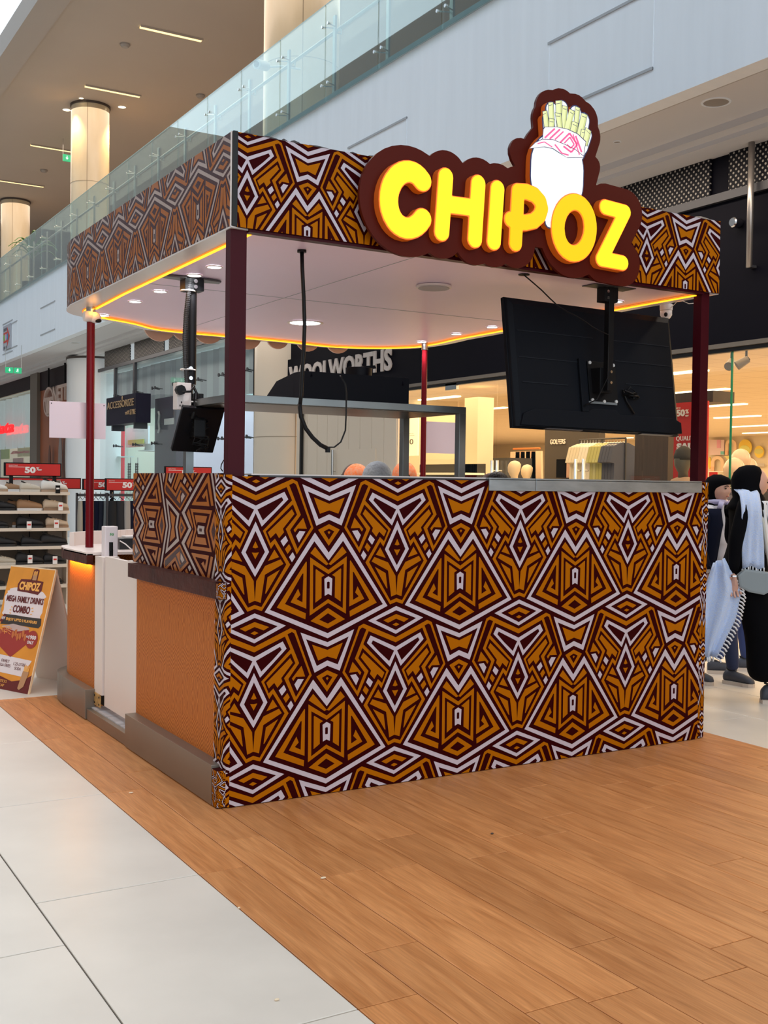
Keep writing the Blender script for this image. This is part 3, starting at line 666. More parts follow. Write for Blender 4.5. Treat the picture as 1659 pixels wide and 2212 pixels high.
b = MB(); b.lathe([(.011, 0), (.014, -.008)], (.012, 1.965, .70), 12, 'x'); b.build('lock', m_black, dr)
b = MB(); b.box(0, .10, 1.935, 2.09, .165, .985); part('door_post', b, m_panel, .002)
b = MB(); b.box(-.004, .0, 1.95, 2.095, .09, .165); part('hinge_block', b, m_ply)
b = MB()
for yy in (1.975, 2.065):
    for zz in (.105, .148): b.lathe([(.006, 0), (.006, -.003)], (-.004, yy, zz), 8, 'x')
part('screw', b, m_black)
b = MB(); b.box(-.05, .02, 1.306, 2.073, .004, .068); part('step_plinth', b, m_pli, .002)
b = MB(); b.box(-.02, .9, 1.306, 2.073, .06, .075); part('inner_floor', b, mat('grey_marble_floor', (.50, .47, .48), rough=.4, noise=.35, nscale=4, aniso=(1, 5, 1)))
# small counter at the back-left, curving round the back
def arc(pts, n=8):
    out = []
    P4 = [pts[0]]+list(pts)+[pts[-1]]
    for i in range(1, len(P4)-2):
        p0, p1, p2, p3 = [np.array(q, float) for q in P4[i-1:i+3]]
        for k in range(n):
            t = k/n; out.append(tuple(.5*((2*p1)+(-p0+p2)*t+(2*p0-5*p1+4*p2-p3)*t*t+(-p0+3*p1-3*p2+p3)*t**3)))
    out.append(tuple(pts[-1])); return out
back = arc([(0, 2.66), (.045, 2.86), (.20, 3.02), (.45, 3.14), (.80, 3.36), (1.42, 3.42), (2.0, 3.46), (2.55, 3.42), (2.86, 3.15), (2.88, 2.75)], 6)
inn = [(x+.42*(1 if x < .5 else (0 if x < 2.5 else -1)), y-(.42 if .15 < x < 2.8 else .12)) for x, y in back]
def wall(mb, path, nrm, t, z0, z1):
    for p, q in zip(path[:-1], path[1:]):
        dx, dy = q[0]-p[0], q[1]-p[1]; L = math.hypot(dx, dy) or 1; nx, ny = dy/L*t, -dx/L*t
        mb.prism([(p[0], p[1]), (q[0], q[1]), (q[0]+nx, q[1]+ny), (p[0]+nx, p[1]+ny)], lambda a, bb, d: (a, bb, d), z0, z1)
b = MB(); b.box(.0, .04, 2.09, 2.66, .18, .925); wall(b, back, 1, .04, .18, .925); part('counter_panel', b, m_oran)
b = MB(); b.box(-.04, .0, 2.13, 2.66, .930, .995); wall(b, [(x-.0, y+.0) for x, y in back], 1, -.04, .930, .995); part('counter_ledge', b, MATS['wrinkled_brown_film'], .002)
b = MB(); top = [(-.04, 2.13), (-.04, 2.66)]+[(x-.035 if x < .5 else x, y+.03) for x, y in back[1:]]+[(2.5, 2.75), (2.45, 3.0), (2.0, 3.05), (1.42, 3.02), (.9, 2.98), (.55, 2.80), (.42, 2.60), (.42, 2.13)]
b.prism(top, lambda a, bb, d: (a, bb, d), .985, 1.002); part('counter_top', b, m_panel)
b = MB(); wall(b, [(x, y-.02) for x, y in back[6:]], 1, .03, 1.002, 1.09); part('counter_upstand', b, m_panel)
b = MB(); pth = [(-.059, 2.076), (-.059, 2.60)]+[(x-.055*(1 if x < .3 else .3), y+.03) for x, y in back[1:]]
wall(b, pth, 1, .06, .006, .182); part('plinth', b, m_pli, .002)
b = MB(); b.box(2.80, 2.86, .14, 2.75, .0, 1.455); part('side_wall', b, m_mar)
b = MB(); b.box(.13, 2.80, .15, .60, .88, .92); part('inner_worktop', b, m_steel)
# posts
b = MB(); b.box(-.012, .066, .020, .072, 1.45, 2.557); part('post', b, m_post, .002)
b = MB(); b.box(2.868, 2.930, .02, .082, 1.45, 2.557); part('post', b, m_post, .002)
def pole(c, z0, z1, r, col, lab):
    b = MB(); b.lathe([(r, z0), (r, z1)], (*c, 0), 24); o = part('pole', b, m_pole, smooth=True, auto=40, label=lab)
    b = MB(); b.lathe([(r+.004, z1-.055), (r+.004, z1)], (*c, 0), 24); b.build('collar', m_steel, o, smooth=True, auto=40)
    if col:
        b = MB(); b.lathe([(r+.03, z0), (r+.03, z0+.012), (r+.004, z0+.02)], (*c, 0), 20); b.build('flange', m_steel, o, smooth=True, auto=40)
pL = P(160, 1178, 'z', 1.0)
pole((.115, 2.62), 1.002, 2.557, .026, 0, 'round maroon pole'); pole((2.86, 2.92), 1.0, 2.557, .022, 0, 'round red pole')
# canopy
ZC, ZT = 2.557, 2.967
cout = [(-.0146, 0), (-.0146, 2.62)]+arc([(-.0146, 2.62), (.025, 2.86), (.125, 3.03), (.30, 3.13), (.50, 3.24), (.817, 3.475), (1.42, 3.515), (1.863, 3.53), (2.314, 3.60), (2.682, 3.48), (2.954, 3.20), (3.018, 2.88), (2.985, 2.5)], 5)[1:]+[(2.972, 0)]
def inset(poly, t):
    out = []; n = len(poly)
    for i in range(n):
        p0, p1, p2 = poly[i-1], poly[i], poly[(i+1) % n]
        d1 = np.array(p1)-np.array(p0); d2 = np.array(p2)-np.array(p1); d1 /= np.linalg.norm(d1)+1e-9; d2 /= np.linalg.norm(d2)+1e-9
        n1 = np.array([d1[1], -d1[0]]); n2 = np.array([d2[1], -d2[0]]); m_ = n1+n2; m_ /= np.linalg.norm(m_)+1e-9; c = max(.5, float(m_@n1))
        out.append(tuple(np.array(p1)+m_*t/c))
    return out
cin = inset(cout, .11); cin[0] = (.094, .02); cin[1] = (.150, 2.62)
led_path = [(.096, .05), (.110, 1.0), (.124, 1.95), (.150, 2.62)]+[(x, y) for x, y in inset(cout, .112)[3:-1]]+[(2.868, 1.2), (2.866, .06)]
crim = inset(cout, -.004)
b = MB(); n = len(cout)
for i in range(n-1):      # rim all round except the front
    a0, a1, c0, c1 = crim[i], crim[i+1], cin[i], cin[i+1]
    b.prism([a0, a1, c1, c0], lambda x, y, d: (x, y, d), ZC-.008, ZC-.001)
part('canopy_rim', b, mat('rim_white', (.66, .62, .60), rough=.22))
b = MB(); b.prism(inset(cout, .02), lambda x, y, d: (x, y, d), ZC+.0005, ZC+.02); cp = part('canopy_ceiling', b, m_ceil)
b = MB(); b.prism(inset(cout, .03), lambda x, y, d: (x, y, d), ZT-.06, ZT-.045); part('canopy_roof', b, m_dark)
b = MB(); b.box(.07, 2.87, .004, .05, ZC-.016, ZC+.03); part('front_beam', b, m_post)
b = MB(); b.tube([(x, y, ZC-.012) for x, y in led_path], .008, 6)
o = part('led_strip', b, m_led, label='glowing amber light strip')
b = MB()
for (x0, y0), (x1, y1) in zip(led_path[:-1], led_path[1:]):
    dx, dy = x1-x0, y1-y0; L = math.hypot(dx, dy); nx, ny = dy/L*.017, -dx/L*.017; b.prism([(x0-nx, y0-ny), (x1-nx, y1-ny), (x1+nx, y1+ny), (x0+nx, y0+ny)], lambda x, y, d: (x, y, d), ZC-.012, ZC-.0085)
part('led_channel', b, mat('amber_channel', (.6, .25, .03), emit=(1., .24, .0), es=.28), label='amber lit silicone channel of the light strip')
b = MB(); b.box(.09, .14, .055, .075, ZC-.004, ZC+.012).box(2.80, 2.85, .055, .075, ZC-.004, ZC+.012); part('led_strip', b, m_led, label='glowing amber end of the light strip')
b = MB(); b.box(0, .0035, .05, 3.2, ZC-.0012, ZC+.0008); b.v = [(v[0]+1.0, v[1], v[2]) for v in b.v]; part('ceiling_seam', b, m_groove)
b = MB(); b.box(.1, 2.9, 1.60, 1.6035, ZC-.0012, ZC+.0008); part('ceiling_seam', b, m_groove)
# fascia
b = MB(); b.box(.008, 2.975, -.008, .004, ZC-.003, ZT-.004); ff = part('front_fascia', b, m_mar)
b = MB(); wrap(b, .008, 2.975, ZC-.003, ZT-.004, lambda a, z, d: (a, -.008-d, z), .052, .2950, 2.949, .542); b.build('printed_wrap', WR, ff, fix=False)
b = MB(); b.box(-.0135, .0075, -.0075, .004, ZC, ZT); part('corner_gap', b, mat('black_gap', (.004, .004, .004), rough=.6))
pathc = [(-.0146, .012)]+cout[1:-1]
acc = [0.]
for p, q in zip(pathc[:-1], pathc[1:]): acc.append(acc[-1]+math.hypot(q[0]-p[0], q[1]-p[1]))
def onp(a, z, d):
    for i in range(len(acc)-1):
        if a <= acc[i+1]+1e-7 or i == len(acc)-2:
            t = (a-acc[i])/(acc[i+1]-acc[i]+1e-12); p, q = pathc[i], pathc[i+1]; L = acc[i+1]-acc[i]; nx, ny = -(q[1]-p[1])/L, (q[0]-p[0])/L
            return (p[0]+(q[0]-p[0])*t+nx*d, p[1]+(q[1]-p[1])*t+ny*d, z)
b = MB()
for i in range(len(acc)-1):
    b.rings([[onp(acc[i]+1e-5, z, 0) for z in (ZC, ZT)], [onp(acc[i+1]-1e-5, z, 0) for z in (ZC, ZT)]], cap=False, closed=False)
b2 = MB()
for i in range(len(acc)-1):
    q = [onp(acc[i]+1e-5, ZC, 0), onp(acc[i+1]-1e-5, ZC, 0)]; 
    b2.prism([(q[0][0], q[0][1]), (q[1][0], q[1][1]), (q[1][0]*.985+.02, q[1][1]*.99+.01), (q[0][0]*.985+.02, q[0][1]*.99+.01)], lambda x, y, d: (x, y, d), ZC, ZT)
sf = part('side_fascia', b2, g_mar, smooth=True, auto=50)
b = MB(); wrap(b, 0, acc[-1], ZC, ZT, onp, .089, .3055, 2.862, .56, flip=True, cuts=acc); b.build('printed_wrap', WRG, sf, fix=False, smooth=True)
b = MB(); b.box(-.019, -.0146, .004, .012, ZC, ZT); part('fascia_edge_trim', b, m_panel)
# ragged film along the top edge of the front fascia
b = MB(); rr = random.Random(3); x = .03
while x < 2.95:
    w = rr.uniform(.03, .14); h = rr.uniform(.001, .010); b.face([(x, -.009, ZT-.006), (x+w, -.009, ZT-.006), (x+w*.8, -.007, ZT-.004+h*.5), (x+w*.4, -.006, ZT-.004+h), (x+w*.1, -.007, ZT-.003+h*.3)]); x += w*rr.uniform(1., 2.2)
part('torn_film', b, mat('torn_film', (.06, .05, .05), rough=.3))
# canopy downlights
zz = ZC
dls = []
for u, v in ((463, 576), (420, 594), (346, 629), (292, 651), (239, 674), (911, 738), (986, 721), (1063, 706), (1332, 651)):
    x, y, _ = P(u, v, 'z', zz); x = min(x, 2.84); dls.append((x, y))
dls[4] = (dls[4][0], 2.96)
def canopy_light(x, y, r):
    b = MB(); b.lathe([(r, -.003), (r, -.001)], (x, y, zz), 20); o = part('downlight', b, m_ledw2)
    b = MB(); b.rings([[(x+q*math.cos(2*math.pi*k/20), y+q*math.sin(2*math.pi*k/20), zz+h) for k in range(20)] for q, h in ((r, -.001), (r*1.05, -.006), (r*1.2, -.004), (r*1.24, -.0005))], cap=False); b.build('ring', m_panel, o, smooth=True)
for x, y in dls: canopy_light(x, y, .036)
x, y, _ = P(659, 697, 'z', zz); canopy_light(x, y, .105)
spot('canopy_big_light', (x, y, zz-.02), 16, (.95, .97, 1), 160, .1)
for x, y in dls: spot('canopy_light', (x, y, zz-.02), 4., (.95, .97, 1), 130, .035)
x, y, _ = P(937, 617, 'z', zz); b = MB(); b.lathe([(.10, -.002), (.10, -.012), (.085, -.016)], (x, y, zz), 28); v_ = part('ceiling_vent', b, m_panel, smooth=True, auto=30)
b = MB(); b.lathe([(.088, -.0175), (.088, -.016)], (x, y, zz), 28); b.build('grille', mat('vent_grey', (.42, .38, .40), rough=.5), v_)
x, y, _ = P(1132, 592, 'z', zz); b = MB(); b.lathe([(.03, -.002), (.03, -.006)], (x, y, zz), 12); part('cable_hole', b, m_black); HOLE = (x, y)
# amber glow of the hidden strip under the ledges
area('canopy_strip_glow', (.118, 1.35, ZC-.022), .02, 2.5, 1.3, (1., .42, .05), (0, 0, 0))
area('ledge_strip_glow', (-.02, 2.40, .925), .03, .5, .9, (1., .45, .05)); area('ledge_strip_glow', (-.03, .66, .92), .04, 1.1, .02, (1., .55, .2))
# boards fixed to the poles
m_board = mat('pinkish_board', (.74, .62, .68), rough=.4)
yb = 2.66
for (u0, v0, u1, v1), y, lab in (((107, 866, 228, 949), yb, 'plain pinkish white square board on the round maroon pole'), ((918, 910, 1001, 981), 2.95, 'plain lilac square board on the round red pole behind the steel frame')):
    p, q = P(u0, v0, 'y', y), P(u1, v1, 'y', y)
    t = thing('blank_board', lab, 'board', (p[0], y, q[2])); b = MB(); b.box(p[0], q[0], y, y+.006, q[2], p[2]); b.build('panel', m_board, t, bevel=.001)
    b = MB()
    for xx in (p[0]+.012, q[0]-.012): b.lathe([(.004, 0), (.004, -.002)], (xx, y, p[2]-.014), 8, 'y')
    b.build('screw', m_darkm, t)
# ---------------------------------------------------------------- illuminated sign
YF, YB = -.125, -.078
def S(x, y, yp=YF): q = P(780+x/2.676, 200+y/2.676, 'y', yp); return (q[0], q[2])
def ell(cx, cy, rx, ry, a0, a1, n=26): return [S(cx+rx*math.cos(math.radians(a0+(a1-a0)*k/n)), cy-ry*math.sin(math.radians(a0+(a1-a0)*k/n))) for k in range(n+1)]
LET = {
 'C': [ell(272, 620, 112, 165, 42, 318)],
 'H': [[S(490, 486), S(467, 808)], [S(678, 526), S(658, 848)], [S(482, 643), S(664, 668)]],
 'I': [[S(789, 556), S(768, 862)]],
 'P': [[S(908, 570), S(893, 872)], [S(908, 570), S(958, 573), S(1005, 592), S(1036, 628), S(1046, 668), S(1032, 712), S(1000, 742), S(950, 752), S(900, 748)], [S(866, 733), S(880, 733)]],
 'O': [ell(1232, 781, 94, 150, 0, 360, 36)],
 'Z': [[S(1413, 662), S(1526, 692), S(1392, 962), S(1512, 985)]],
}
RAD = {'C': .053, 'H': .045, 'I': .0445, 'P': .0425, 'O': .0455, 'Z': .043}
sign = thing('kiosk_sign', 'glowing yellow channel-letter sign with scalloped maroon backing on the front fascia', 'sign', (1.75, -.1, 2.6))
m_back = mat('sign_backing_maroon', (.085, .009, .004), rough=.4, spec=.12)
m_lside = mat('letter_side_terracotta', (.40, .075, .015), rough=.5, spec=.15, emit=(.9, .16, .0), es=.07)
m_yel = mat('yellow_acrylic', (.40, .33, .02), rough=.4, spec=.2, emit=(1., .76, .016), es=.42); m_yel2 = mat('amber_acrylic', (.40, .26, .01), rough=.4, spec=.2, emit=(1., .56, .004), es=.40)
m_rim = mat('red_glow_edge', (.9, .1, .02), emit=(1., .14, .02), es=.6)
fnx = lambda y0: (lambda a, z, d: (a, y0+d, z))
emb_lines = [[S(1135, 480), S(1128, 600), S(1092, 735)]]
def emb_field(X, Y, D):
    e = strokes_d(X, Y, [[S(1134, 430), S(1132, 505)]])-.172
    e = np.minimum(e, strokes_d(X, Y, [[S(1108, 560), S(1092, 660)]])-.085); e = np.minimum(e, strokes_d(X, Y, [[S(1100, 660), S(1088, 750)]])-.032)
    e = np.minimum(e, strokes_d(X, Y, [[S(1128, 290), S(1232, 322)]])-.075); e = np.minimum(e, strokes_d(X, Y, [[S(1100, 100), S(1105, 210)], [S(1160, 90), S(1165, 260)], [S(1238, 120), S(1215, 280)], [S(1285, 160), S(1262, 300)]])-.040)
    e = np.minimum(e, strokes_d(X, Y, [[S(1305, 245), S(1280, 320)], [S(1075, 160), S(1085, 290)]])-.033)
    return e
alll = [l for k in LET for l in LET[k]]
def back_field(X, Y, D):
    d = np.full(X.shape, 9.)
    for k in LET:
        if k == 'C': d = np.minimum(d, np.hypot(X-S(268, 628)[0], (Y-S(268, 628)[1]))-.255)
        else: d = np.minimum(d, strokes_d(X, Y, LET[k])-(RAD[k]+.078))
    d = np.minimum(d, emb_field(X, Y, D)-.058)
    d = np.minimum(d, np.hypot(X-S(925, 345)[0], Y-S(925, 345)[1])-.070); d = np.minimum(d, strokes_d(X, Y, [[S(935, 360), S(990, 450)]])-.075)
    d = np.minimum(d, strokes_d(X, Y, [[S(1335, 425), S(1310, 520)]])-.055)
    q = [S(200, 620), S(560, 660), S(760, 700), S(960, 740), S(1250, 800), S(1420, 840)]
    return np.minimum(d, strokes_d(X, Y, [q])-.12)
lines_all = alll+emb_lines+[[S(1200, 60), S(900, 300)]]
bl = field_loops(lines_all, .12, pad=.25, extra=back_field)
bl = [l for l in bl if len(l) > 30]
# draw the field a little farther out so the panel keeps its outline where it really hangs
def shift_loops(ls, y0, y1):
    out = []
    for l in ls:
        q = []
        for x, z in l:
            t = (y1-CAM[1])/(y0-CAM[1]); q.append((CAM[0]+(x-CAM[0])*t, CAM[2]+(z-CAM[2])*t))
        out.append(q)
    return out
fill_part('backing_panel', shift_loops(bl, YF, YB), fnx(YB), .018, m_back, sign)
for k in LET:
    lp = field_loops(LET[k], RAD[k])
    L = fill_part('letter', lp, fnx(YF+.004), .042, m_lside, sign)
    fill_part('glow_edge', field_loops(LET[k], RAD[k]-.002), fnx(YF+.0015), .003, m_rim, L)
    fill_part('letter_face', field_loops(LET[k], RAD[k]-.0065), fnx(YF-.004), .006, m_yel2 if k in 'PO' else m_yel, L)
m_lightbox = mat('white_lightbox', (.4, .42, .4), emit=(.90, 1., .97), es=.40); m_outl = mat('print_outline_blue', (.05, .06, .16), rough=.5)
el = field_loops(lines_all, .1, pad=.25, extra=emb_field); el = [l for l in el if len(l) > 20]
EY = YF+.008
emb = fill_part('emblem_box', shift_loops(el, YF, EY), fnx(EY), .035, m_lside, sign, label='light box shaped like a bundle of fries in a patterned band')
eo = field_loops(lines_all, .1, pad=.25, extra=lambda X, Y, D: emb_field(X, Y, D)-.0005); eo = [l for l in eo if len(l) > 20]
fill_part('emblem_outline', shift_loops(eo, YF, EY), fnx(EY-.003), .003, m_outl, emb)
ei = field_loops(lines_all, .1, pad=.25, extra=lambda X, Y, D: emb_field(X, Y, D)+.0055); ei = [l for l in ei if len(l) > 20]
fill_part('emblem_face', shift_loops(ei, YF, EY), fnx(EY-.004), .005, m_lightbox, emb)
ZF = EY-.006
def SP(pts, y): return [P(780+a/2.676, 200+bb/2.676, 'y', y) for a, bb in pts]
fries = [[(1050, 110), (1074, 104), (1092, 215), (1062, 218)], [(1083, 58), (1110, 55), (1119, 215), (1088, 205)], [(1125, 48), (1160, 45), (1162, 215), (1130, 205)], [(1165, 75), (1193, 82), (1180, 220), (1152, 215)], [(1122, 118), (1155, 122), (1165, 215), (1140, 210)], [(1205, 95), (1235, 110), (1202, 235), (1170, 225)], [(1240, 80), (1265, 90), (1250, 245), (1225, 240)], [(1222, 165), (1255, 180), (1237, 250), (1205, 240)], [(1275, 118), (1308, 130), (1278, 265), (1246, 250)], [(1088, 150), (1118, 155), (1114, 215), (1086, 210)], [(1275, 212), (1302, 218), (1285, 290), (1262, 275)], [(1300, 200), (1330, 225), (1306, 310), (1280, 295)]]
m_fry = mat('fries_print', (.4, .4, .22), emit=(.80, .85, .40), es=.33); m_fry2 = mat('fries_print_shade', (.35, .36, .18), emit=(.62, .68, .24), es=.3)
for i, q in enumerate(fries):
    yy = ZF-.0006*i
    b = MB(); w = .0035; c = np.mean(q, axis=0); w_ = 3.2; qo = [tuple(c+(np.array(p)-c)*1.0+np.sign(np.array(p)-c)*2.6) for p in q]
    b.mi(1).face(SP(qo, yy)); b.mi(0).face(SP(q, yy-.0002)); b.mi(2).face(SP([q[1], q[2], (q[2][0]*.72+q[3][0]*.28, q[2][1]*.72+q[3][1]*.28), (q[1][0]*.72+q[0][0]*.28, q[1][1]*.72+q[0][1]*.28)], yy-.0004))
    b.mi(1).face(SP([(q[0][0]+2, q[0][1]+16), (q[1][0]-6, q[1][1]+14), (q[1][0]-6, q[1][1]+17), (q[0][0]+2, q[0][1]+19)], yy-.0005))
    b.build('fry', [m_fry, m_outl, m_fry2], emb, fix=False)
yy = ZF-.0085
band = [(1055, 212), (1065, 200), (1130, 200), (1190, 212), (1250, 240), (1298, 285), (1290, 330), (1285, 375), (1240, 374), (1190, 375), (1145, 345), (1110, 322), (1060, 312), (975, 322), (1008, 290), (1050, 270)]
b = MB(); b.mi(1).face(SP([(x+(3 if x > 1150 else -3), y+(3 if y > 290 else -3)) for x, y in band], yy)); b.mi(0).face(SP(band, yy-.0003))
def zig(pts, w, m):
    for (x0, y0), (x1, y1) in zip(pts[:-1], pts[1:]):
        dx, dy = x1-x0, y1-y0; L = math.hypot(dx, dy); nx, ny = -dy/L*w, dx/L*w
        b.mi(m).face(SP([(x0+nx, y0+ny), (x1+nx, y1+ny), (x1-nx, y1-ny), (x0-nx, y0-ny)], yy-.0007))
zig([(1062, 262), (1120, 208)], 5, 2); zig([(1090, 268), (1150, 212)], 5, 2); zig([(1120, 272), (1170, 225)], 4, 2); zig([(1150, 290), (1205, 235), (1250, 300), (1215, 345), (1170, 310)], 5, 2); zig([(1175, 292), (1207, 258), (1232, 300), (1212, 322), (1190, 300)], 4, 2)
zig([(1240, 250), (1275, 345)], 5, 2); zig([(1225, 240), (1262, 360)], 3, 2); zig([(1050, 270), (1110, 272), (1180, 300), (1240, 330), (1288, 368)], 1.6, 1); zig([(1020, 295), (1060, 285), (1105, 315)], 3, 2); zig([(1120, 300), (1160, 350), (1200, 362)], 4, 2)
b.build('patterned_band', [mat('band_white_print', (.4, .38, .38), emit=(1., .88, .92), es=.36), m_outl, mat('band_pink_print', (.8, .1, .25), emit=(.95, .08, .22), es=.33)], emb, fix=False)

# scalloped backing of a second sign on the rear of the canopy, seen below the light strip
rs_ = thing('rear_sign_backing', 'scalloped lower edge of a second sign hanging behind the rear canopy edge', 'sign', (1.4, 3.60, 2.5))
pp = [P(u, v, 'y', 3.62) for u, v in ((345, 700), (400, 704), (450, 705), (535, 722), (600, 727), (665, 730), (730, 732))]
lp = field_loops([[(p[0], p[2]) for p in pp[:3]], [(p[0], p[2]) for p in pp[3:]]], .001, pad=.3, extra=lambda X, Y, D: np.minimum.reduce([np.hypot(X-p[0], Y-p[2])-r for p, r in zip(pp, (.13, .115, .135, .12, .10, .11, .12))]+[strokes_d(X, Y, [[(pp[0][0], 2.72), (pp[-1][0], 2.72)]])-.16]))
fill_part('backing', [l for l in lp if len(l) > 10], lambda a, z, d: (a, 3.615+d, z), .02, mat('rear_backing_peach', (.62, .40, .30), rough=.4), rs_)
# ---------------------------------------------------------------- shop fronts along the walkway (plane x = 5.8)
XS = 5.8
def Y_(u, v, x=XS): return P(u, v, 'x', x)[1]
m_shopfloor = tiled_mat('shop_floor_tile', (.62, .52, .40), (.3, .25, .2), .6, .6, rough=.25)
m_shopceil = tiled_mat('shop_ceiling_tile', (.78, .66, .50), (.50, .38, .26), .6, .6, rough=.9, w=.006)
m_shopwall = mat('shop_wall_cream', (.80, .70, .54), rough=.8)
m_grey = mat('warm_grey_wall', (.085, .076, .070), rough=.8, spec=.1); m_brown = mat('dark_brown_timber', (.060, .042, .034), rough=.5, noise=.25, nscale=5, aniso=(1, 8, .5))
m_slotw = mat('shop_tube_light', (1, .95, .7), emit=(1., .88, .55), es=2.2)
m_redb = mat('sale_red', (.55, .015, .012), rough=.5); m_wht = mat('print_white', (.80, .76, .74), rough=.5)
m_navy = mat('navy_cloth', (.008, .010, .024), rough=.9, spec=.1); m_skin = mat('skin', (.60, .33, .24), rough=.5); m_blackc = mat('black_cloth', (.003, .003, .004), rough=.85, spec=.06)
# clothing shop : structure
b = MB(); b.box(5.95, 24.2, -8, 12.54, -.005, .004).box(9.75, 24.2, 12.54, 34, -.005, .004); b.build('floor_shop', m_shopfloor, None, kind='structure')
b = MB(); b.box(5.96, 24.2, -8, 12.54, 2.95, 3.05).box(9.75, 24.2, 12.54, 34, 2.95, 3.05); b.build('ceiling_shop', m_shopceil, None, kind='structure')
b = MB(); b.box(24.0, 24.2, -8, 34, 0, 3.0).box(6.9, 9.75, 12.54, 12.62, 0, 3.0).box(5.96, 24.2, -8.1, -8.0, 0, 3.0).box(9.68, 9.76, 12.62, 34, 0, 3.0).box(9.75, 24.2, 33.9, 34, 0, 3.0); b.build('wall_shop', m_shopwall, None, kind='structure')
b = MB(); b.box(5.802, 5.95, -8, 12.9, 2.70, 4.42); b.build('wall_shopfront', m_dark, None, kind='structure')
fas = thing('shop_fascia', 'black shop fascia board above the lit clothing shop with large pale lettering', 'sign', (5.76, 3, 2.7))
b = MB(); b.box(5.76, 5.80, -8, 11.47, 2.73, 3.365); b.build('board', m_dark, fas)
b = MB(); b.box(5.755, 5.80, -8, 11.47, 2.69, 2.73); b.build('metal_trim', mat('bronze_trim', (.30, .25, .20), rough=.35, metal=.8), fas)
text_part('lettering', 'WOOLWORTHS', (5.755, 11.38, 2.945), (0, -1, 0), (0, 0, 1), mat('fascia_letter_pale', (.55, .50, .48), rough=.5), fas, height=.30, width=3.14, depth=.02, bold=.035)
b = MB(); b.box(5.79, 5.85, -8, 8.15, 2.655, 2.70); b.build('trim_4', mat('black_track', (.004, .004, .005), rough=.4), None, kind='structure')
def perforated(y0, y1, z0, label, step=1.62, gap=.22, mul=True):
    t = thing('perforated_panel_band', label, 'panel', (XS, (y0+y1)/2, z0)); y = y0
    while y < y1-.3:
        ye = min(y+step-gap, y1); b = MB(); b.box(5.77, 5.79, y, ye, z0, 4.418); b.build('perforated_panel', m_perf, t); y += step
    b = MB(); b.box(5.755, 5.80, y0, y1, z0-.075, z0); b.build('rail', m_darkm, t)
perforated(-7, 12.6, 4.08, 'perforated dark metal panels above the clothing shop fascia')
perforated(12.9, 21.9, 4.05, 'perforated dark metal panels above the accessory shop window', step=2.2, gap=.3)
p = P(1627, 330, 'x', 5.72); q = P(1620, 579, 'x', 5.72)
t = thing('vertical_tube', 'slim vertical steel tube on the black shop fascia at the right edge', 'tube', (5.72, p[1], q[2])); b = MB(); b.tube([(5.70, p[1], 4.42), (5.70, p[1], q[2])], .028, 10); b.build('tube', mat('tube_steel', (.40, .36, .33), rough=.35, metal=.8), t, smooth=True)
b = MB(); b.box(5.70, 5.80, p[1]-.03, p[1]+.03, q[2], q[2]+.02); b.build('bracket', m_darkm, t)
p = P(1583, 480, 'x', 5.70); t = thing('round_cap', 'round steel cap on the black shop fascia', 'cap', p); b = MB(); b.lathe([(.03, .10), (.045, .08), (.045, .0), (.035, -.01)], p, 20, 'x'); b.build('cap', m_chrome, t, smooth=True, auto=40)
# glass of the clothing shop
gl = thing('shop_window', 'tall frameless glass front of the warmly lit clothing shop', 'window', (XS, 2, 0))
ys = [8.12, 7.9, 6.75, 5.95, 5.15, 4.35, 3.55, 2.45, 1.35, .25, -.85, -1.95, -3.05]
for a, c in zip(ys[:-1], ys[1:]):
    b = MB(); b.box(5.805, 5.815, c+.004, a-.004, .01, 2.69); b.build('glass_pane', m_shopgls, gl)
for y in (Y_(1072, 1000), Y_(1083, 1000), Y_(1253, 1000), Y_(1270, 1000)):
    b = MB(); b.tube([(5.74, y, .75), (5.74, y, 1.72)], .018, 10).tube([(5.74, y, .9), (5.81, y, .9)], .008, 6).tube([(5.74, y, 1.6), (5.81, y, 1.6)], .008, 6); b.build('door_handle', m_steel, gl, smooth=True)
b = MB(); b.box(5.79, 5.83, Y_(975, 840)-.12, Y_(975, 840)+.12, 2.60, 2.68); b.build('door_closer', m_steel, gl)
b = MB(); b.box(5.803, 5.817, 2.44, 2.455, .01, 2.69); b.build('green_glass_edge', mat('green_edge', (.02, .22, .10), rough=.2), gl)
# ceiling tubes
rg = random.Random(5)
for i, x in enumerate((6.9, 8.9, 11.2, 13.8, 16.6, 19.6, 22.4)):
    for j, y in enumerate([v_+x*.75-5 for v_ in (-1., 1.8, 4.6, 7.4, 10.2)]):
        if x < 9.7 and y > 12: continue
        t = tag(MB().box(x-.06, x+.06, y-.6, y+.6, 2.93, 2.949).build('tube_light', m_slotw), 'shop ceiling tube light, %s row from the glass, %s from the right' % (('first', 'second', 'third', 'fourth', 'fifth', 'sixth', 'seventh')[i], ('first', 'second', 'third', 'fourth', 'fifth', 'sixth')[j]), 'light', 'ceiling tubes of the clothing shop')
def track_spot(c, d, label):
    t = thing('track_spotlight', label, 'light', c); c = Vector(c); d = Vector(d).normalized()
    b = MB(); b.tube([c, c+Vector((0, 0, .22))], .012, 6).tube([c-d*.03, c], .02, 6); b.build('arm', m_darkm, t)
    b = MB(); b.tube([c-d*.02, c+d*.10], [.035, .045], 12); b.build('head', mat('spot_grey', (.20, .17, .15), rough=.4), t, smooth=True, auto=40)
track_spot(P(1580, 782, 'x', 6.3), (-.6, -.3, -.4), 'grey track spotlight behind the shop glass at the right, left one of a pair'); track_spot(P(1612, 778, 'x', 6.3), (-.5, .4, -.4), 'grey track spotlight behind the shop glass at the right, right one of a pair')
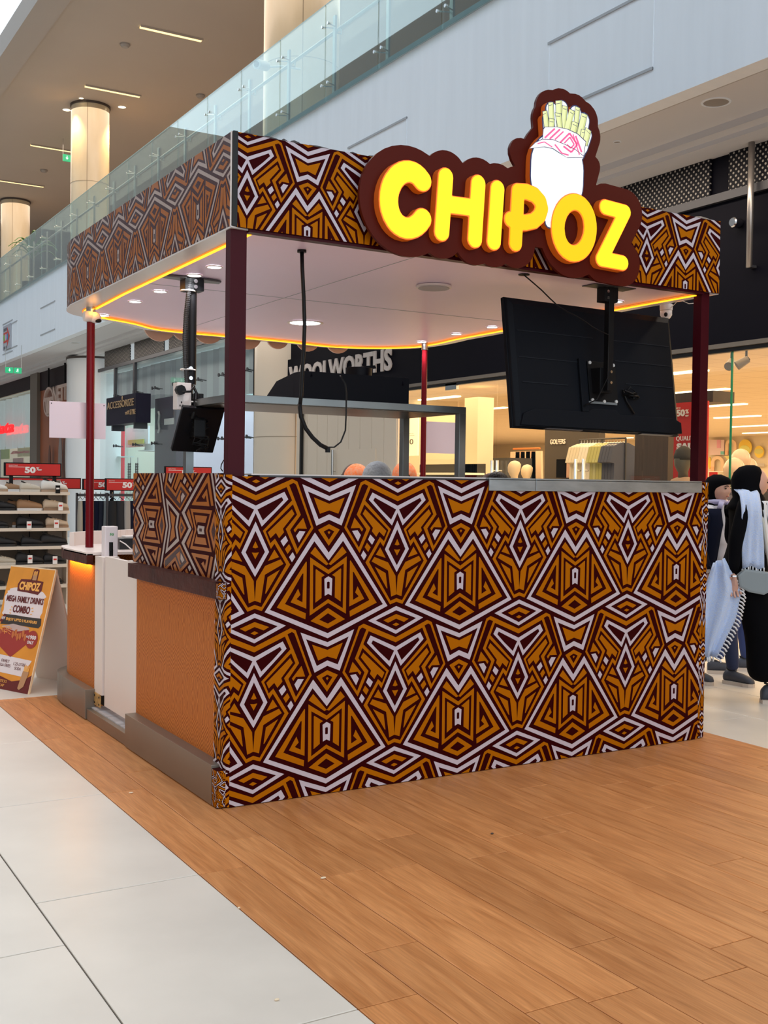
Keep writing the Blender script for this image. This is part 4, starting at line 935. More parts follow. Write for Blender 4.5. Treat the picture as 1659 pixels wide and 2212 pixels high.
# walls and fittings inside
def wallbox(name, u0, u1, v0, v1, x, m, label, cat, th=.12, zlow=None):
    p, q = P(u0, v0, 'x', x), P(u1, v1, 'x', x); z0 = q[2] if zlow is None else zlow; y0, y1 = sorted((p[1], q[1]))
    t = thing(name, label, cat, (x, (y0+y1)/2, z0)); b = MB(); b.box(x, x+th, y0, y1, z0, p[2]); b.build('panel', m, t); return t, y0, y1, z0, p[2]
t, *_ = wallbox('partition', 1178, 1292, 900, 1030, 9.0, m_grey, 'grey partition lettered for polo shirts inside the clothing shop', 'partition', zlow=0)
p = P(1189, 960, 'x', 8.99); q = P(1222, 948, 'x', 8.99); text_part('lettering', 'GOLFERS', p, (0, -1, 0), (0, 0, 1), m_wht, t, height=q[2]-p[2], width=p[1]-q[1], depth=.01, bold=.02)
for (u0, u1, v0, v1, m, lab) in ((1202, 1222, 992, 1032, m_blackc, 'black'), (1224, 1246, 995, 1032, mat('photo_pale', (.55, .35, .28), noise=.5, nscale=4), 'pale')):
    wallbox('display_poster', u0, u1, v0, v1, 8.9, m, 'small %s poster frame in front of the grey partition' % lab, 'poster', th=.04)
wallbox('pillar', 1373, 1442, 880, 1030, 6.9, m_brown, 'dark brown timber pillar inside the clothing shop below the television', 'pillar', th=.3, zlow=0)
wallbox('banner_header', 1440, 1540, 852, 868, 6.45, m_brown, 'dark header beam above the red sale banner', 'beam', th=.3)
t, y0, y1, z0, z1 = wallbox('sale_banner', 1457, 1526, 871, 1012, 6.4, m_redb, 'tall red sale banner in the shop window beside the right kiosk post', 'banner', th=.02, zlow=1.0)
def tx(par, s, u, v, u2, v2, x, m=m_wht, **k):
    p, q = P(u, v, 'x', x), P(u2, v2, 'x', x); text_part('lettering', s, (x, p[1], p[2]), (0, -1, 0), (0, 0, 1), m, par, height=q[2]-p[2], width=p[1]-q[1], depth=.006, **k)
tx(t, '50', 1462, 900, 1480, 884, 6.39, bold=.04); tx(t, '%', 1481, 894, 1488, 884, 6.39, bold=.02); tx(t, 'OFF', 1481, 900, 1488, 896, 6.39, bold=.02); tx(t, 'UP TO', 1462, 883, 1470, 880, 6.39)
tx(t, 'QUALITY', 1461, 954, 1505, 941, 6.39); tx(t, 'SALE', 1462, 973, 1508, 956, 6.39, bold=.06); tx(t, 'NOW ON', 1462, 985, 1508, 975, 6.39, bold=.04)
# lit posters at the left end
wallbox('partition', 838, 862, 895, 1030, 8.6, mat('orange_brown_wall', (.42, .20, .09), rough=.7), 'orange brown partition behind the lit price poster', 'partition', zlow=0)
m_lit = mat('lit_poster_cream', (.8, .75, .5), emit=(1., .88, .52), es=.38)
t, *_ = wallbox('price_poster', 861, 902, 904, 984, 8.2, m_lit, 'lit cream price poster reading 5 60 behind the steel frame', 'poster', th=.04)
tx(t, '5 60', 864, 961, 893, 948, 8.19, mat('poster_grey', (.20, .17, .12)), bold=.0)
tx(t, 'STRETCH', 875, 938, 893, 936, 8.19, MATS['poster_grey']); tx(t, 'CHINOS FROM', 872, 942, 895, 940, 8.19, MATS['poster_grey'])
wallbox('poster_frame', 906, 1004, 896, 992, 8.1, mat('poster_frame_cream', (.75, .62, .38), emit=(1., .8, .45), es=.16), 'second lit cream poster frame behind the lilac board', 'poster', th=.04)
wallbox('pillar', 1004, 1030, 860, 1030, 8.0, m_shopwall, 'cream pillar inside the clothing shop right of the steel frame', 'pillar', th=.3, zlow=0)
wallbox('counter_block', 1030, 1098, 990, 1030, 9.5, m_darkm, 'dark cabinet inside the clothing shop behind the black-haired person', 'cabinet', th=.5, zlow=0)
# shelf of folded clothes
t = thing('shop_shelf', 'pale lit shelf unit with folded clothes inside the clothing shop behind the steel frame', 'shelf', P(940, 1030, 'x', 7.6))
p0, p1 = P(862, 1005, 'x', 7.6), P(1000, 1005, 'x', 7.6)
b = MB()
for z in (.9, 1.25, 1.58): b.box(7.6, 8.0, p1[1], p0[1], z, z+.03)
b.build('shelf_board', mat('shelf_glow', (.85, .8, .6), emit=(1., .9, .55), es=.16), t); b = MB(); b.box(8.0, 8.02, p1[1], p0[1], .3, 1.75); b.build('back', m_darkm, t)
k = 0
y = p1[1]+.15
mcs = [mat('folded_%d' % i, c, rough=.9) for i, c in enumerate(((.62, .55, .42), (.70, .66, .55), (.55, .50, .36), (.30, .33, .36), (.62, .32, .25)))]
pile0 = None
while y < p0[1]-.12:
    b = MB()
    for s in range(4): b.box(7.62, 7.95, y-.12+.004*s, y+.12-.003*s, 1.282+.035*s, 1.313+.035*s)
    o = b.build('folded_clothes', mcs[k % 3], bevel=.006); tag(o, 'pile of folded pale clothes on the lit shelf, %s from the right' % ('first', 'second', 'third', 'fourth', 'fifth', 'sixth', 'seventh')[k], 'clothes', 'folded piles on the lit shelf'); y += .30; k += 1
# shelf and piles right of the grey partition
t = thing('display_table', 'white display shelves with folded clothes below the hanging shirts', 'shelf', P(1340, 1030, 'x', 8.3))
p0, p1 = P(1290, 1010, 'x', 8.3), P(1405, 1010, 'x', 8.3)
b = MB(); b.box(8.3, 8.8, p1[1], p0[1], P(1340, 1012, 'x', 8.3)[2]-.03, P(1340, 1012, 'x', 8.3)[2]); b.box(8.3, 8.8, p1[1], p0[1], 1.24, 1.28).box(8.3, 8.35, p1[1], p1[1]+.04, 0, 1.6).box(8.3, 8.35, p0[1]-.04, p0[1], 0, 1.6); b.build('board', m_wht, t)
for i in range(5):
    y = p1[1]+.2+i*(p0[1]-p1[1]-.4)/4; b = MB(); b.box(8.37, 8.7, y-.10, y+.10, 1.282, 1.40); tag(b.build('folded_clothes', mcs[(i*2+3) % 5], bevel=.03), 'folded garment on the white display shelf, %s from the right' % ('first', 'second', 'third', 'fourth', 'fifth')[i], 'clothes', 'folded clothes under the hanging shirts')
# hanging shirts
rail = thing('clothes_rail', 'clothes rail with pale and dark shirts inside the shop below the television', 'rail', P(1300, 952, 'x', 8.1))
p0, p1 = P(1252, 950, 'x', 8.1), P(1352, 950, 'x', 8.1); zr = p0[2]
b = MB(); b.tube([(8.1, p0[1], zr), (8.1, p1[1], zr)], .012, 6); 
for yy in (p0[1], (p0[1]+p1[1])/2, p1[1]): b.tube([(8.1, yy, zr), (8.1, yy, 0)], .012, 6)
b.build('rail', m_darkm, rail)
cols = [(.62, .56, .44)]*4+[(.66, .63, .55)]*3+[(.36, .36, .14)]*4+[(.05, .06, .10)]*4
def shirt(y, x, z, m, label, group, L=.62, w=.20, name='hanging_shirt'):
    t = thing(name, label, 'clothes', (x, y, z), group)
    b = MB(); b.tube([(x, y, z), (x, y, z-.05), (x-.18, y, z-.10), (x+.18, y, z-.10), (x, y, z-.05)], .005, 5, cap=False); b.build('hanger', m_chrome, t)
    b = MB(); prof = [(-.06, -.06), (-w, -.11), (-w-.06, -.32), (-w+.02, -.33), (-w+.01, -L), (w-.01, -L), (w-.02, -.33), (w+.06, -.32), (w, -.11), (.06, -.06)]
    b.prism(prof, lambda a, c, d: (x+a, y+d, z+c), -.028, .028); b.build('shirt', m, t, bevel=.008)
    return t
for i, c in enumerate(cols):
    y = p0[1]+(p1[1]-p0[1])*(i+.7)/(len(cols)+.4); shirt(y, 8.1, zr, mat('shirt_%d' % (0 if i < 4 else 1 if i < 7 else 2 if i < 11 else 3), c, rough=.9), '%s shirt on the rail below the television, %s of its colour from the left' % (('cream', 'white', 'olive', 'navy')[0 if i < 4 else 1 if i < 7 else 2 if i < 11 else 3], ('first', 'second', 'third', 'fourth')[i-(0 if i < 4 else 4 if i < 7 else 7 if i < 11 else 11)]), 'shirts on the rail, '+('cream', 'white', 'olive', 'navy')[0 if i < 4 else 1 if i < 7 else 2 if i < 11 else 3])
# back wall decorations
XW = 23.9
deco = thing('wall_decoration', 'bright wall panel of pastel arches and circles at the back of the clothing shop', 'decoration', P(1600, 985, 'x', XW))
def dm(c, n=[0]): n[0] += 1; return mat('deco_%d' % n[0], c, rough=.6)
def dpoly(pts, m, name, d=.02): b = MB(); b.prism([(P(u, v, 'x', XW)[1], P(u, v, 'x', XW)[2]) for u, v in pts], lambda a, c, dd: (XW-dd, a, c), 0, d); b.build(name, m, deco)
def dell(cu, cv, ru, rv, m, name, d=.03, a0=0, a1=360): dpoly([(cu+ru*math.cos(math.radians(a0+(a1-a0)*k/20)), cv-rv*math.sin(math.radians(a0+(a1-a0)*k/20))) for k in range(21 if a1-a0 < 360 else 20)], m, name, d)
m_a, m_b2, m_y, m_p, m_t = dm((.85, .50, .30)), dm((.85, .62, .42)), dm((.85, .62, .08)), dm((.80, .62, .66)), dm((.20, .55, .55))
dpoly([(1534, 950), (1565, 950), (1565, 983), (1534, 983)], m_p, 'square'); dpoly([(1550, 950), (1558, 950), (1558, 968), (1550, 968)], dm((.8, .4, .55)), 'square', .03); dpoly([(1558, 975), (1565, 975), (1565, 982), (1558, 982)], m_t, 'square', .03)
def arch(cu, v0, v1, r, m1, m2):
    pts = [(cu-r, v1)]+[(cu-r*math.cos(math.radians(a)), v0+r-r*math.sin(math.radians(a))) for a in range(0, 181, 15)]+[(cu+r, v1), (cu+r*.5, v1)]+[(cu+r*.5*math.cos(math.radians(a)), v0+r-r*.5*math.sin(math.radians(a))) for a in range(0, 181, 15)]+[(cu-r*.5, v1)]
    dpoly(pts, m1, 'arch', .03); dpoly([(cu-r, v1), (cu-r, v1-10), (cu-r*.5, v1-10), (cu-r*.5, v1)], m2, 'block', .04)
arch(1580, 949, 983, 12, m_b2, m_a); arch(1551, 985, 1018, 14, m_b2, m_a)
dell(1611, 966, 14, 17, m_y, 'circle'); dell(1610, 972, 12, 10, dm((.75, .75, .22)), 'circle', .04); dell(1641, 976, 10, 13, m_y, 'circle'); dell(1641, 975, 9, 6, dm((.65, .62, .2)), 'circle', .04)
dpoly([(1565, 985), (1582, 985), (1576, 996)], dm((.85, .75, .3)), 'triangle'); dpoly([(1582, 985), (1590, 985), (1590, 992), (1582, 992)], m_t, 'square'); dell(1615, 995, 10, 12, m_a, 'circle'); dpoly([(1630, 1001), (1652, 1001), (1652, 1008), (1630, 1008)], dm((.55, .5, .45)), 'bar'); dell(1534, 1000, 3, 13, m_y, 'circle')
b = MB(); p0, p1 = P(1530, 1018, 'x', 23.4), P(1600, 1018, 'x', 23.4); b.box(23.4, 23.9, p1[1], p0[1], p0[2]-.02, p0[2]); b.build('ledge', m_wht, deco)
for i, (u, v, r) in enumerate(((1586, 1015, .17), (1600, 994, .16), (1600, 1032, .16), (1616, 1012, .16))):
    p = P(u, v, 'x', 9.2+.35*i); t = tag(MB().ball(p, r*.8, r*.8, r*.95, 16, 12).build('balloon', mat('balloon_pale', (.50, .38, .30), rough=.25, coat=.3), smooth=True), ('pale balloon beside the black headscarf, leftmost of the cluster', 'topmost pale balloon of the cluster in the shop', 'lowest pale balloon of the cluster in the shop', 'rightmost pale balloon of the cluster in the shop')[i], 'balloon', 'balloon cluster')
# clothes racks low inside (behind the walkers)
for i in range(10):
    u = 1545+i*12; p = P(u, 1058, 'x', 8.0); shirt(p[1], 8.0, 1.50, mat('rackcloth_%d' % (i % 3), ((.05, .05, .06), (.30, .22, .16), (.45, .40, .33))[i % 3], rough=.9), 'garment number %s on the low rack behind the walkers, counted from the kiosk' % ('one', 'two', 'three', 'four', 'five', 'six', 'seven', 'eight', 'nine', 'ten')[i], 'garments on the low rack behind the walkers', L=.75)
t = thing('clothes_rail', 'low rail carrying the garments behind the walking people', 'rail', (8.0, 1., 1.5)); pa, pb = P(1538, 1058, 'x', 8.0)[1], P(1662, 1058, 'x', 8.0)[1]; b = MB(); b.tube([(8.0, pa, 1.5), (8.0, pb, 1.5)], .012, 6)
for yy in (pa, pb): b.tube([(8.0, yy, 1.5), (8.0, yy, 0)], .012, 6)
b.build('rail', m_darkm, t)
t, *_ = wallbox('rack_sign', 1532, 1549, 1020, 1030, 8.2, m_redb, 'tiny red sale card on the rack inside the shop right of the kiosk post', 'sign', th=.01)
# mannequins
def mannequin(c, H, skin, cloth, label, hat=None, yaw=0):
    t = thing('mannequin', label, 'mannequin', (c[0], c[1], 0)); x, y = c[0], c[1]; k = H/1.85
    b = MB(); prof = [(.07, .02), (.085, .10), (.10, .5), (.15, .85), (.17, .95), (.135, 1.12), (.17, 1.35), (.185, 1.48), (.12, 1.56), (.055, 1.585)]
    b.rings([[(x+r*.72*k*math.cos(a), y+r*1.15*k*math.sin(a), z*k) for a in [2*math.pi*i/16 for i in range(16)]] for r, z in prof]); b.build('clothes', cloth, t, smooth=True)
    b = MB()
    for s in (-1, 1): b.tube([(x, y+s*.17*k, 1.50*k), (x-.01, y+s*.25*k, 1.38*k), (x-.02, y+s*.27*k, 1.15*k)], [.055*k, .07*k, .062*k], 10)
    b.build('sleeve', cloth, t, smooth=True)
    b = MB()
    for s in (-1, 1): b.tube([(x-.02, y+s*.27*k, 1.16*k), (x-.04, y+s*.28*k, .85*k), (x-.05, y+s*.27*k, .75*k)], [.042*k, .03*k, .03*k], 8)
    b.build('arm', skin, t, smooth=True)
    b = MB(); b.rings([[(x+r*math.cos(a)+o, y+r*.85*math.sin(a), z*k) for a in [2*math.pi*i/14 for i in range(14)]] for r, z, o in ((.055, 1.57, 0), (.052, 1.63, -.005), (.062, 1.65, -.012), (.085, 1.70, -.015), (.095, 1.76, -.008), (.09, 1.81, 0), (.06, 1.845, 0), (.01, 1.86, 0))]); b.build('head', skin, t, smooth=True)
    if hat:
        b = MB(); b.rings([[(x+r*math.cos(a)+.0, y+r*.9*math.sin(a), z*k) for a in [2*math.pi*i/14 for i in range(14)]] for r, z in ((.100, 1.755), (.103, 1.79), (.085, 1.85), (.04, 1.885), (.01, 1.895))]); b.build('beanie', hat, t, smooth=True)
    b = MB(); b.lathe([(.2*k, 0), (.2*k, .015)], (x, y, 0), 20); b.build('base', m_chrome, t)
p = P(1477, 985, 'x', 6.12); mannequin(p, 1.80, mat('mannequin_olive', (.10, .085, .062), rough=.5), mat('tan_shirt', (.40, .24, .14), rough=.9), 'mannequin in a tan shirt and dark beanie before the red banner', mat('beanie_dark', (.035, .028, .022), rough=.9))
mw = mat('mannequin_cream', (.75, .62, .45), rough=.4)
p = P(1112, 1000, 'x', 7.4); mannequin(p, 1.76, mw, mw, 'bald cream mannequin behind the black-haired person'); p = P(1139, 1010, 'x', 8.6); mannequin(p, 1.74, mw, mw, 'smaller cream mannequin farther inside the shop beside the television edge')
# children's clothes rail glowing at the back
rail2 = thing('clothes_rail', 'orange wall rail with small pale clothes at the back of the clothing shop', 'rail', P(1130, 970, 'x', 10.5)); p0, p1 = P(1109, 970, 'x', 10.5), P(1166, 970, 'x', 10.5)
b = MB(); b.tube([(10.5, p0[1], p0[2]), (10.5, p1[1], p0[2])], .02, 6); b.build('rail', mat('orange_rail', (.6, .2, .05)), rail2)
for i in range(5):
    y = p0[1]+(p1[1]-p0[1])*(i+.5)/5
    b = MB(); b.prism([(-.14, 0), (.14, 0), (.16, -.5), (-.16, -.5)], lambda a, c, d: (10.5+d, y+a, p0[2]-.05+c), -.02, .02); tag(b.build('small_garment', mat('rackpale_%d' % (i % 2), ((.8, .6, .45), (.75, .45, .3))[i % 2], rough=.9), bevel=.006), 'small pale garment on the orange wall rail, %s from the left' % ('first', 'second', 'third', 'fourth', 'fifth')[i], 'clothes', 'garments on the orange wall rail')
# ---- cream wall section and column between the shops
b = MB(); b.box(5.80, 5.9, 8.15, 11.2, 0, 2.70); cw = b.build('wall_cream', m_cream, None, kind='structure')
OFF[cw] = Vector((0, 0, 0)); cwp = structure('wall_panels')
for i in range(9):
    y0 = 8.16+i*.33; b = MB(); b.box(5.785, 5.80, y0+.004, y0+.326, .02, 2.69); b.build('panel', m_cream, cwp, bevel=.002)
p = P(651, 900, 'x', 5.75); t = thing('black_post', 'thin black vertical post in front of the cream cladding', 'post', (5.75, p[1], 0)); b = MB(); b.box(5.74, 5.77, p[1]-.03, p[1]+.03, 0, P(651, 885, 'x', 5.75)[2]); b.build('post', m_black, t)
p = P(718, 1000, 'x', 5.72); t = thing('handle_bar', 'slim steel pull bar on the cream cladding behind the workers', 'handle', (5.72, p[1], .6)); b = MB(); b.tube([(5.72, p[1], .6), (5.72, p[1], P(718, 972, 'x', 5.72)[2])], .02, 8).tube([(5.72, p[1], .9), (5.79, p[1], .9)], .01, 6).tube([(5.72, p[1], 1.6), (5.79, p[1], 1.6)], .01, 6); b.build('bar', m_steel, t)
p0, p1 = P(720, 972, 'x', 5.78), P(812, 972, 'x', 5.78); t = thing('flush_door', 'flush cream door in the cladding with a fine outline', 'door', (5.78, (p0[1]+p1[1])/2, 0)); b = MB(); b.box(5.772, 5.785, p1[1], p0[1], .01, p0[2]); b.build('leaf', m_cream, t, bevel=.002)
column(6.15, 12.0, .66, 0, 4.42, 'broad cream fluted column between the accessory shop and the clothing shop', m_cream)
column(6.0, 23.05, .66, 0, 4.42, 'broad white column left of the accessory shop', mat('column_white', (.74, .74, .74), rough=.3), seams=False)
# ---- accessory shop
b = MB(); b.box(5.85, 9.6, 12.7, 31.4, -.005, .004); b.build('floor_accessory_shop', m_shopfloor, None, kind='structure')
m_teal = mat('accessory_wall', (.66, .82, .82), rough=.7)
b = MB(); b.box(9.5, 9.6, 12.7, 31.4, 0, 4.1).box(6.1, 9.6, 31.3, 31.4, 0, 4.1).box(5.9, 9.6, 12.7, 12.75, 0, 4.1); b.build('wall_accessory_shop', m_teal, None, kind='structure')
b = MB(); b.box(6.05, 9.6, 12.7, 31.4, 4.0, 4.1); b.build('ceiling_accessory_shop', mat('accessory_ceiling', (.8, .85, .85)), None, kind='structure')
gl2 = thing('shop_window', 'tall glass front of the cool lit accessory shop with steel fittings', 'window', (XS, 17, 0))
yy = [21.85, 20.6, 19.2, 17.95, 16.7, 15.5, 14.3, 13.2, 12.75]
for a, c in zip(yy[:-1], yy[1:]):
    b = MB(); b.box(5.805, 5.815, c+.006, a-.006, .01, 3.97); b.build('glass_pane', glass('accessory_glass', (.93, .97, .97), refl=.03), gl2)
for y, z in [(a+dy, zz) for a in yy[1:-1] for dy in (-.09, .09) for zz in (2.2, 3.35)]:
    b = MB(); b.lathe([(.035, 0), (.035, .02)], (5.775, y, z), 10, 'x').tube([(5.79, y, z), (5.95, y, z-.02)], .012, 6); b.build('glass_clamp', m_darkm, gl2)
for y in (20.6, 19.2):
    b = MB(); b.box(5.76, 5.82, y-.05, y+.05, 2.9, 4.0); b.build('mullion', m_darkm, gl2)
fin = thing('curtain_panels', 'row of pale upright panels in the upper part of the accessory shop window', 'panel', (6.2, 17, 3))
rg = random.Random(2)
for i in range(30):
    y0 = 12.85+i*.30; b = MB(); b.obox((6.25+rg.uniform(0, .05), y0+.14, 3.5), (.012, .02, 0), (-.03, .13, 0), (0, 0, .48)); b.build('panel', mat('pale_slat_%d' % (i % 2), ((.50, .52, .54), (.40, .40, .43))[i % 2], rough=.4), fin)
sg = thing('shop_sign', 'black box sign with thin gold lettering on the accessory shop front', 'sign', P(265, 880, 'x', 5.4))
pa, pb = P(230, 859, 'x', 5.4), P(293, 910, 'x', 5.4)
b = MB(); b.box(5.4, 5.72, pb[1], pa[1], pb[2]-.02, pa[2]-.02); b.build('box', mat('sign_navy_black', (.012, .010, .022), rough=.4, spec=.1), sg)
m_gold = mat('gold_letter', (.45, .30, .16), rough=.35, metal=.3)
def tx2(par, s, u, v, u2, v2, x, m): 
    p, q = P(u, v, 'x', x), P(u2, v2, 'x', x); text_part('lettering', s, (x, p[1], p[2]), (0, -1, 0), (0, 0, 1), m, par, height=q[2]-p[2]+.04, width=p[1]-q[1], depth=.01)
tx2(sg, 'ACCESSORIZE', 232, 885, 289, 864, 5.39, m_gold); tx2(sg, 'with', 271, 896, 279, 890, 5.39, m_gold); tx2(sg, 'STYLE', 281, 896, 293, 887, 5.39, m_gold)
p = P(264, 860, 'x', 5.39); b = MB(); b.ball(p, .01, .04, .045, 8, 6); b.build('ornament', m_gold, sg)
for u in (247, 295):
    p = P(u, 908, 'x', 5.5); b = MB(); b.box(5.45, 5.72, p[1]-.05, p[1]+.05, pb[2]-.14, pb[2]-.02); b.build('bracket', m_darkm, sg)
t, y0, y1, *_ = wallbox('pillar', 335, 380, 862, 1030, 6.0, mat('purple_brown_panel', (.10, .075, .10), rough=.25), 'dark purple brown glossy pillar in the accessory shop window', 'pillar', th=.35, zlow=0)
p, q = P(355, 905, 'x', 5.99), P(375, 916, 'x', 5.99); b = MB(); b.box(5.985, 6.0, q[1], p[1], q[2], p[2]); b.build('switch_plate', m_wht, t)
p = P(344, 912, 'x', 5.99); b = MB(); b.tube([(5.98, p[1]+.02, p[2]+.22), (5.97, p[1]-.06, p[2]+.15), (5.97, p[1]-.02, p[2]), (5.97, p[1]-.06, p[2]-.15), (5.98, p[1]+.02, p[2]-.22)], .022, 6); b.build('handle', m_wht, t)
for (u0, u1, v0, v1, x, m, lab) in ((252, 266, 922, 1030, 7.6, mat('shop_red_panel', (.70, .02, .06), emit=(.8, .02, .06), es=.12), 'upright red display panel in the accessory shop window'), (549, 563, 912, 1030, 6.4, mat('hot_pink_panel', (.85, .05, .18), emit=(1., .06, .22), es=.16), 'hot pink upright panel left of the broad cream column'), (272, 320, 925, 964, 7.9, mat('poster_ice', (.72, .82, .88)), 'pale framed poster inside the accessory shop')):
    wallbox('promo_sheet', u0, u1, v0, v1, x, m, lab, 'panel', th=.04, zlow=(0 if u0 != 272 else None))
t, y0, y1, z0, z1 = wallbox('window_card', 276, 310, 951, 958, 7.85, mat('lime_card', (.55, .65, .12)), 'lime green card on the pale poster in the accessory shop', 'card', th=.02)
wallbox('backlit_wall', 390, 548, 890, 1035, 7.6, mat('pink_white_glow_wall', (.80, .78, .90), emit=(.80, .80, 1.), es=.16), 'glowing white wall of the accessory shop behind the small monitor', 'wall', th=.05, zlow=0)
# shelves with bags, hat and sunglasses stands
p0, p1 = P(216, 988, 'x', 6.6), P(272, 988, 'x', 6.6)
t = thing('glass_shelf', 'small glass shelf with two handbags in the accessory shop window', 'shelf', (6.6, p1[1], p0[2])); b = MB(); b.box(6.45, 6.8, p1[1], p0[1], p0[2]-.02, p0[2]); b.build('board', m_teal, t)
def bag(p, w, h, m, label):
    t = thing('handbag', label, 'bag', p); b = MB(); x, y, z = p; b.prism([(-w*.8, 0), (w*.8, 0), (w, h*.5), (w*.55, h), (-w*.55, h), (-w, h*.5)], lambda a, c, d: (x+d, y+a, z+c), -.07, .07); b.build('body', m, t, bevel=.02)
    b = MB(); b.tube([(x-.05, y-w*.5, z+h), (x-.05, y-w*.3, z+h*1.45), (x-.05, y+w*.3, z+h*1.45), (x-.05, y+w*.5, z+h)], .012, 6); b.build('handle', m, t, smooth=True)
bag(P(224, 987, 'x', 6.6), .18, .38, mat('bag_beige', (.52, .46, .34), rough=.7), 'beige shopping bag on the glass shelf behind the pink board'); bag(P(238, 987, 'x', 6.6), .16, .42, mat('bag_slate', (.10, .11, .13), rough=.5), 'slate grey handbag on the glass shelf'); bag(P(249, 987, 'x', 6.6), .12, .36, mat('bag_apricot', (.72, .42, .25), rough=.6), 'apricot bag on the glass shelf beside the red panel')
p = P(327, 975, 'x', 6.5); t = thing('sun_hat', 'pale brimmed hat in the accessory shop window beside the dark pillar', 'hat', p); b = MB(); b.lathe([(.30, 0), (.30, .01), (.16, .03), (.14, .17), (.02, .18)], p, 20); b.build('hat', mat('hat_pale', (.55, .58, .56), rough=.8), t, smooth=True, auto=40)
for k, (u, w) in enumerate(((282, 'left'), (298, 'right'))):
    p = P(u, 1000, 'x', 6.5); t = thing('sunglasses_stand', w+' wire stand of dark sunglasses in the accessory shop window', 'stand', (6.5, p[1], 0)); b = MB(); b.tube([(6.5, p[1], 0), (6.5, p[1], P(u, 988, 'x', 6.5)[2])], .01, 6).lathe([(.12, 0), (.12, .02)], (6.5, p[1], 0), 14); b.build('pole', m_chrome, t)
    for j in range(8):
        z = P(u, 1003+j*5.5, 'x', 6.5)[2]; b = MB()
        for s in (-1, 1): b.ball((6.47, p[1]+s*.065, z), .012, .055, .035, 8, 6)
        b.build('sunglasses', m_black, t, smooth=True)
# ---- orange shop, grey pilaster and shoe shop at the far left
ya, yb2, yc, yd = Y_(160, 800), Y_(88, 800), Y_(73, 800), 36.
b = MB(); b.box(5.8, 6.0, ya-1.5, yb2, 0, 3.9); b.build('wall_orange_shop', mat('orange_shop_wall', (.36, .10, .035), rough=.4, noise=.35, nscale=.8), None, kind='structure')
b = MB(); b.box(5.78, 6.0, ya-1.5, yb2, 3.9, 4.42).box(5.78, 6.0, yc, yd, 4.02, 4.42); b.build('wall_dark_band', mat('dark_brown_band', (.022, .013, .016), rough=.5, spec=.1), None, kind='structure')
b = MB(); b.box(5.70, 6.0, yb2, yc, 0, 4.42); b.build('wall_pilaster', mat('bronze_pilaster', (.16, .125, .095), rough=.45), None, kind='structure')
lg = thing('shop_logo', 'round pale ring logo on the orange brown shop front', 'sign', P(104, 868, 'x', 5.65)); c = P(104, 868, 'x', 5.65)
ry, rz = .55, P(104, 836, 'x', 5.65)[2]-c[2]
b = MB(); b.rings([[(5.65+dx, c[1]+ry*q*math.cos(2*math.pi*k/28), c[2]+rz*q*math.sin(2*math.pi*k/28)) for k in range(28)] for q, dx in ((1, .08), (1, 0), (.86, 0), (.86, .08))], cap=False); m_pl = mat('logo_pale', (.62, .45, .38), rough=.4); b.build('ring', m_pl, lg)
b = MB()
for k in (-.35, 0, .35): b.tube([(5.66, c[1]+k*.6, c[2]+.1), (5.66, c[1]+k*.2, c[2]-rz*.8)], .045, 6)
b.box(5.64, 5.68, c[1]-.55, c[1]+.4, c[2]+.02, c[2]+.12); b.build('monogram', m_pl, lg)
text_part('lettering', 'NETT', (5.66, c[1]-.6, c[2]-.05), (0, -1, 0), (0, 0, 1), m_pl, lg, height=.42, width=1.4, depth=.04, bold=.03)
b = MB(); b.box(5.64, 5.68, c[1]-.02, c[1]+.02, c[2]+rz, 4.42).box(5.64, 5.68, c[1]-1.7, c[1]-1.66, c[2]+.2, 4.42); b.build('hanger', m_black, lg)
for i, (u, v, h) in enumerate(((107, 1000, .5), (130, 995, .7), (146, 985, .8))):
    p = P(u, v, 'x', 5.7); t = thing('hanging_display', ('narrow brown oval', 'tall grey oval', 'pale draped cloth')[i]+' display on the orange shop window', 'display', p); b = MB(); b.ball(p, .03, .12+.06*i, h, 12, 8); b.build('shape', (mat('disp_brown', (.13, .05, .03)), mat('disp_grey', (.25, .20, .18)), mat('disp_pale', (.55, .52, .48)))[i], t, smooth=True)
b = MB(); b.box(6.9, 7.0, 31.45, yd, 0, 4.1).box(6.05, 6.1, yc, 31.45, 0, 4.1).box(5.8, 6.05, yc, yc+.05, 0, 4.1); b.build('wall_shoe_shop', mat('shoe_shop_wall', (.75, .70, .62), rough=.8), None, kind='structure')
b = MB(); b.box(5.8, 6.05, yc, yd, 4.0, 4.1); b.build('ceiling_shoe_shop', m_shopwall, None, kind='structure')
gl3 = thing('shop_window', 'glass front of the shoe shop at the left edge with bright upright white panels', 'window', (XS, 31, 0))
for i in range(5):
    y0 = yc+.1+i*1.3; b = MB(); b.box(5.80, 5.81, y0, y0+1.28, 0, 4.0); b.build('glass_pane', MATS['accessory_glass'], gl3)
m_wp = mat('white_glow_panel', (.78, .80, .78), rough=.4, emit=(.9, 1, 1), es=.12)
for i in range(7):
    y0 = yc+.15+i*.9; b = MB(); n = 10
    b.rings([[(6.0-.10*math.sin(math.pi*k/n), y0+.8*k/n, z) for k in range(n+1)] for z in (2.35, 3.95)], cap=False, closed=False); b.build('curved_panel', m_wp, gl3, smooth=True)
sb = thing('shop_sign', 'bright red script shop name on the shoe shop window', 'sign', P(0, 930, 'x', 5.6))
m_rl = mat('red_lit_letter', (.9, .02, .02), emit=(1., .01, .015), es=.5)
p = P(-14, 940, 'x', 5.6); q = P(31, 908, 'x', 5.6); text_part('lettering', 'Bata', p, (0, -1, 0), (0, 0, 1), m_rl, sb, height=q[2]-p[2], width=p[1]-q[1], depth=.03, bold=.03, shear=.25)
ps = thing('shop_poster', 'shoe shop window poster with yellow green blocks and red script name', 'poster', P(40, 985, 'x', 6.0))
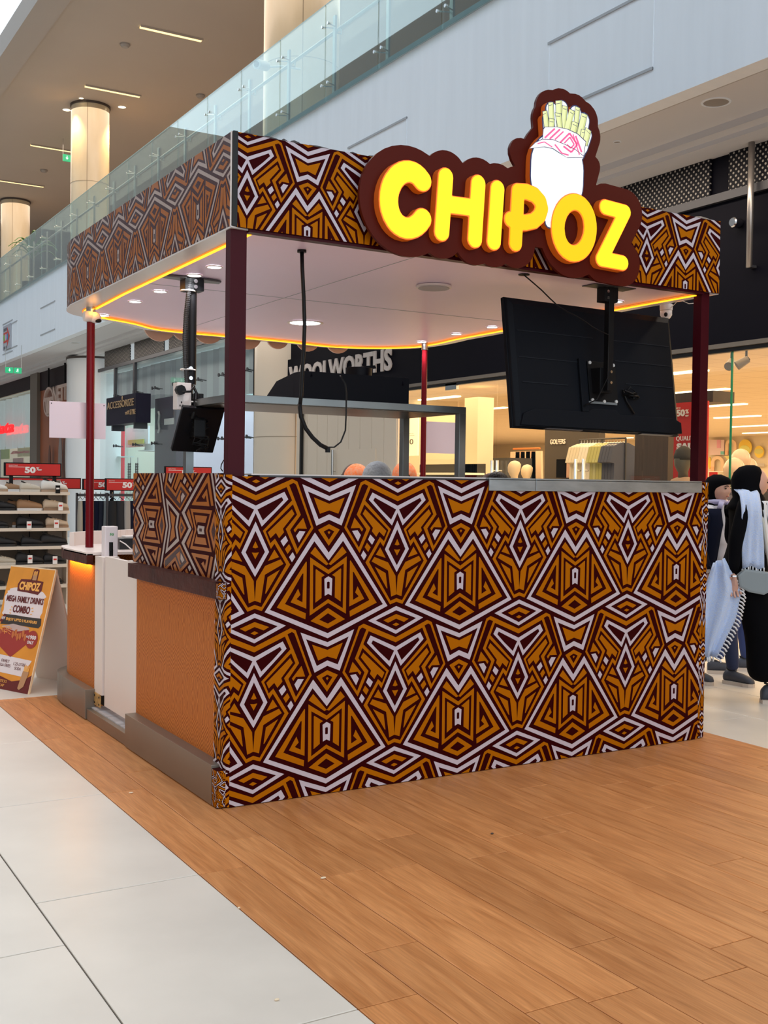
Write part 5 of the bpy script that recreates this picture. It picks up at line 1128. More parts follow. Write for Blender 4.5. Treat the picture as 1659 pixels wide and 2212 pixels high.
p, q = P(2, 965, 'x', 6.0), P(72, 1030, 'x', 6.0); b = MB(); b.box(6.0, 6.03, q[1], p[1], q[2]-.1, p[2]); b.build('sheet', mat('poster_cream', (.80, .66, .48), emit=(1., .82, .6), es=.16), ps)
for (u0, v0, u1, v1, c) in ((2, 966, 20, 991, (.45, .55, .08)), (38, 966, 72, 985, (.75, .60, .25)), (28, 990, 50, 1003, (.62, .22, .2))):
    p, q = P(u0, v0, 'x', 5.99), P(u1, v1, 'x', 5.99); b = MB(); b.box(5.985, 6.0, q[1], p[1], q[2], p[2]); b.build('block', mat('pblock_%d' % u0, c), ps)
p = P(23, 981, 'x', 5.98); q = P(64, 972, 'x', 5.98); text_part('lettering', 'Bata', p, (0, -1, 0), (0, 0, 1), mat('poster_red', (.7, .06, .04)), ps, height=q[2]-p[2], width=p[1]-q[1], depth=.01, bold=.05, shear=.3)
# potted plant upstairs
p = P(70, 500, 'x', 5.1); t = thing('potted_palm', 'green potted palm upstairs behind the glass balustrade at the far left', 'plant', (p[0], p[1], 6.04))
b = MB(); b.lathe([(.22, 6.04), (.30, 6.6), (.27, 6.6), (.2, 6.5)], (p[0], p[1], 0), 16); b.build('pot', m_darkm, t, smooth=True, auto=40)
b = MB(); b.tube([(p[0], p[1], 6.5), (p[0]+.03, p[1], 7.3)], .03, 6); b.build('stem', mat('stem_brown', (.12, .08, .04)), t)
rg = random.Random(4)
for i in range(16):
    a = i*2.4; L = rg.uniform(.55, .85); z = 7.1+.02*i; b = MB(); pts = []
    for k in range(6):
        f = k/5; r = L*f; h = .45*math.sin(f*2.6)*L+.1; pts.append((p[0]+r*math.cos(a), p[1]+r*math.sin(a), z+h, .055*math.sin(math.pi*min(.95, f+.12))))
    for (x0, y0, z0, w0), (x1, y1, z1, w1) in zip(pts[:-1], pts[1:]):
        nx, ny = -math.sin(a), math.cos(a); b.face([(x0+nx*w0, y0+ny*w0, z0), (x1+nx*w1, y1+ny*w1, z1), (x1, y1, z1+.02), (x0, y0, z0+.02)]); b.face([(x0, y0, z0+.02), (x1, y1, z1+.02), (x1-nx*w1, y1-ny*w1, z1), (x0-nx*w0, y0-ny*w0, z0)])
    b.build('leaf', mat('palm_leaf', (.10, .22, .05), rough=.5), t, smooth=True, fix=False)
# ---------------------------------------------------------------- things in the kiosk
# television hung from the canopy, seen from behind
TL, TR_, BR_, BL = [Vector(P(u, v, 'y', y)) for u, v, y in ((1088, 641, .385), (1444, 687, .385), (1466, 941, .28), (1108, 923, .28))]
ex = (TR_-TL).normalized(); ez = (TL-BL).normalized(); ey = ex.cross(ez)*-1
if ey.y > 0: ey = -ey
tw, th = (TR_-TL).length, (TL-BL).length; tc_ = (TL+TR_+BR_+BL)/4
tv = thing('television', 'large black television seen from behind, hung on a pole under the canopy', 'television', tc_)
def tvp(a, c, d): return tuple(tc_+ex*(a*tw)+ez*(c*th)+ey*d)
m_tv = mat('tv_back_plastic', (.006, .0075, .011), rough=.55, spec=.10); m_tv2 = mat('tv_back_ridge', (.015, .018, .024), rough=.5, spec=.15)
def tvbox(mb, a0, a1, c0, c1, d0, d1): mb.prism([(a0, c0), (a1, c0), (a1, c1), (a0, c1)], tvp, d0, d1)
b = MB(); tvbox(b, -.5, .5, -.5, .5, -.030, -.004); b.build('screen_panel', m_tv, tv, bevel=.003)
b = MB(); b.rings([[tvp(a, c, d) for a, c in ((-s, -.497), (s, -.497), (s, t_), (-s, t_))] for s, t_, d in ((.496, .497, -.004), (.492, .49, .012), (.47, .44, .028))]); b.build('back_shell', m_tv, tv, bevel=.004)
b = MB()
for c, a0, a1 in ((.235, -.46, -.02), (.03, -.46, -.10), (-.16, -.45, -.19), (.235, .05, .46), (.07, .10, .46), (-.11, .16, .46)): tvbox(b, a0, a1, c, c+.006, .028, .032)
b.build('ridge', m_tv2, tv)
b = MB(); tvbox(b, -.125, -.085, -.36, .06, .028, .045); b.build('cable_channel', m_tv, tv, bevel=.004)
b = MB(); b.prism([(-.48, -.49), (.49, -.49), (.49, -.40), (.44, -.365), (.10, -.365), (.08, -.33), (-.06, -.33), (-.10, -.36), (-.40, -.36), (-.46, -.40)], tvp, .028, .042); b.build('speaker_cover', m_tv, tv, bevel=.004)
b = MB(); tvbox(b, -.07, .10, -.275, .05, .028, .036); b.build('mount_plate', m_black, tv, bevel=.002)
b = MB(); tvbox(b, -.08, .09, -.29, -.272, .036, .040); b.build('port_strip', mat('port_grey', (.16, .18, .19), rough=.4), tv)
for a, c in ((-.058, .035), (.085, .03), (-.058, -.262), (.085, -.262), (.012, -.268)):
    b = MB(); q = Vector(tvp(a, c, .036)); b.tube([q, q+ey*.008], .0095, 10); b.build('screw', mat('screw_bright', (.55, .56, .55), rough=.4), tv)
rg = random.Random(9); b = MB(); pts = []
for i in range(16): pts.append(tvp(.16+rg.uniform(-.05, .07), -.17+rg.uniform(-.06, .04), .035+rg.uniform(0, .03)))
b.tube(pts, .006, 6); b.tube([tvp(.13, -.16, .04), tvp(.15, -.25, .04), tvp(.19, -.35, .04)], .006, 6); b.build('power_cable', m_black, tv, smooth=True)
b = MB()
for a0, a1 in ((-.33, -.12), (.24, .44)): tvbox(b, a0, a1, -.505, -.50, -.005, .028)
b.build('port_cover', mat('port_cover', (.10, .09, .09), rough=.4), tv)
pc = P(1316, 690, 'y', .20); tp_ = thing('television_pole', 'black ceiling pole and bracket carrying the large television', 'bracket', (pc[0], .20, 2.0))
zc0 = ZC; zb = P(1320, 845, 'y', .2)[2]
b = MB(); b.box(pc[0]-.019, pc[0]+.019, .181, .219, zb, zc0-.002); b.build('pole', m_black, tp_, bevel=.003)
b = MB(); b.box(pc[0]-.05, pc[0]+.05, .185, .25, zc0-.085, zc0-.004); b.build('ceiling_bracket', m_black, tp_, bevel=.002)
b = MB(); b.box(pc[0]-.15, pc[0]+.15, .15, .26, zc0-.004, zc0-.0005); b.build('ceiling_plate', m_darkm, tp_)
for dx, dz in ((-.0, -.03), (0, -.065)):
    b = MB(); b.tube([(pc[0]-.028+dx, .185, zc0+dz), (pc[0]-.028, .178, zc0+dz)], .009, 10); b.build('bolt', m_chrome, tp_)
for z in (zb+.045, zb+.105):
    b = MB(); b.tube([(pc[0], .181, z), (pc[0], .172, z)], .008, 10); b.build('bolt', m_chrome, tp_)
b = MB(); b.box(pc[0]-.045, pc[0]+.045, .215, .31, zb-.01, zb+.13); b.build('tilt_head', m_black, tp_, bevel=.003)
b = MB(); h = (HOLE[0], HOLE[1], zc0-.005); q = (pc[0]-.02, .18, P(1311, 723, 'y', .18)[2]); pts = [h]
for k in range(1, 10):
    f = k/10; pts.append((h[0]+(q[0]-h[0])*f, h[1]+(q[1]-h[1])*f, h[2]+(q[2]-h[2])*f-.03*math.sin(f*3.14)*(1-.3*math.sin(f*12))))
pts += [q, (pc[0]-.022, .178, 2.2), (pc[0]-.02, .18, 2.05), (pc[0]-.06, .22, 1.93), (pc[0]-.13, .25, 1.89)]
t = thing('hanging_cable', 'thin black cable sagging from the canopy hole to the television pole', 'cable', h); b.tube(pts, .0035, 6); b.build('cable', m_black, t, smooth=True)
# corrugated cable loop in the middle
h = P(652, 540, 'z', zc0); yl = h[1]
def L_(u, v, y=yl): return P(u, v, 'y', y)
t = thing('cable_conduit', 'thick black wrapped cable hanging from the canopy and looping to the extractor hood', 'cable', h)
b = MB(); b.tube([h]+[L_(u, v) for u, v in ((653, 580), (656, 640), (658, 700), (656, 760), (653, 800), (651, 850), (648, 875))], .0095, 10); b.build('conduit', m_black, t, smooth=True)
b = MB(); b.tube([L_(u, v) for u, v in ((647, 872), (650, 900), (660, 925), (675, 945), (692, 961), (706, 968))], .0105, 10); b.build('conduit', m_black, t, smooth=True)
b = MB(); b.tube([L_(u, v) for u, v in ((706, 966), (722, 966), (736, 955), (746, 930), (748, 890), (748, 850), (746, 830), (738, 815))]+[P(735, 812, 'y', yl+.10)], .004, 6); b.build('thin_cable', m_black, t, smooth=True)
q = L_(708, 972); b = MB(); b.box(q[0]-.010, q[0]+.010, q[1]-.008, q[1]+.008, q[2]-.012, q[2]+.016); b.build('cable_tag', m_black, t)
b = MB(); b.lathe([(.022, 0), (.022, -.012)], (h[0], h[1], zc0), 12); b.build('ceiling_cap', m_black, t)
m_std = mat('stand_steel', (.27, .285, .28), rough=.34, metal=.9, noise=.15, nscale=3)
# stainless shelf stand
ysf = .75
pn, pr_ = P(496, 849, 'y', ysf), P(1007, 881, 'y', ysf); zt = (pn[2]+pr_[2])/2
xl, xr = pn[0], pr_[0]
yl2 = ysf+.66
st = thing('steel_stand', 'stainless steel overshelf stand behind the front panel carrying the black hood', 'stand', (xl, ysf, .92))
b = MB(); b.box(xl, xr, ysf, yl2, zt-.038, zt); b.build('shelf_top', m_std, st, bevel=.002)
b = MB(); b.box(xl+.03, xr-.03, ysf+.03, yl2-.03, zt-.042, zt-.038); b.build('shelf_underside', mat('dark_steel', (.16, .13, .10), rough=.35, metal=.9), st)
for x, y in ((xl, ysf), (xr-.045, ysf), (xl, yl2-.045), (xr-.045, yl2-.045)):
    b = MB(); b.box(x, x+.045, y, y+.045, 0.92 if y < .6 else 0, zt-.038); b.build('leg', m_std, st, bevel=.002)
# extractor hood lying on the stand
za = zt+.001
A_, B_ = P(656, 849, 'z', za), P(883, 872, 'z', za); yh = ysf+.14
A_, B_ = P(656, 849, 'y', yh), P(883, 872, 'y', yh); hh = P(656, 801, 'y', yh)[2]-za
hd = thing('extractor_hood', 'black extractor hood with sloped end lying on the steel stand', 'hood', (A_[0], yh, za))
b = MB(); b.box(A_[0], B_[0], yh, yh+.12, za, za+hh)
b.build('rear_duct_box', mat('hood_black', (.005, .005, .008), rough=.45, spec=.10), hd, bevel=.002)
b = MB(); b.prism([(yh+.12, za), (yh+.48, za), (yh+.48, za+.05), (yh+.35, za+hh*.80), (yh+.12, za+hh)], lambda a, c, d: (d, a, c), A_[0], B_[0]); b.build('sloped_body', MATS['hood_black'], hd, bevel=.002)
q = P(771, 800, 'y', yh+.14); b = MB(); b.lathe([(.075, 0), (.075, .05), (.066, .052), (.066, .01)], (q[0], yh+.12, za+hh), 28); b.build('duct_collar', MATS['hood_black'], hd, smooth=True, auto=40)
b = MB(); b.prism([(0, 0), (.10, 0), (.09, .018), (.02, .010)], lambda a, c, d: (q[0]+.0+a, yh+.12+d, za+hh+.052+c), -.03, .03); b.build('duct_flap', MATS['hood_black'], hd)
for u, v in ((673, 812), (870, 832)):
    p = P(u, v, 'y', yh-.001); b = MB(); b.tube([p, (p[0], p[1]-.002, p[2])], .007, 8).box(p[0]-.003, p[0]+.003, p[1]-.002, p[1], p[2], p[2]+.02); b.build('keyhole', m_dark, hd)
# order screen on the left pole
pm = P(415, 600, 'z', zc0); px, py = pm[0], pm[1]
def Q(u, v, y=py): return P(u, v, 'y', y)
sm = thing('screen_pole', 'black ceiling pole with corrugated conduit carrying the small tilted screen', 'bracket', (px, py, zc0))
zb2 = Q(404, 985-95)[2]
b = MB(); b.tube([(px, py, zc0-.002), (px, py, Q(404, 830)[2])], .0265, 16); b.build('pole', m_black, sm, smooth=True, auto=40)
b = MB(); b.tube([(px-.012, py-.004, Q(404, 800)[2]), (px-.015, py-.004, Q(404, 905)[2])], .020, 16); b.build('inner_pole', m_black, sm, smooth=True, auto=40)
b = MB(); b.box(px-.055, px+.055, py-.04, py+.04, zc0-.075, zc0-.004); b.build('ceiling_bracket', m_black, sm, bevel=.003)
for s in (-1, 1):
    b = MB(); b.prism([(s*.05, -.05), (s*.16, -.03), (s*.17, .03), (s*.05, .05)], lambda a, c, d: (px+a, py+c, zc0-.004-d), 0, .01); b.build('bracket_wing', mat('wing_grey', (.10, .095, .095), rough=.4), sm, bevel=.003)
for z in (-.025, -.055):
    b = MB(); b.tube([(px+.004, py-.04, zc0+z), (px+.004, py-.048, zc0+z)], .011, 10); b.build('bolt', m_chrome, sm)
for v in (796, 817):
    p = Q(411, v, py-.02); b = MB(); b.tube([p, (p[0], p[1]-.012, p[2])], .011, 10); b.build('bolt', m_chrome, sm)
b = MB(); b.tube([Q(u, v, py-.03) for u, v in ((413, 592), (408, 625), (402, 680), (399, 730), (400, 775), (402, 800), (404, 828))], .012, 8)
n0 = len(b.v)
for i in range(60):
    f = i/59; v = 592+f*236; us = np.interp(v, [592, 625, 680, 730, 775, 800, 828], [413, 408, 402, 399, 400, 402, 404]); p = Q(float(us), v, py-.03); b.lathe([(.0145, -.0025), (.0145, .0025)], p, 8)
b.build('corrugated_conduit', mat('conduit_black', (.02, .02, .022), rough=.5), sm)
for u, v in ((409, 629), (409, 799)):
    p = Q(u, v, py-.01); b = MB(); b.rings([[(p[0]+r*math.cos(a)*1.15-.008, p[1]+r*math.sin(a), p[2]+dz) for a in [2*math.pi*i/16 for i in range(16)]] for r, dz in ((.036, -.004), (.039, 0), (.036, .004))], cap=False); b.build('white_cable_tie', m_wht, sm)
# socket block
y_ = py-.035
s0, s1 = Q(380, 826, y_), Q(399, 883, y_)
so = thing('socket_block', 'white double power socket with black plug strapped to the screen pole', 'socket', s0)
b = MB(); b.box(s0[0], s1[0]+.03, y_-.02, y_+.045, s1[2]-.005, s0[2]); b.build('box', mat('socket_white', (.70, .64, .62), rough=.35), so, bevel=.004)
p = Q(389, 843, y_-.02); b = MB(); b.tube([(p[0]-.005, p[1], p[2]), (p[0]-.005, p[1]-.035, p[2])], .028, 8).tube([(p[0], p[1]-.03, p[2]-.01), (p[0]+.05, p[1]-.03, p[2]-.006), (p[0]+.08, p[1]+.0, p[2]+.025), (p[0]+.09, p[1]+.03, p[2]+.03)], .007, 6); b.build('plug', m_black, so, bevel=.004)
b = MB()
for u, v in ((389, 876), (395, 876), (392, 869)): p = Q(u, v, y_-.021); b.box(p[0]-.003, p[0]+.003, p[1], p[1]+.002, p[2]-.005, p[2]+.005)
b.build('socket_hole', m_dark, so)
# tilted screen
mo = thing('order_screen', 'small black screen seen from behind, tilted on the left ceiling pole', 'screen', Q(420, 920))
c4 = [Vector(P(u, v, 'y', y)) for u, v, y in ((392, 874, py-.06), (483, 878, py-.06), (457, 973, py+.10), (367, 969, py+.10))]
nrm = (c4[1]-c4[0]).cross(c4[3]-c4[0]).normalized()
b = MB(); b.rings([[tuple(c) for c in c4], [tuple(c-nrm*.028) for c in c4]]); b.build('case', mat('screen_black', (.010, .010, .012), rough=.22, spec=.5), mo, bevel=.008)
cc = sum(c4, Vector())/4; dirn = nrm if nrm.y < 0 else -nrm
b = MB(); q0 = c4[3]+(c4[0]-c4[3])*.16; q1 = c4[2]+(c4[1]-c4[2])*.16
b.tube([tuple(q0+(q1-q0)*.0+dirn*.006), tuple(q1+dirn*.006)], .004, 6); b.build('seam', m_darkm, mo)
b = MB(); b.obox(cc+dirn*.045+Vector((-.01, 0, .02)), (.035, 0, 0), (0, .04, 0), (0, 0, .05)); b.build('mount_hub', m_black, mo, bevel=.008)
q = c4[2]+(c4[1]-c4[2])*.22+(c4[3]-c4[2])*.12; b = MB(); b.ball(tuple(q+dirn*.012), .028, .006, .012, 12, 6); b.build('silver_cap', m_steel, mo, smooth=True)
rg = random.Random(1); b = MB()
for j in range(5):
    pts = [tuple(cc+dirn*(.06+.02*rg.random())+Vector((rg.uniform(-.05, .05), 0, .09-.02*i+rg.uniform(-.012, .012)))) for i in range(10)]; b.tube(pts, .005, 6)
b.tube([Q(424, 850, py-.03), Q(421, 880, py-.05), Q(416, 905, py-.07)], .012, 6).tube([Q(418, 835, py-.02), Q(430, 860, py-.03), Q(424, 900, py-.05)], .008, 6)
b.build('cable_bundle', m_black, mo, smooth=True)
b = MB(); p = Q(426, 862, py+.01); b.box(p[0]-.02, p[0]+.03, p[1]-.02, p[1]+.02, p[2]-.06, p[2]+.03); b.build('power_adapter', m_black, mo, bevel=.004)
p = Q(422, 868, py-.03); b = MB(); b.tube([(p[0]-.04, p[1], p[2]), (p[0]+.04, p[1]-.01, p[2])], .005, 6); b.build('white_cable_tie', m_wht, mo)
# kiosk cameras
m_cw = mat('camera_shell_white', (.80, .74, .72), rough=.3)
q = P(196, 684, 'y', 2.60); t = thing('kiosk_camera', 'round white camera under the left canopy corner lit amber by the light strip', 'camera', q)
b = MB(); b.lathe([(.030, 0), (.034, .01), (.034, .045), (.030, .05)], (q[0]-.045, q[1], q[2]), 18, 'x'); b.build('base', m_cw, t, smooth=True, auto=40)
b = MB(); b.ball((q[0]+.025, q[1], q[2]-.004), .042, .036, .036, 18, 12); b.build('head', m_cw, t, smooth=True)
b = MB(); b.ball((q[0]+.042, q[1]-.018, q[2]-.024), .024, .018, .014, 12, 8); b.build('lens', m_black, t, smooth=True)
q = P(1439, 670, 'y', .45); t = thing('kiosk_camera', 'white dome camera hanging under the right canopy edge beside the television', 'camera', q)
b = MB(); b.lathe([(.036, .036), (.039, .03), (.038, .0), (.036, -.002)], q, 20); b.build('base', m_cw, t, smooth=True, auto=40)
b = MB(); b.lathe([(.036, -.004), (.036, -.03), (.024, -.05), (.006, -.056)], q, 20); b.build('head', m_cw, t, smooth=True)
b = MB(); b.ball((q[0]-.022, q[1]-.020, q[2]-.030), .012, .012, .014, 10, 8); b.build('lens', m_black, t, smooth=True)
b = MB(); b.tube([(q[0], q[1], q[2]+.036), (q[0], q[1], zc0-.002)], .012, 8); b.build('stem', m_cw, t)
b = MB(); b.tube([(q[0]+.03, q[1], q[2]+.01)]+[P(u, v, 'y', .2) for u, v in ((1462, 652), (1475, 650), (1488, 656), (1500, 655), (1507, 640))], .0022, 5); b.build('wire', m_wht, t)
# wire loop by the left front post
b = MB(); b.tube([P(u, v, 'y', .10) for u, v in ((489, 994), (483, 994), (478, 1004), (477, 1012), (481, 1018))], .0025, 6); t = thing('wire_loop', 'thin black wire loop beside the left front post', 'cable', P(483, 1005, 'y', .10)); b.build('wire', m_black, t)
# counter items
rt = thing('router_box', 'tall white router with green 5G mark behind the gate of the side counter', 'router', (.2, 2.05, .865))
b = MB(); b.box(.06, .62, 1.99, 2.12, .835, .864); b.build('inner_shelf', m_panel, kio)
p0, p1 = P(226, 1200, 'y', 2.03), P(256, 1200, 'y', 2.03); zt_ = P(241, 1137, 'y', 2.03)[2]
b = MB(); b.box(p0[0], p1[0]-.004, 2.03, 2.10, .865, zt_); b.build('body', mat('router_white', (.80, .72, .74), rough=.3), rt, bevel=.008)
text_part('lettering', '5G', ((p0[0]+p1[0])/2-.013, 2.029, zt_-.055), (1, 0, 0), (0, 0, 1), mat('green_print', (.02, .35, .06)), rt, height=.015, width=.026, bold=.02, depth=.001, shear=.2)
xm = (p0[0]+p1[0])/2-.004; b = MB(); b.tube([(xm, 2.029, zt_-.145), (xm, 2.029, zt_-.095)], .012, 12); b.build('oval_switch', m_black, rt); b = MB(); b.tube([(xm, 2.0275, zt_-.125), (xm, 2.0275, zt_-.103)], .008, 12); b.build('switch_inlay', MATS['router_white'], rt)
b = MB(); b.box(xm-.011, xm+.011, 2.022, 2.029, .90, zt_-.14); b.build('label_strip', m_black, rt)
p0, p1 = P(258, 1192, 'y', 2.34), P(300, 1192, 'y', 2.34)
pt = thing('receipt_printer', 'black receipt printer with white pad on top behind the router', 'printer', (p0[0], 2.34, 1.0))
b = MB(); b.box(p0[0], p0[0]+.16, 2.34, 2.52, 1.003, P(270, 1163, 'y', 2.34)[2]); b.build('body', mat('printer_black', (.02, .022, .026), rough=.3), pt, bevel=.004)
b = MB(); zz_ = P(270, 1163, 'y', 2.34)[2]; b.box(p0[0]+.05, p0[0]+.15, 2.37, 2.46, zz_, zz_+.012); b.build('white_pad', m_wht, pt, bevel=.003)
b = MB(); b.tube([(p0[0]-.01, 2.30, 1.06), (p0[0]+.02, 2.28, 1.04), (p0[0]+.05, 2.26, 1.008), (p0[0]+.10, 2.26, 1.006)], .004, 6); tag(b.build('white_cord', m_wht), 'short white cord lying by the receipt printer', 'cord')
# ---------------------------------------------------------------- people
def skin_body(name, nodes, edges, root, m, parent, sub=2, label=None):
    me = bpy.data.meshes.new(name); keys = list(nodes); me.from_pydata([nodes[k][:3] for k in keys], [(keys.index(a), keys.index(c)) for a, c in edges], [])
    o = bpy.data.objects.new('skin_tmp', me); md = o.modifiers.new('skin', 'SKIN'); md.use_smooth_shade = True
    sv = me.skin_vertices[0].data if me.skin_vertices else None
    if sv is None:
        C.objects.link(o); bpy.context.view_layer.objects.active = o; bpy.context.view_layer.update(); 
        bpy.ops.mesh.customdata_skin_add(); sv = me.skin_vertices[0].data; C.objects.unlink(o)
    for i, k in enumerate(keys):
        r = nodes[k][3]; r2 = nodes[k][4] if len(nodes[k]) > 4 else r; sv[i].radius = (r, r2); sv[i].use_root = (k == root)
    sb_ = o.modifiers.new('sub', 'SUBSURF'); sb_.levels = sub; sb_.render_levels = sub
    m2 = eval_mesh(o); bpy.data.meshes.remove(me); m2.name = name; m2.materials.clear(); m2.materials.append(m)
    m2.polygons.foreach_set('use_smooth', [True]*len(m2.polygons))
    ob = bpy.data.objects.new(name, m2); C.objects.link(ob); ob.parent = parent; OFF[ob] = Vector((0, 0, 0))
    if label: ob['label'] = label
    return ob
def face(t, c, s, skin, ears=True, brow=(.02, .012, .01), lip=(.42, .13, .11)):
    """head looking along local +X, centre c, half height s"""
    b = MB(); n, k = 26, 36; rs = []
    for i in range(n+1):
        th_ = -math.pi/2+math.pi*i/n; z = math.sin(th_); r0 = max(math.cos(th_), .03); ring = []
        for j in range(k):
            a = 2*math.pi*j/k; x, y = r0*math.cos(a), r0*math.sin(a)
            jaw = .80+.20*min(1, max(0, (z+.9)/.7)); X, Y = x*.80*(jaw if x > 0 else 1), y*.70*jaw
            if x > 0:
                f = max(0, math.cos(a))
                X += .16*math.exp(-(Y/.11)**2)*math.exp(-((z+.16)/.13)**2)+.07*math.exp(-(Y/.10)**2)*math.exp(-((z-.02)/.18)**2)
                X -= .07*math.exp(-((abs(Y)-.27)/.14)**2)*math.exp(-((z-.08)/.11)**2)
                X += .05*math.exp(-(Y/.45)**2)*math.exp(-((z-.28)/.12)**2)+.055*math.exp(-(Y/.22)**2)*math.exp(-((z+.50)/.10)**2)+.06*math.exp(-(Y/.2)**2)*math.exp(-((z+.85)/.12)**2)
            ring.append((c[0]+X*s, c[1]+Y*s, c[2]+z*s))
        rs.append(ring)
    b.rings(rs); b.build('head', skin, t, smooth=True, local=True)
    for q in (-1, 1):
        b = MB(); b.ball((c[0]+.71*s, c[1]+q*.27*s, c[2]+.07*s), .05*s, .115*s, .055*s, 10, 8); b.build('eye', mat('eye_dark', (.015, .010, .010), rough=.2), t, smooth=True, local=True)
        b = MB(); b.tube([(c[0]+.72*s, c[1]+q*.42*s, c[2]+.20*s), (c[0]+.80*s, c[1]+q*.26*s, c[2]+.26*s), (c[0]+.82*s, c[1]+q*.10*s, c[2]+.22*s)], .028*s, 6); b.build('eyebrow', mat('brow_dark', brow, rough=.9), t, smooth=True, local=True)
        if not ears: continue
        b = MB(); b.ball((c[0]-.02*s, c[1]+q*.71*s, c[2]-.02*s), .13*s, .05*s, .19*s, 10, 8); b.build('ear', skin, t, smooth=True, local=True)
    b = MB(); b.ball((c[0]+.705*s, c[1], c[2]-.47*s), .055*s, .17*s, .045*s, 12, 8); b.build('mouth', mat('lip', lip, rough=.5), t, smooth=True, local=True)
def hand(t, w, d, side, skin, s=1., curl=.5):
    """relaxed hand: w wrist, d pointing direction, side = palm-width axis"""
    w, d, sd = Vector(w), Vector(d).normalized(), Vector(side).normalized(); pal = d.cross(sd).normalized()
    N = {'w': (*w, .024*s, .020*s), 'p': (*(w+d*.045*s), .034*s, .017*s), 'k': (*(w+d*.08*s), .036*s, .016*s)}; E_ = [('w', 'p'), ('p', 'k')]
    for i, (o_, L) in enumerate(((-.030, .068), (-.010, .078), (.010, .074), (.029, .058))):
        p0 = w+d*.075*s+sd*o_*s; dd = d
        prev = 'k'
        for j in range(3):
            dd = (dd*math.cos(curl*.55)+pal*math.sin(curl*.55)).normalized(); p0 = p0+dd*(L*s/3 if j else L*s/2.2); nm = 'f%d%d' % (i, j); N[nm] = (*p0, (.0088-.001*j)*s); E_.append((prev, nm)); prev = nm
    p0 = w+d*.03*s-sd*.030*s; N['t0'] = (*p0, .013*s); p1 = p0+(d*.8-sd*.6+pal*.3).normalized()*.035*s; N['t1'] = (*p1, .010*s); p2 = p1+(d*.95+pal*.25).normalized()*.028*s; N['t2'] = (*p2, .0085*s)
    E_ += [('w', 't0'), ('t0', 't1'), ('t1', 't2')]
    return skin_body('hand', N, E_, 'p', skin, t, sub=1)
m_hair = mat('black_hair', (.006, .005, .005), rough=.5, spec=.2, bump=.6, bscale=90, aniso=(1, 1, .2)); m_brownhair = mat('brown_hair', (.10, .05, .03), rough=.5)
m_shoe = mat('dark_sneaker', (.05, .055, .075), rough=.6); m_sole = mat('pale_sole', (.62, .52, .44), rough=.6)
def shoe_parts(t, x, y, z, L, m, sole, yaw=0., pitch=0.):
    ca, sa = math.cos(yaw), math.sin(yaw)
    def T(a, c, h): h2 = h+a*math.tan(pitch); return (x+a*ca-c*sa, y+a*sa+c*ca, z+h2)
    prof = [(-.5, .30, .075), (-.42, .36, .10), (-.25, .36, .105), (-.05, .38, .085), (.12, .44, .078), (.30, .46, .064), (.44, .38, .052), (.5, .20, .030)]
    b = MB(); b.rings([[T(a*L, w*L*.36*math.cos(q), .018+hh*(.5+.5*math.sin(q))*(L/.26)) for q in [2*math.pi*i/12 for i in range(12)]] for a, w, hh in prof]); up = b.build('shoe', m, t, smooth=True, local=True)
    b = MB(); n_ = 14; b.rings([[T(-.27*L+.17*L*math.cos(q), .085*L*math.sin(q), .118*(L/.26)+dz-.02*(L/.26)*math.cos(q)) for q in [2*math.pi*i/n_ for i in range(n_)]] for dz in (-.012, .004)]); b.build('shoe_opening', mat('shoe_lining', (.02, .018, .016), rough=.9), up, local=True)
    b = MB(); pts = [(-.5, .14), (-.30, .17), (0, .16), (.25, .20), (.42, .17), (.52, .05)]; poly = [(a*L, w*L) for a, w in pts]+[(a*L, -w*L) for a, w in reversed(pts)]
    n = len(b.v); b.v += [T(a, c, 0) for a, c in poly]+[T(a, c, .026) for a, c in poly]; k = len(poly); b.f += [tuple(range(k-1, -1, -1)), tuple(range(k, 2*k))]+[(i, (i+1) % k, k+(i+1) % k, k+i) for i in range(k)]; b.m += [0]*(k+2)
    so_ = b.build('sole', sole, up, local=True); return up
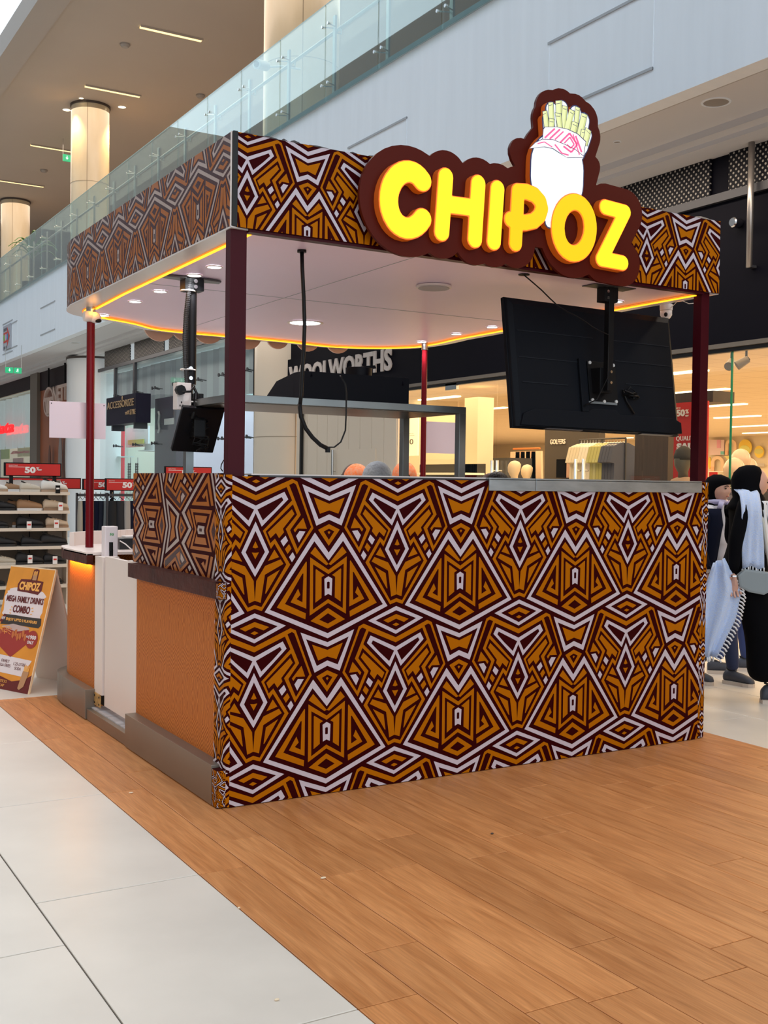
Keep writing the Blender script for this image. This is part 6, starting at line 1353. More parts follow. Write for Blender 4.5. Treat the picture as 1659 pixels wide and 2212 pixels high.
def walker(label, loc, yaw, H, top, pants, skin, legs=(.12, -.12), arms=((.05, .86), (-.05, .86)), group=None):
    t = thing('person', label, 'person', loc, group); t.rotation_euler = (0, 0, yaw); OFF[t] = Vector(loc); k = H/1.62
    def sc(N): return {a: tuple(q*k for q in v) for a, v in N.items()}
    f, r = legs
    skin_body('trousers', sc({'pe': (0, 0, .93, .135, .155), 'hl': (0, .085, .84, .095), 'hr': (0, -.085, .84, .095), 'kl': (f*.55, .09, .48, .068), 'kr': (r*.2, -.09, .48, .068), 'al': (f, .09, .10, .050), 'ar': (r, -.09, .12, .050)}), [('pe', 'hl'), ('pe', 'hr'), ('hl', 'kl'), ('hr', 'kr'), ('kl', 'al'), ('kr', 'ar')], 'pe', pants, t)
    N = {'pe': (0, 0, .90, .12, .15), 'wa': (0, 0, 1.06, .105, .13), 'ch': (.01, 0, 1.24, .115, .155), 'up': (0, 0, 1.33, .09, .13), 'nk': (.005, 0, 1.40, .05)}
    E_ = [('pe', 'wa'), ('wa', 'ch'), ('ch', 'up'), ('up', 'nk')]
    for s, q, (ax, az) in ((1, 'l', arms[0]), (-1, 'r', arms[1])):
        N['s'+q] = (0, s*.155, 1.33, .055); N['e'+q] = (-.03, s*.20, 1.09, .044); N['w'+q] = (ax, s*.20, az, .032); E_ += [('up', 's'+q), ('s'+q, 'e'+q), ('e'+q, 'w'+q)]
    skin_body('top', sc(N), E_, 'ch', top, t)
    for s, (ax, az) in ((1, arms[0]), (-1, arms[1])): hand(t, (ax*k, s*.20*k, az*k), (.15, 0, -1), (1, 0, .15), skin, k)
    b = MB(); b.tube([(.0, 0, 1.36*k), (.01, 0, 1.46*k)], .05*k, 12); b.build('neck', skin, t, smooth=True, local=True)
    face(t, (.015*k, 0, 1.505*k), .112*k, skin)
    for (x, s) in ((f, 1), (r, -1)): shoe_parts(t, (x+.05)*k, s*.09*k, 0 if s > 0 else (.0), .25*k, m_shoe, m_sole)
    return t, k
def cap_hair(t, k, m, r=1., z0=1.46, name='hair', back=True, dz=0.):
    b = MB(); n = 20; c = (-.012*k, 0, 1.52*k+dz); rs = []
    for i in range(9):
        th_ = -.35+(math.pi/2+.35)*i/8; rs.append([(c[0]+.101*k*r*max(math.cos(th_), .03)*math.cos(a)-(.01*k), c[1]+.090*k*r*max(math.cos(th_), .03)*math.sin(a), c[2]+.105*k*r*math.sin(th_)) for a in [2*math.pi*j/n for j in range(n)]])
    b.rings(rs); return b.build(name, m, t, smooth=True, local=True)
# workers inside the kiosk, seen from behind
m_net = mat('hair_net', (.42, .48, .52), rough=.8, bump=.9, bscale=55)
m_capp = mat('printed_cap', (.82, .15, .015), rough=.7, noise=.9, nscale=60, col2=(.80, .38, .22)); m_tee = mat('dark_work_shirt', (.03, .006, .006), rough=.9, spec=.1); m_dskin = mat('dark_skin', (.10, .045, .028), rough=.5)
for u, v, y, hat, lab, yaw in ((766, 994, 2.60, 'cap', 'worker in an orange printed cap left of the grey hair net', 1.9), (812, 990, 1.85, 'net', 'worker in a pale grey hair net between the two orange caps', 1.5), (873, 990, 2.65, 'cap', 'worker in an orange printed cap with black ponytail, beside the steel frame leg', 1.2)):
    p = P(u, v, 'y', y); H = p[2]/1.0
    t, k = walker(lab, (p[0], y, 0), yaw, p[2]/1.632*1.62-.012, m_tee, m_blackc, m_dskin)
    cap_hair(t, k, m_net if hat == 'net' else m_capp, 1.13 if hat == 'net' else 1.06, name='hair_net' if hat == 'net' else 'cap', dz=-.012)
    if hat == 'cap':
        b = MB(); b.ball((-.115*k, 0, 1.50*k), .02, .03, .03, 12, 8); b.build('ponytail', m_hair, t, smooth=True, local=True)
p = P(1067, 1013, 'y', 1.25); t, k = walker('person with long black braided hair just behind the steel counter edge', (p[0], 1.25, 0), 2.4, p[2]/1.632*1.62-.01, m_tee, m_blackc, m_dskin)
cap_hair(t, k, m_hair, 1.10, dz=-.01); b = MB(); b.ball((-.10*k, .03, 1.52*k), .07, .065, .06, 14, 10); b.build('hair_bun', m_hair, t, smooth=True, local=True)
# walking woman in black
wl = P(1592, 1512, 'z', 0.0); W1 = thing('person', 'woman in black headscarf and black clothes with light blue tasselled shawl and grey bag', 'person', (wl[0], wl[1], 0)); W1.rotation_euler = (0, 0, math.radians(-33))
skin_body('black_outfit', {
 'pe': (.04, 0, .90, .15, .17), 'wa': (.05, 0, 1.04, .125, .14), 'ch': (.06, 0, 1.22, .125, .15), 'up': (.045, 0, 1.32, .09, .13), 'nk': (.04, 0, 1.40, .05),
 'sr': (-.02, -.155, 1.325, .055), 'er': (-.085, -.20, 1.10, .050), 'wr': (-.10, -.21, .885, .036), 'sl': (0, .155, 1.325, .055), 'el': (-.02, .20, 1.09, .046), 'wl': (.10, .18, .95, .034),
 'hr': (.05, -.085, .80, .125), 'kr': (.14, -.09, .46, .125), 'ar': (.18, -.09, .13, .15, .13), 'hl': (-.02, .085, .80, .115), 'kl': (-.15, .09, .47, .105), 'al': (-.33, .09, .20, .085)},
 [('pe', 'wa'), ('wa', 'ch'), ('ch', 'up'), ('up', 'nk'), ('up', 'sr'), ('sr', 'er'), ('er', 'wr'), ('up', 'sl'), ('sl', 'el'), ('el', 'wl'), ('pe', 'hr'), ('hr', 'kr'), ('kr', 'ar'), ('pe', 'hl'), ('hl', 'kl'), ('kl', 'al')], 'pe', m_blackc, W1)
face(W1, (.088, 0, 1.475), .108, m_skin, ears=False)
b = MB(); rs = []
for z, rx, ry, ox in ((1.30, .13, .15, .02), (1.34, .125, .13, .02), (1.38, .105, .105, .01), (1.41, .10, .095, -.01), (1.45, .105, .093, -.018), (1.50, .108, .095, -.018), (1.55, .098, .088, -.012), (1.585, .070, .065, -.005), (1.60, .03, .03, 0)):
    rs.append([(ox+.055*min(1, max(0, (z-1.28)/.15))+rx*math.cos(a)*(.94 if (math.cos(a) > 0 and z > 1.40) else 1)*(1+.012*math.sin(7*a+z*30)), ry*math.sin(a)*(1+.012*math.sin(7*a+z*30)), z) for a in [2*math.pi*i/28 for i in range(28)]])
b.rings(rs); b.build('headscarf', m_blackc, W1, smooth=True, local=True)
b = MB(); b.tube([(.118, y_s, z_) for y_s, z_ in [(.068*math.sin(a), 1.475+.115*math.cos(a)) for a in [math.pi*(i/14*1.0) for i in range(15)]]], .012, 6)
hand(W1, (-.10, -.21, .875), (.12, .02, -1), (1, -.1, .12), m_skin, 1.05, .7)
b = MB(); b.rings([[(-.10+.034*math.cos(a), -.21+.032*math.sin(a), z) for a in [2*math.pi*i/16 for i in range(16)]] for z in (.858, .868)], cap=False); b.build('bracelet', m_chrome, W1, local=True)
hand(W1, (.10, .18, .94), (.4, -.1, -1), (1, 0, .3), m_skin, 1.0, .7)
m_sh = mat('light_blue_shawl', (.40, .52, .78), rough=.9, noise=.45, nscale=70, aniso=(1, 1, 2.2), bump=.5, bscale=120, col2=(.60, .66, .80)); m_sh2 = mat('shawl_tassel', (.72, .72, .74), rough=.9)
def cloth(name, grid, m, th=.006):
    b = MB(); R_, K = len(grid), len(grid[0]); n = 0
    for row in grid: b.v += [tuple(p) for p in row]
    for i in range(R_-1):
        for j in range(K-1): b.f.append((i*K+j, i*K+j+1, (i+1)*K+j+1, (i+1)*K+j)); b.m.append(0)
    o = b.build(name, m, W1, smooth=True, local=True); md = o.modifiers.new('t', 'SOLIDIFY'); md.thickness = th; return o
g = []
for i in range(13):
    f = i/12; z = 1.425-.505*f if f > .12 else 1.425-.03*f*8; x0 = -.06+.02*f; x1 = .075+.02*f
    g.append([(x0+(x1-x0)*j/8, -.125-.085*min(1, f*5)-.012*math.sin(j*2.1+f*4), z-.01*math.cos(j)) for j in range(9)])
sh1 = cloth('shawl', [[(-.06+.135*j/8, -.03-.02*j/8, 1.435+.006*math.sin(j)) for j in range(9)]]+g, m_sh)
g = []
for i in range(12):
    f = i/11; z = 1.36-.36*f; g.append([(.10+.03*f+.07*j/6, -.07-.03*math.sin(j)-.02*f, z) for j in range(7)])
cloth('shawl_end', g, m_sh2)
g = []
for i in range(15):
    f = i/14; zl = .95-.62*f; xl_ = -.22-.10*math.sin(f*2.2)-.02; xr_ = np.interp(f, [0, .33, .6, 1], [-.16, -.055, -.09, -.22])
    g.append([(xl_+(xr_-xl_)*j/9, -.235-.03*math.sin(j*1.3+f*2)-.02*f, zl+(.03*j/9)*(1-f)) for j in range(10)])
cloth('shawl_drape', g, m_sh)
b = MB()
for i in range(3, 15):
    for q in (0, .5):
        if i+q > 14: continue
        j = int(i+q); p = Vector(g[j][9]) if q == 0 else (Vector(g[j][9])+Vector(g[min(j+1, 14)][9]))/2; b.tube([p, p+Vector((.022, -.004, -.012)), p+Vector((.034, -.004, -.03))], .006, 5)
for j in range(9): p = Vector(g[14][j]); b.tube([p, p+Vector((.002, 0, -.03))], .006, 5)
for j in range(0, 9, 1): p = Vector(sh1.data.vertices[13*9+j].co); b.tube([p, p+Vector((.0, 0, -.025))], .005, 5)
b.build('tassel', m_sh2, W1, smooth=True, local=True, kind='stuff')
b = MB(); b.rings([[(.035+.115*a, y, .835+.075*c_-.02*a) for a, c_ in ((-1, .2), (-.9, -.8), (-.3, -1.1), (.5, -1.1), (.95, -.6), (1.05, .6), (.9, 1.0), (-.6, .85))] for y in (-.25, -.195)]); b.build('crossbody_bag', mat('bag_grey_blue', (.22, .26, .28), rough=.45), W1, bevel=.014, local=True)
b = MB(); b.tube([(.14, -.215, .90), (.12, -.19, 1.05), (.10, -.16, 1.22), (.05, -.05, 1.40)], .012, 6); b.build('bag_strap', mat('strap_pale', (.45, .45, .42), rough=.7), W1, smooth=True, local=True)
shoe_parts(W1, .27, -.09, 0, .27, m_shoe, m_sole); shoe_parts(W1, -.33, .09, .045, .25, m_blackc, m_blackc, pitch=-.5)
# second woman with headphones
p = P(1549, 1062, 'y', 1.25); t, k = walker('woman with lilac headphones, white top and navy cardigan beside the kiosk corner', (p[0]+.0, 1.25, 0), math.radians(-80), 1.54, mat('white_top', (.72, .68, .70), rough=.9), mat('navy_jeans', (.02, .03, .08), rough=.9), m_skin, arms=((.10, .90), (.06, .86)))
b = MB(); rs = []
for z, rx, ry, ox in ((1.36, .10, .11, .0), (1.40, .085, .085, -.01), (1.44, .098, .090, -.008), (1.50, .112, .094, .008), (1.55, .112, .090, .014), (1.585, .085, .070, .006), (1.61, .03, .03, 0)):
    rs.append([(ox*k+rx*k*math.cos(a)*(.45 if (math.cos(a) > 0 and z < 1.545) else 1), ry*k*math.sin(a), z*k+.01) for a in [2*math.pi*i/28 for i in range(28)]])
b.rings(rs); b.build('headscarf', m_blackc, t, smooth=True, local=True)
b = MB(); b.rings([[(.0+r*.62*math.cos(a), r*.72*math.sin(a), z*k) for a in [2*math.pi*i/20 for i in range(20)]] for r, z in ((.10, 1.39), (.125, 1.405), (.12, 1.425), (.095, 1.43))], cap=False); b.build('headphones', mat('lilac_plastic', (.50, .46, .66), rough=.35), t, smooth=True, local=True)
for s in (-1, 1):
    b = MB(); b.tube([(.055, s*.065, 1.385*k), (.085, s*.05, 1.375*k)], .036, 14); b.build('ear_cup', MATS['lilac_plastic'], t, smooth=True, auto=40, local=True)
    b = MB(); rs = []
    for i in range(9):
        z = (1.36-.50*i/8)*k; rs.append([((.135-.012*abs(i-2))*k*math.cos(a), s*(.165+.01*(i > 2))*k*math.sin(a), z) for a in [.55+2.59*j/10 for j in range(11)]])
    b.rings(rs, closed=False); o = b.build('cardigan', m_navy, t, smooth=True, local=True); md = o.modifiers.new('t', 'SOLIDIFY'); md.thickness = .012
    skin_body('cardigan_sleeve', {'s': (0, s*.155*k, 1.33*k, .064*k), 'e': (-.03*k, s*.20*k, 1.09*k, .054*k), 'w': ((.10 if s > 0 else .06)*k, s*.20*k, (.915 if s > 0 else .88)*k, .042*k)}, [('s', 'e'), ('e', 'w')], 's', m_navy, t)
# third walker partly hidden
p = P(1592, 1452, 'z', 0.0); t, k = walker('person with long brown hair and blue jeans mostly hidden behind the woman in black', (p[0], p[1], 0), math.radians(-35), 1.44, mat('brown_jacket', (.10, .06, .045), rough=.9), mat('blue_jeans', (.03, .05, .16), rough=.9), m_skin, legs=(.10, -.20))
cap_hair(t, k, m_brownhair, 1.10); b = MB(); b.rings([[(-.05*k+rx*math.cos(a), ry*math.sin(a), z*k) for a in [2*math.pi*i/16 for i in range(16)]] for z, rx, ry in ((1.56, .07, .085), (1.46, .085, .10), (1.34, .07, .10), (1.20, .05, .08))]); b.build('long_hair', m_brownhair, t, smooth=True, local=True)
# ---------------------------------------------------------------- shoe rack
YR = 8.2
m_rk = mat('rack_cream', (.66, .56, .46), rough=.5); m_rkb = mat('rack_back', (.20, .17, .14), rough=.7)
def R(u, v, y=YR): return P(u, v, 'y', y)
xr_ = R(151, 1100)[0]; xl_ = -.55
rk = thing('shoe_rack', 'cream shelf rack full of shoes left of the maroon pole', 'rack', (.4, YR, 0))
zs = [R(150, v)[2] for v in (1063, 1103, 1140, 1179, 1218, 1262)]
for z in zs:
    b = MB(); b.box(xl_, xr_, YR, YR+.36, z-.035, z); b.build('shelf_board', m_rk, rk, bevel=.003)
b = MB(); b.box(xl_, xr_-.02, YR+.36, YR+.38, .05, zs[0]+.13); b.build('back_panel', m_rkb, rk)
xm = R(80, 1100)[0]; b = MB(); b.box(xm-.004, xm+.004, YR+.352, YR+.36, .05, zs[0]); b.build('back_seam', m_dark, rk)
b = MB(); b.box(xr_-.17, xr_, YR+.30, YR+.36, 0, zs[0]-.03).box(xr_-.01, xr_, YR+.1, YR+.36, 0, zs[0]-.03); b.build('end_panel', m_rk, rk)
b = MB(); b.box(xl_, xr_-.13, YR+.33, YR+.35, zs[0], R(10, 1037)[2]); b.build('top_board', m_wht, rk)
SH = {}
def shoe_at(u0, u1, row, key, label, back=0., flip=False):
    cols_ = {'tan': ((.33, .18, .09), (.75, .72, .70)), 'white': ((.70, .67, .62), (.40, .27, .18)), 'black': ((.010, .010, .013), (.015, .015, .016)), 'beige': ((.58, .45, .33), (.33, .20, .12)), 'cream': ((.55, .49, .40), (.60, .55, .48))}
    c1, c2 = cols_[key]; p0, p1 = R(u0, 1100)[0], R(u1, 1100)[0]; L = p1-p0
    t = thing('shoe', label, 'shoe', ((p0+p1)/2, YR+.10+back, zs[row]), 'shoes on the rack')
    t['group'] = 'shoes on the rack'
    shoe_parts(t, 0, 0, 0, L, mat('shoe_'+key, c1, rough=.6), mat('shoesole_'+key, c2, rough=.6), yaw=math.pi if flip else 0)
    b = MB(); b.tube([(-.05*L, -.02, .10*L/.26), (.1*L, .03, .085*L/.26), (.12*L, -.03, .08*L/.26), (.22*L, .03, .07*L/.26)], .008, 5); b.build('laces', mat('laces_'+key, tuple(min(1, c*1.3+.02) for c in c1), rough=.8), t, local=True)
rows = ['top', 'second', 'third', 'fourth', 'fifth', 'sixth']
for u0, u1, r, k_, lab, bk in (
 (-22, 20, 0, 'white', 'white shoe at the left edge', 0), (20, 60, 0, 'tan', 'tan canvas shoe', .12), (47, 92, 0, 'cream', 'cream laced shoe', 0), (92, 150, 0, 'white', 'white sneaker with tan sole and dark tag', 0),
 (-12, 38, 1, 'black', 'black shoe at the left edge', 0), (24, 72, 1, 'tan', 'tan shoe standing behind another', .13), (40, 96, 1, 'tan', 'tan sneaker with thick white sole', 0), (97, 152, 1, 'beige', 'light brown sneaker by the pole', 0),
 (-20, 23, 2, 'black', 'black shoe at the left edge', 0), (36, 58, 2, 'tan', 'brown shoe half hidden', .13), (40, 99, 2, 'black', 'black laced shoe', 0), (103, 152, 2, 'beige', 'beige shoe with gum sole', 0),
 (-10, 40, 3, 'black', 'black shoe at the left edge', 0), (30, 55, 3, 'black', 'black shoe set back', .13), (50, 97, 3, 'black', 'plain black shoe in the middle', 0), (92, 150, 3, 'black', 'black laced shoe by the pole', 0),
 (-5, 40, 4, 'cream', 'cream laced shoe', 0), (38, 99, 4, 'black', 'chunky black shoe', 0), (99, 147, 4, 'black', 'black sneaker by the pole', 0),
 (-15, 16, 5, 'black', 'black shoe at the left edge', 0), (98, 140, 5, 'black', 'black shoe above the board sign', 0), (105, 147, 5, 'beige', 'beige shoe above the board sign', .13)):
    shoe_at(u0, u1, r, k_, '%s, %s rack shelf' % (lab, rows[r]), bk)
for u, v, dz in ((131, 1094, 1), (122, 1132, 1), (63, 1135, 1), (65, 1208, 1), (119, 1210, 1), (125, 1057, 0)):
    p = R(u, v, YR-.012); t = thing('price_tag', '%s price tag on a shoe, %s of the rack' % ('white and red' if dz else 'dark', {1094: 'right of the second shelf', 1132: 'right of the third shelf', 1135: 'middle of the third shelf', 1208: 'middle of the fifth shelf', 1210: 'right of the fifth shelf', 1057: 'right of the top shelf'}[v]), 'tag', p, 'shoe price tags')
    b = MB(); b.box(p[0]-.026, p[0]+.026, p[1], p[1]+.003, p[2]-.045, p[2]+.045); b.build('card', m_wht if dz else m_black, t); b = MB(); b.box(p[0]-.018, p[0]+.018, p[1]-.002, p[1], p[2]+.0, p[2]+.018); b.build('price', m_redb if dz else m_wht, t)
# red sale signs
def sale_sign(u0, v0, u1, v1, y, label, tcx=None, pc=True, feet=(.15, .85), z_to=0.):
    p, q = P(u0, v0, 'y', y), P(u1, v1, 'y', y); t = thing('sale_sign', label, 'sign', (p[0], y, q[2]), 'red sale signs')
    b = MB(); b.box(p[0]-.02, q[0]+.015, y+.012, y+.03, q[2]-.01, p[2]+.012); b.build('frame', m_black, t)
    b = MB(); b.box(p[0], q[0], y, y+.012, q[2], p[2]); b.build('panel', m_redb, t)
    w, h = q[0]-p[0], p[2]-q[2]; x5 = p[0]+w*(.34 if tcx is None else tcx)
    text_part('lettering', '50', (x5, y-.001, q[2]+h*.20), (1, 0, 0), (0, 0, 1), m_wht, t, height=h*.55, width=h*.92, depth=.002, bold=.05)
    if pc: text_part('lettering', '%', (x5+h*.97, y-.001, q[2]+h*.44), (1, 0, 0), (0, 0, 1), m_wht, t, height=h*.30, depth=.002, bold=.02); text_part('lettering', 'OFF', (x5+h*1.12, y-.001, q[2]+h*.42), (1, 0, 0), (0, 0, 1), m_wht, t, height=h*.14, depth=.002, bold=.02)
    text_part('lettering', 'QUALITYSALE', (p[0]+w*.05, y-.001, q[2]+h*.80), (1, 0, 0), (0, 0, 1), m_wht, t, height=h*.09, width=w*.16, depth=.002)
    b = MB(); b.box(p[0]+w*.05, x5, y-.002, y, q[2]+h*.70, q[2]+h*.73); b.build('rule', m_wht, t)
    for f in feet: MB().box(p[0]+w*f-.02, p[0]+w*f+.02, y+.012, y+.035, z_to, q[2]).build('stem', m_black, t)
sale_sign(13, 1001, 130, 1028, YR+.2, 'large red 50 percent off sign above the shoe rack', feet=(.10, .90), z_to=zs[0])
sale_sign(-40, 1033, 24, 1060, YR+1.6, 'red sale sign behind the rack at the left edge', tcx=.8, feet=(.5,))
sale_sign(28, 1033, 119, 1060, YR+1.6, 'red sale sign half hidden behind the top shelf of the shoe rack', feet=(.5,))
sale_sign(120, 1034, 173, 1055, YR+1.9, 'red sale sign straight behind the maroon pole', tcx=-.1, feet=(.4,))
sale_sign(182, 1036, 250, 1057, 9.6, 'red sale sign on the clothes rail nearest the router, left one', tcx=.44, feet=(.14, .9))
sale_sign(231, 1035, 310, 1059, 9.3, 'red sale sign on the clothes rail overlapping its left neighbour', tcx=.42, feet=(.14, .9))
sale_sign(359, 1009, 456, 1034, 9.6, 'red sale sign above the printed side screen behind the small screen', tcx=.34, feet=(.2, .8))
# clothes rails
YC = 9.4
def CR(u, v, y=YC): return P(u, v, 'y', y)
for i, (u0, u1, yy) in enumerate(((166, 231, YC), (232, 300, YC-.15))):
    t = thing('clothes_rail', ('left', 'right')[i]+' black clothes rail with hanging trousers under the red signs', 'rail', CR(u0, 1068, yy)); z = CR(u0, 1068, yy)[2]; xa, xb = CR(u0, 1068, yy)[0], CR(u1, 1068, yy)[0]
    b = MB(); b.box(xa, xb, yy-.012, yy+.012, z-.025, z+.01); b.build('rail', m_darkm, t)
    for x in (xa, xb): b = MB(); b.box(x-.012, x+.012, yy-.012, yy+.012, 0, z+.02); b.build('post', m_darkm, t)
gm = [(168, 178, 'beige', (.42, .37, .30)), (176, 190, 'navy', None), (187, 198, 'light blue', (.25, .36, .58)), (192, 203, 'black', (.01, .01, .012)), (201, 213, 'navy', None), (210, 224, 'dark navy', (.008, .010, .022)), (222, 232, 'grey', (.22, .23, .23)), (233, 252, 'black', (.01, .01, .012)), (250, 268, 'charcoal', (.018, .018, .022)), (267, 281, 'stone grey', (.33, .30, .28)), (279, 292, 'navy', None), (290, 300, 'dark navy', (.008, .010, .022))]
for i, (u0, u1, cn, c) in enumerate(gm):
    yy = YC if u0 < 231 else YC-.15; p0, p1 = CR(u0, 1085, yy), CR(u1, 1085, yy); zb = CR(u0, 1176-(14 if cn == 'light blue' else 0), yy)[2] if cn != 'light blue' else CR(u0, 1100, yy)[2]; zt_ = CR(u0, 1082, yy)[2]
    m = m_navy if c is None else mat('garment_'+cn.replace(' ', '_'), c, rough=.9); xm = (p0[0]+p1[0])/2; w = (p1[0]-p0[0])/2+.012
    t = thing('hanging_garment', '%s garment hanging %s on the rails behind the router' % (cn, ('first', 'second', 'third', 'fourth', 'fifth', 'sixth', 'seventh', 'eighth', 'ninth', 'tenth', 'eleventh', 'last')[i]+' from the left'), 'clothes', (xm, yy, zt_), 'garments on the rails behind the router')
    b = MB(); rs = []
    for j in range(7):
        f = j/6; z = zt_+(zb-zt_)*f; ww = w*(.75+.30*math.sin(min(1, f*2.2)*1.57)-.12*f); rs.append([(xm+ww*math.cos(a)+.02*f*math.sin(i), yy+.045*math.sin(a)*(1+.2*math.sin(3*a+i)), z) for a in [2*math.pi*q/14 for q in range(14)]])
    b.rings(rs); b.build('cloth', m, t, smooth=True, auto=60)
    b = MB(); b.tube([(xm-w*.7, yy, zt_+.01), (xm, yy, zt_+.05), (xm+w*.7, yy, zt_+.01)], .006, 5).tube([(xm, yy, zt_+.05), (xm, yy, CR(u0, 1066, yy)[2]+.015)], .005, 5); b.build('hanger', m_chrome, t)
# ---------------------------------------------------------------- A-frame board
BR0 = Vector(P(60, 1500, 'z', 0)); BL0 = Vector(P(-60, 1476, 'z', 0)); dd = (BL0-BR0); dd.z = 0; dd.normalize()
nn = Vector((dd.y, -dd.x, 0)); 
if nn.dot(Vector(CAM)-BR0) < 0: nn = -nn
# top right corner lies on the ray of pixel (120,1232): lean back s, height h
ray = Vector(P(120, 1232, 'y', 6.0))-Vector(CAM); best = None
for i in range(60):
    s_ = .10+.01*i
    # distance of the leaning line at height h
    for j in range(60):
        h_ = .60+.01*j; q = BR0-nn*s_+Vector((0, 0, h_)); w = q-Vector(CAM); dist = (w-ray*(w.dot(ray)/ray.dot(ray))).length
        if best is None or dist < best[0]: best = (dist, s_, h_)
_, s_, h_ = best; TRc = BR0-nn*s_+Vector((0, 0, h_)); upv = (TRc-BR0); LB = upv.length; upv.normalize(); WB = .50
xd = -dd     # left -> right
af = thing('a_frame_sign', 'orange A-frame advertising board for fries standing on the tiles at the far left', 'sign', BR0+dd*.25-nn*s_)
fro = xd.cross(upv)
if fro.dot(nn) < 0: fro = -fro
OR = BR0+dd*WB   # lower left corner
def A(a, c, d=0.): return tuple(OR+xd*a*WB+upv*c*LB+fro*d)
b = MB(); b.prism([(0, 0), (1, 0), (1, 1), (0, 1)], A, -.012, 0); fb = b.build('front_board', mat('board_orange', (.72, .28, .03), rough=.45, noise=.12, nscale=8), af)
BRb = BR0-nn*2*s_; up2 = (TRc-BRb).normalized(); b = MB()
b.prism([(0, 0), (1, 0), (1, 1), (0, 1)], lambda a, c, d: tuple(BRb+dd*WB+xd*a*WB+up2*c*LB-nn*d), -.0, .012); b.build('rear_board', mat('board_rear_white', (.66, .58, .52), rough=.6), af)
m_bm = mat('print_maroon', (.12, .010, .010), rough=.5); m_bw = mat('print_board_white', (.72, .64, .66), rough=.5); m_bd = mat('print_dark', (.035, .028, .025), rough=.5); m_bo = mat('print_yellow_orange', (.85, .42, .10), rough=.5); m_edge = mat('board_edge_cream', (.8, .62, .42), rough=.5)
b = MB(); b.prism([(.995, 0), (1.012, 0), (1.012, 1), (.995, 1)], A, -.013, .001); b.prism([(0, .997), (1, .997), (1, 1.006), (0, 1.006)], A, -.013, .001); b.build('edge', m_edge, af)
def shape(pts, m, name, lv): b = MB(); b.face([A(x, y, .0006*lv) for x, y in pts]); return b.build(name, m, fb, fix=False)
rg = random.Random(8); blob = []
for i in range(44):
    a = 2*math.pi*i/44; sx = math.copysign(abs(math.cos(a))**.45, math.cos(a)); sy = math.copysign(abs(math.sin(a))**.55, math.sin(a)); j = rg.uniform(.93, 1.05); blob.append((.48+.45*sx*j, .695+.135*sy*rg.uniform(.97, 1.02)))
shape(blob, m_bw, 'white_splash', 1)
shape([(.06, .515), (.10, .600), (.35, .602), (.6, .598), (.93, .600), (.95, .545), (.91, .520), (.5, .524), (.2, .518)], m_bd, 'dark_stripe', 2)
shape([(.03, .54), (.10, .602), (.16, .600), (.09, .53)], m_bm, 'new_flag', 3)
def atx(s, x0, x1, y0, h, m, lv=4, **k): text_part('lettering', s, A(x0, y0, .0006*lv), xd, upv, m, fb, height=h*LB, width=(x1-x0)*WB, depth=.0006, **k)
lg_l = [[(0+.1*0, 0)]]
shape([(.27, .80), (.25, .855), (.30, .90), (.55, .905), (.80, .895), (.80, .82), (.74, .785), (.5, .795)], m_bm, 'logo_backing', 3)
shape([(.52, .895), (.54, .985), (.60, .995), (.66, .985), (.66, .895)], m_bm, 'logo_backing', 3)
shape([(.55, .90), (.55, .94), (.64, .94), (.64, .90)], mat('print_potato', (.45, .24, .12)), 'logo_fries_bag', 5)
for i in range(4): shape([(.555+.022*i, .94), (.555+.022*i, .972+.006*(i % 2)), (.570+.022*i, .972+.006*(i % 2)), (.570+.022*i, .94)], m_bo, 'logo_fry', 5)
atx('CHIPOZ', .30, .76, .812, .070, m_bo, 5, bold=.05)
atx('MEGA FAMILY DRINKS', .08, .90, .708, .052, m_bm, bold=.035); atx('COMBO', .27, .65, .622, .062, m_bm, bold=.035); atx('ENJOY UPTO 3 FLAVOURS', .17, .86, .545, .030, m_bo, bold=.03); atx('NEW', .065, .145, .555, .025, m_bw, bold=.02)
for x, y, s in ((.22, .67, 1), (.20, .645, 1), (.21, .62, 1), (.71, .68, -1), (.73, .655, -1), (.71, .63, -1)): shape([(x, y), (x+.04*s, y-.006), (x+.04*s, y-.012), (x, y-.008)], m_bo, 'spark', 4)
shape([(.02, .37), (.45, .26), (.78, .40), (.72, .50), (.35, .52), (.04, .46)], mat('print_box_red', (.32, .03, .025)), 'food_box', 2); shape([(.10, .50), (.45, .47), (.74, .50), (.70, .515), (.35, .53)], mat('print_box_lid', (.50, .36, .33)), 'food_box_lid', 3)
for i in range(26):
    x, y, a = .10+rg.random()*.22, .445+rg.random()*.055, rg.random()*3.1; dx, dy = .035*math.cos(a), .014*math.sin(a); shape([(x-dx, y-dy), (x+dx, y+dy), (x+dx+.006, y+dy+.004), (x-dx+.006, y-dy+.004)], mat('print_fry_%d' % (i % 2), ((.80, .24, .05), (.85, .42, .15))[i % 2]), 'printed_fry', 4+.1*i)
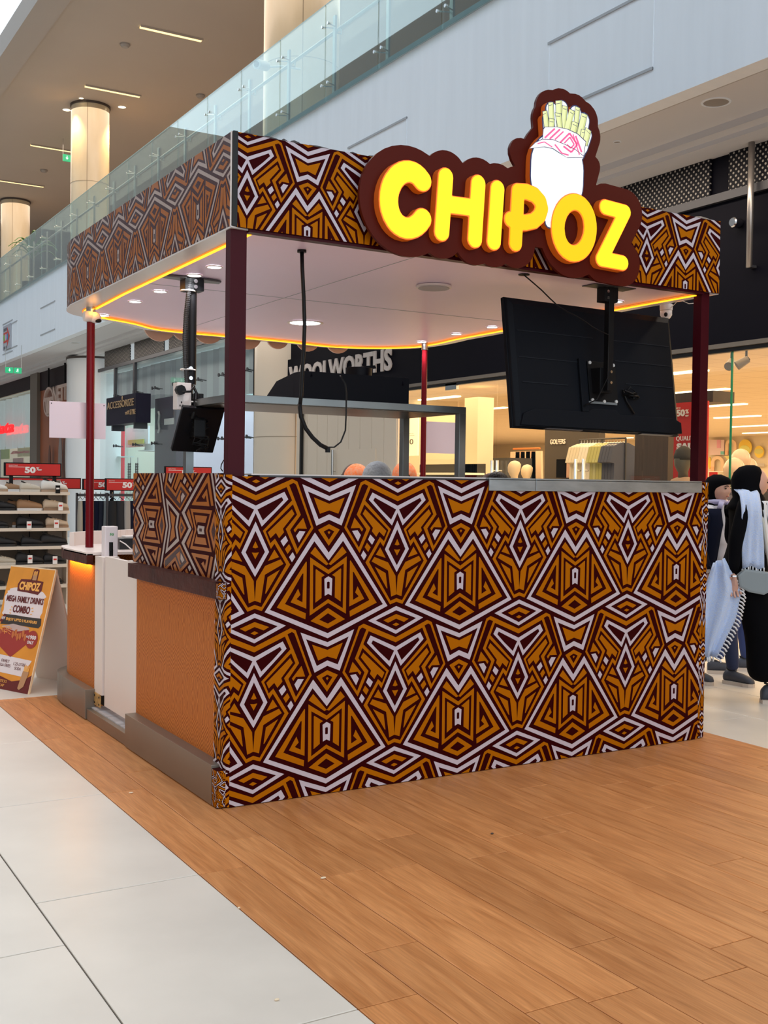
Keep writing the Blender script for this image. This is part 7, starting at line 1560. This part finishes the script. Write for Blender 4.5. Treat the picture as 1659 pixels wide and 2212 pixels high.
for i in range(6):
    x, y = .40+.055*i, .445+.018*math.sin(i*2); shape([(x-.03, y+.02), (x+.015, y+.03), (x+.03, y-.01), (x+.01, y-.035), (x-.02, y-.02)], mat('print_wing', (.50, .14, .04)), 'printed_chicken', 5+.1*i)
shape([(.83+.125*math.cos(a), .425+.072*math.sin(a)) for a in [2*math.pi*i/24 for i in range(24)]], MATS['print_box_red'], 'price_disc', 6)
atx('1900', .76, .92, .425, .034, m_bw, 8, bold=.04); atx('KES', .705, .755, .435, .016, m_bw, 8, bold=.02); atx('ONLY', .75, .89, .388, .026, m_bw, 8, bold=.04)
shape([(.0, .135), (.80, .125), (.93, .26), (.0, .275)], m_bw, 'info_panel', 2); atx('FAMILY', .28, .46, .215, .024, m_bm); atx('MEGA FRIES', .20, .50, .180, .024, m_bm); atx('1.25 LITRE', .56, .82, .205, .024, m_bm); atx('SODA', .60, .74, .170, .024, m_bm)
shape([(0, 0), (1, 0), (1, .15), (.86, .105), (.6, .075), (.35, .10), (.15, .115), (0, .105)], m_bm, 'maroon_wave', 3)
atx('YOUR CHAT STICKS', .05, .50, .055, .022, m_bo, 5); atx('ARE THAT SLAP', .05, .46, .022, .022, m_bo, 5)
shape([(.76, .03), (.80, .02), (.88, .05), (.93, .16), (.90, .19), (.80, .17)], mat('print_potato', (.45, .24, .12)), 'printed_snack_bag', 7)
for i in range(5): shape([(.81+.022*i, .17), (.815+.024*i, .215+.006*(i % 2)), (.83+.024*i, .215+.006*(i % 2)), (.83+.022*i, .17)], m_bo, 'printed_fry', 8)
# crumbs and a scuff on the floor
for i, (u, v, s) in enumerate(((283, 1713, .011), (698, 1897, .012), (1063, 1801, .008), (598, 2160, .008), (516, 1962, .006))):
    p = P(u, v, 'z', .002); t = tag(MB().ball((p[0], p[1], .0035), s, s*.6, .003, 8, 6).build('crumb', mat('crumb', (.75, .60, .42), rough=.9) if i != 2 else m_brown), ('small pale chip crumb on the planks left of the plinth', 'pale crumb on the planks near the tile border', 'dark speck on the planks in front of the kiosk', 'white fleck on the nearest tile', 'tiny crumb at the tile edge')[i], 'crumb')
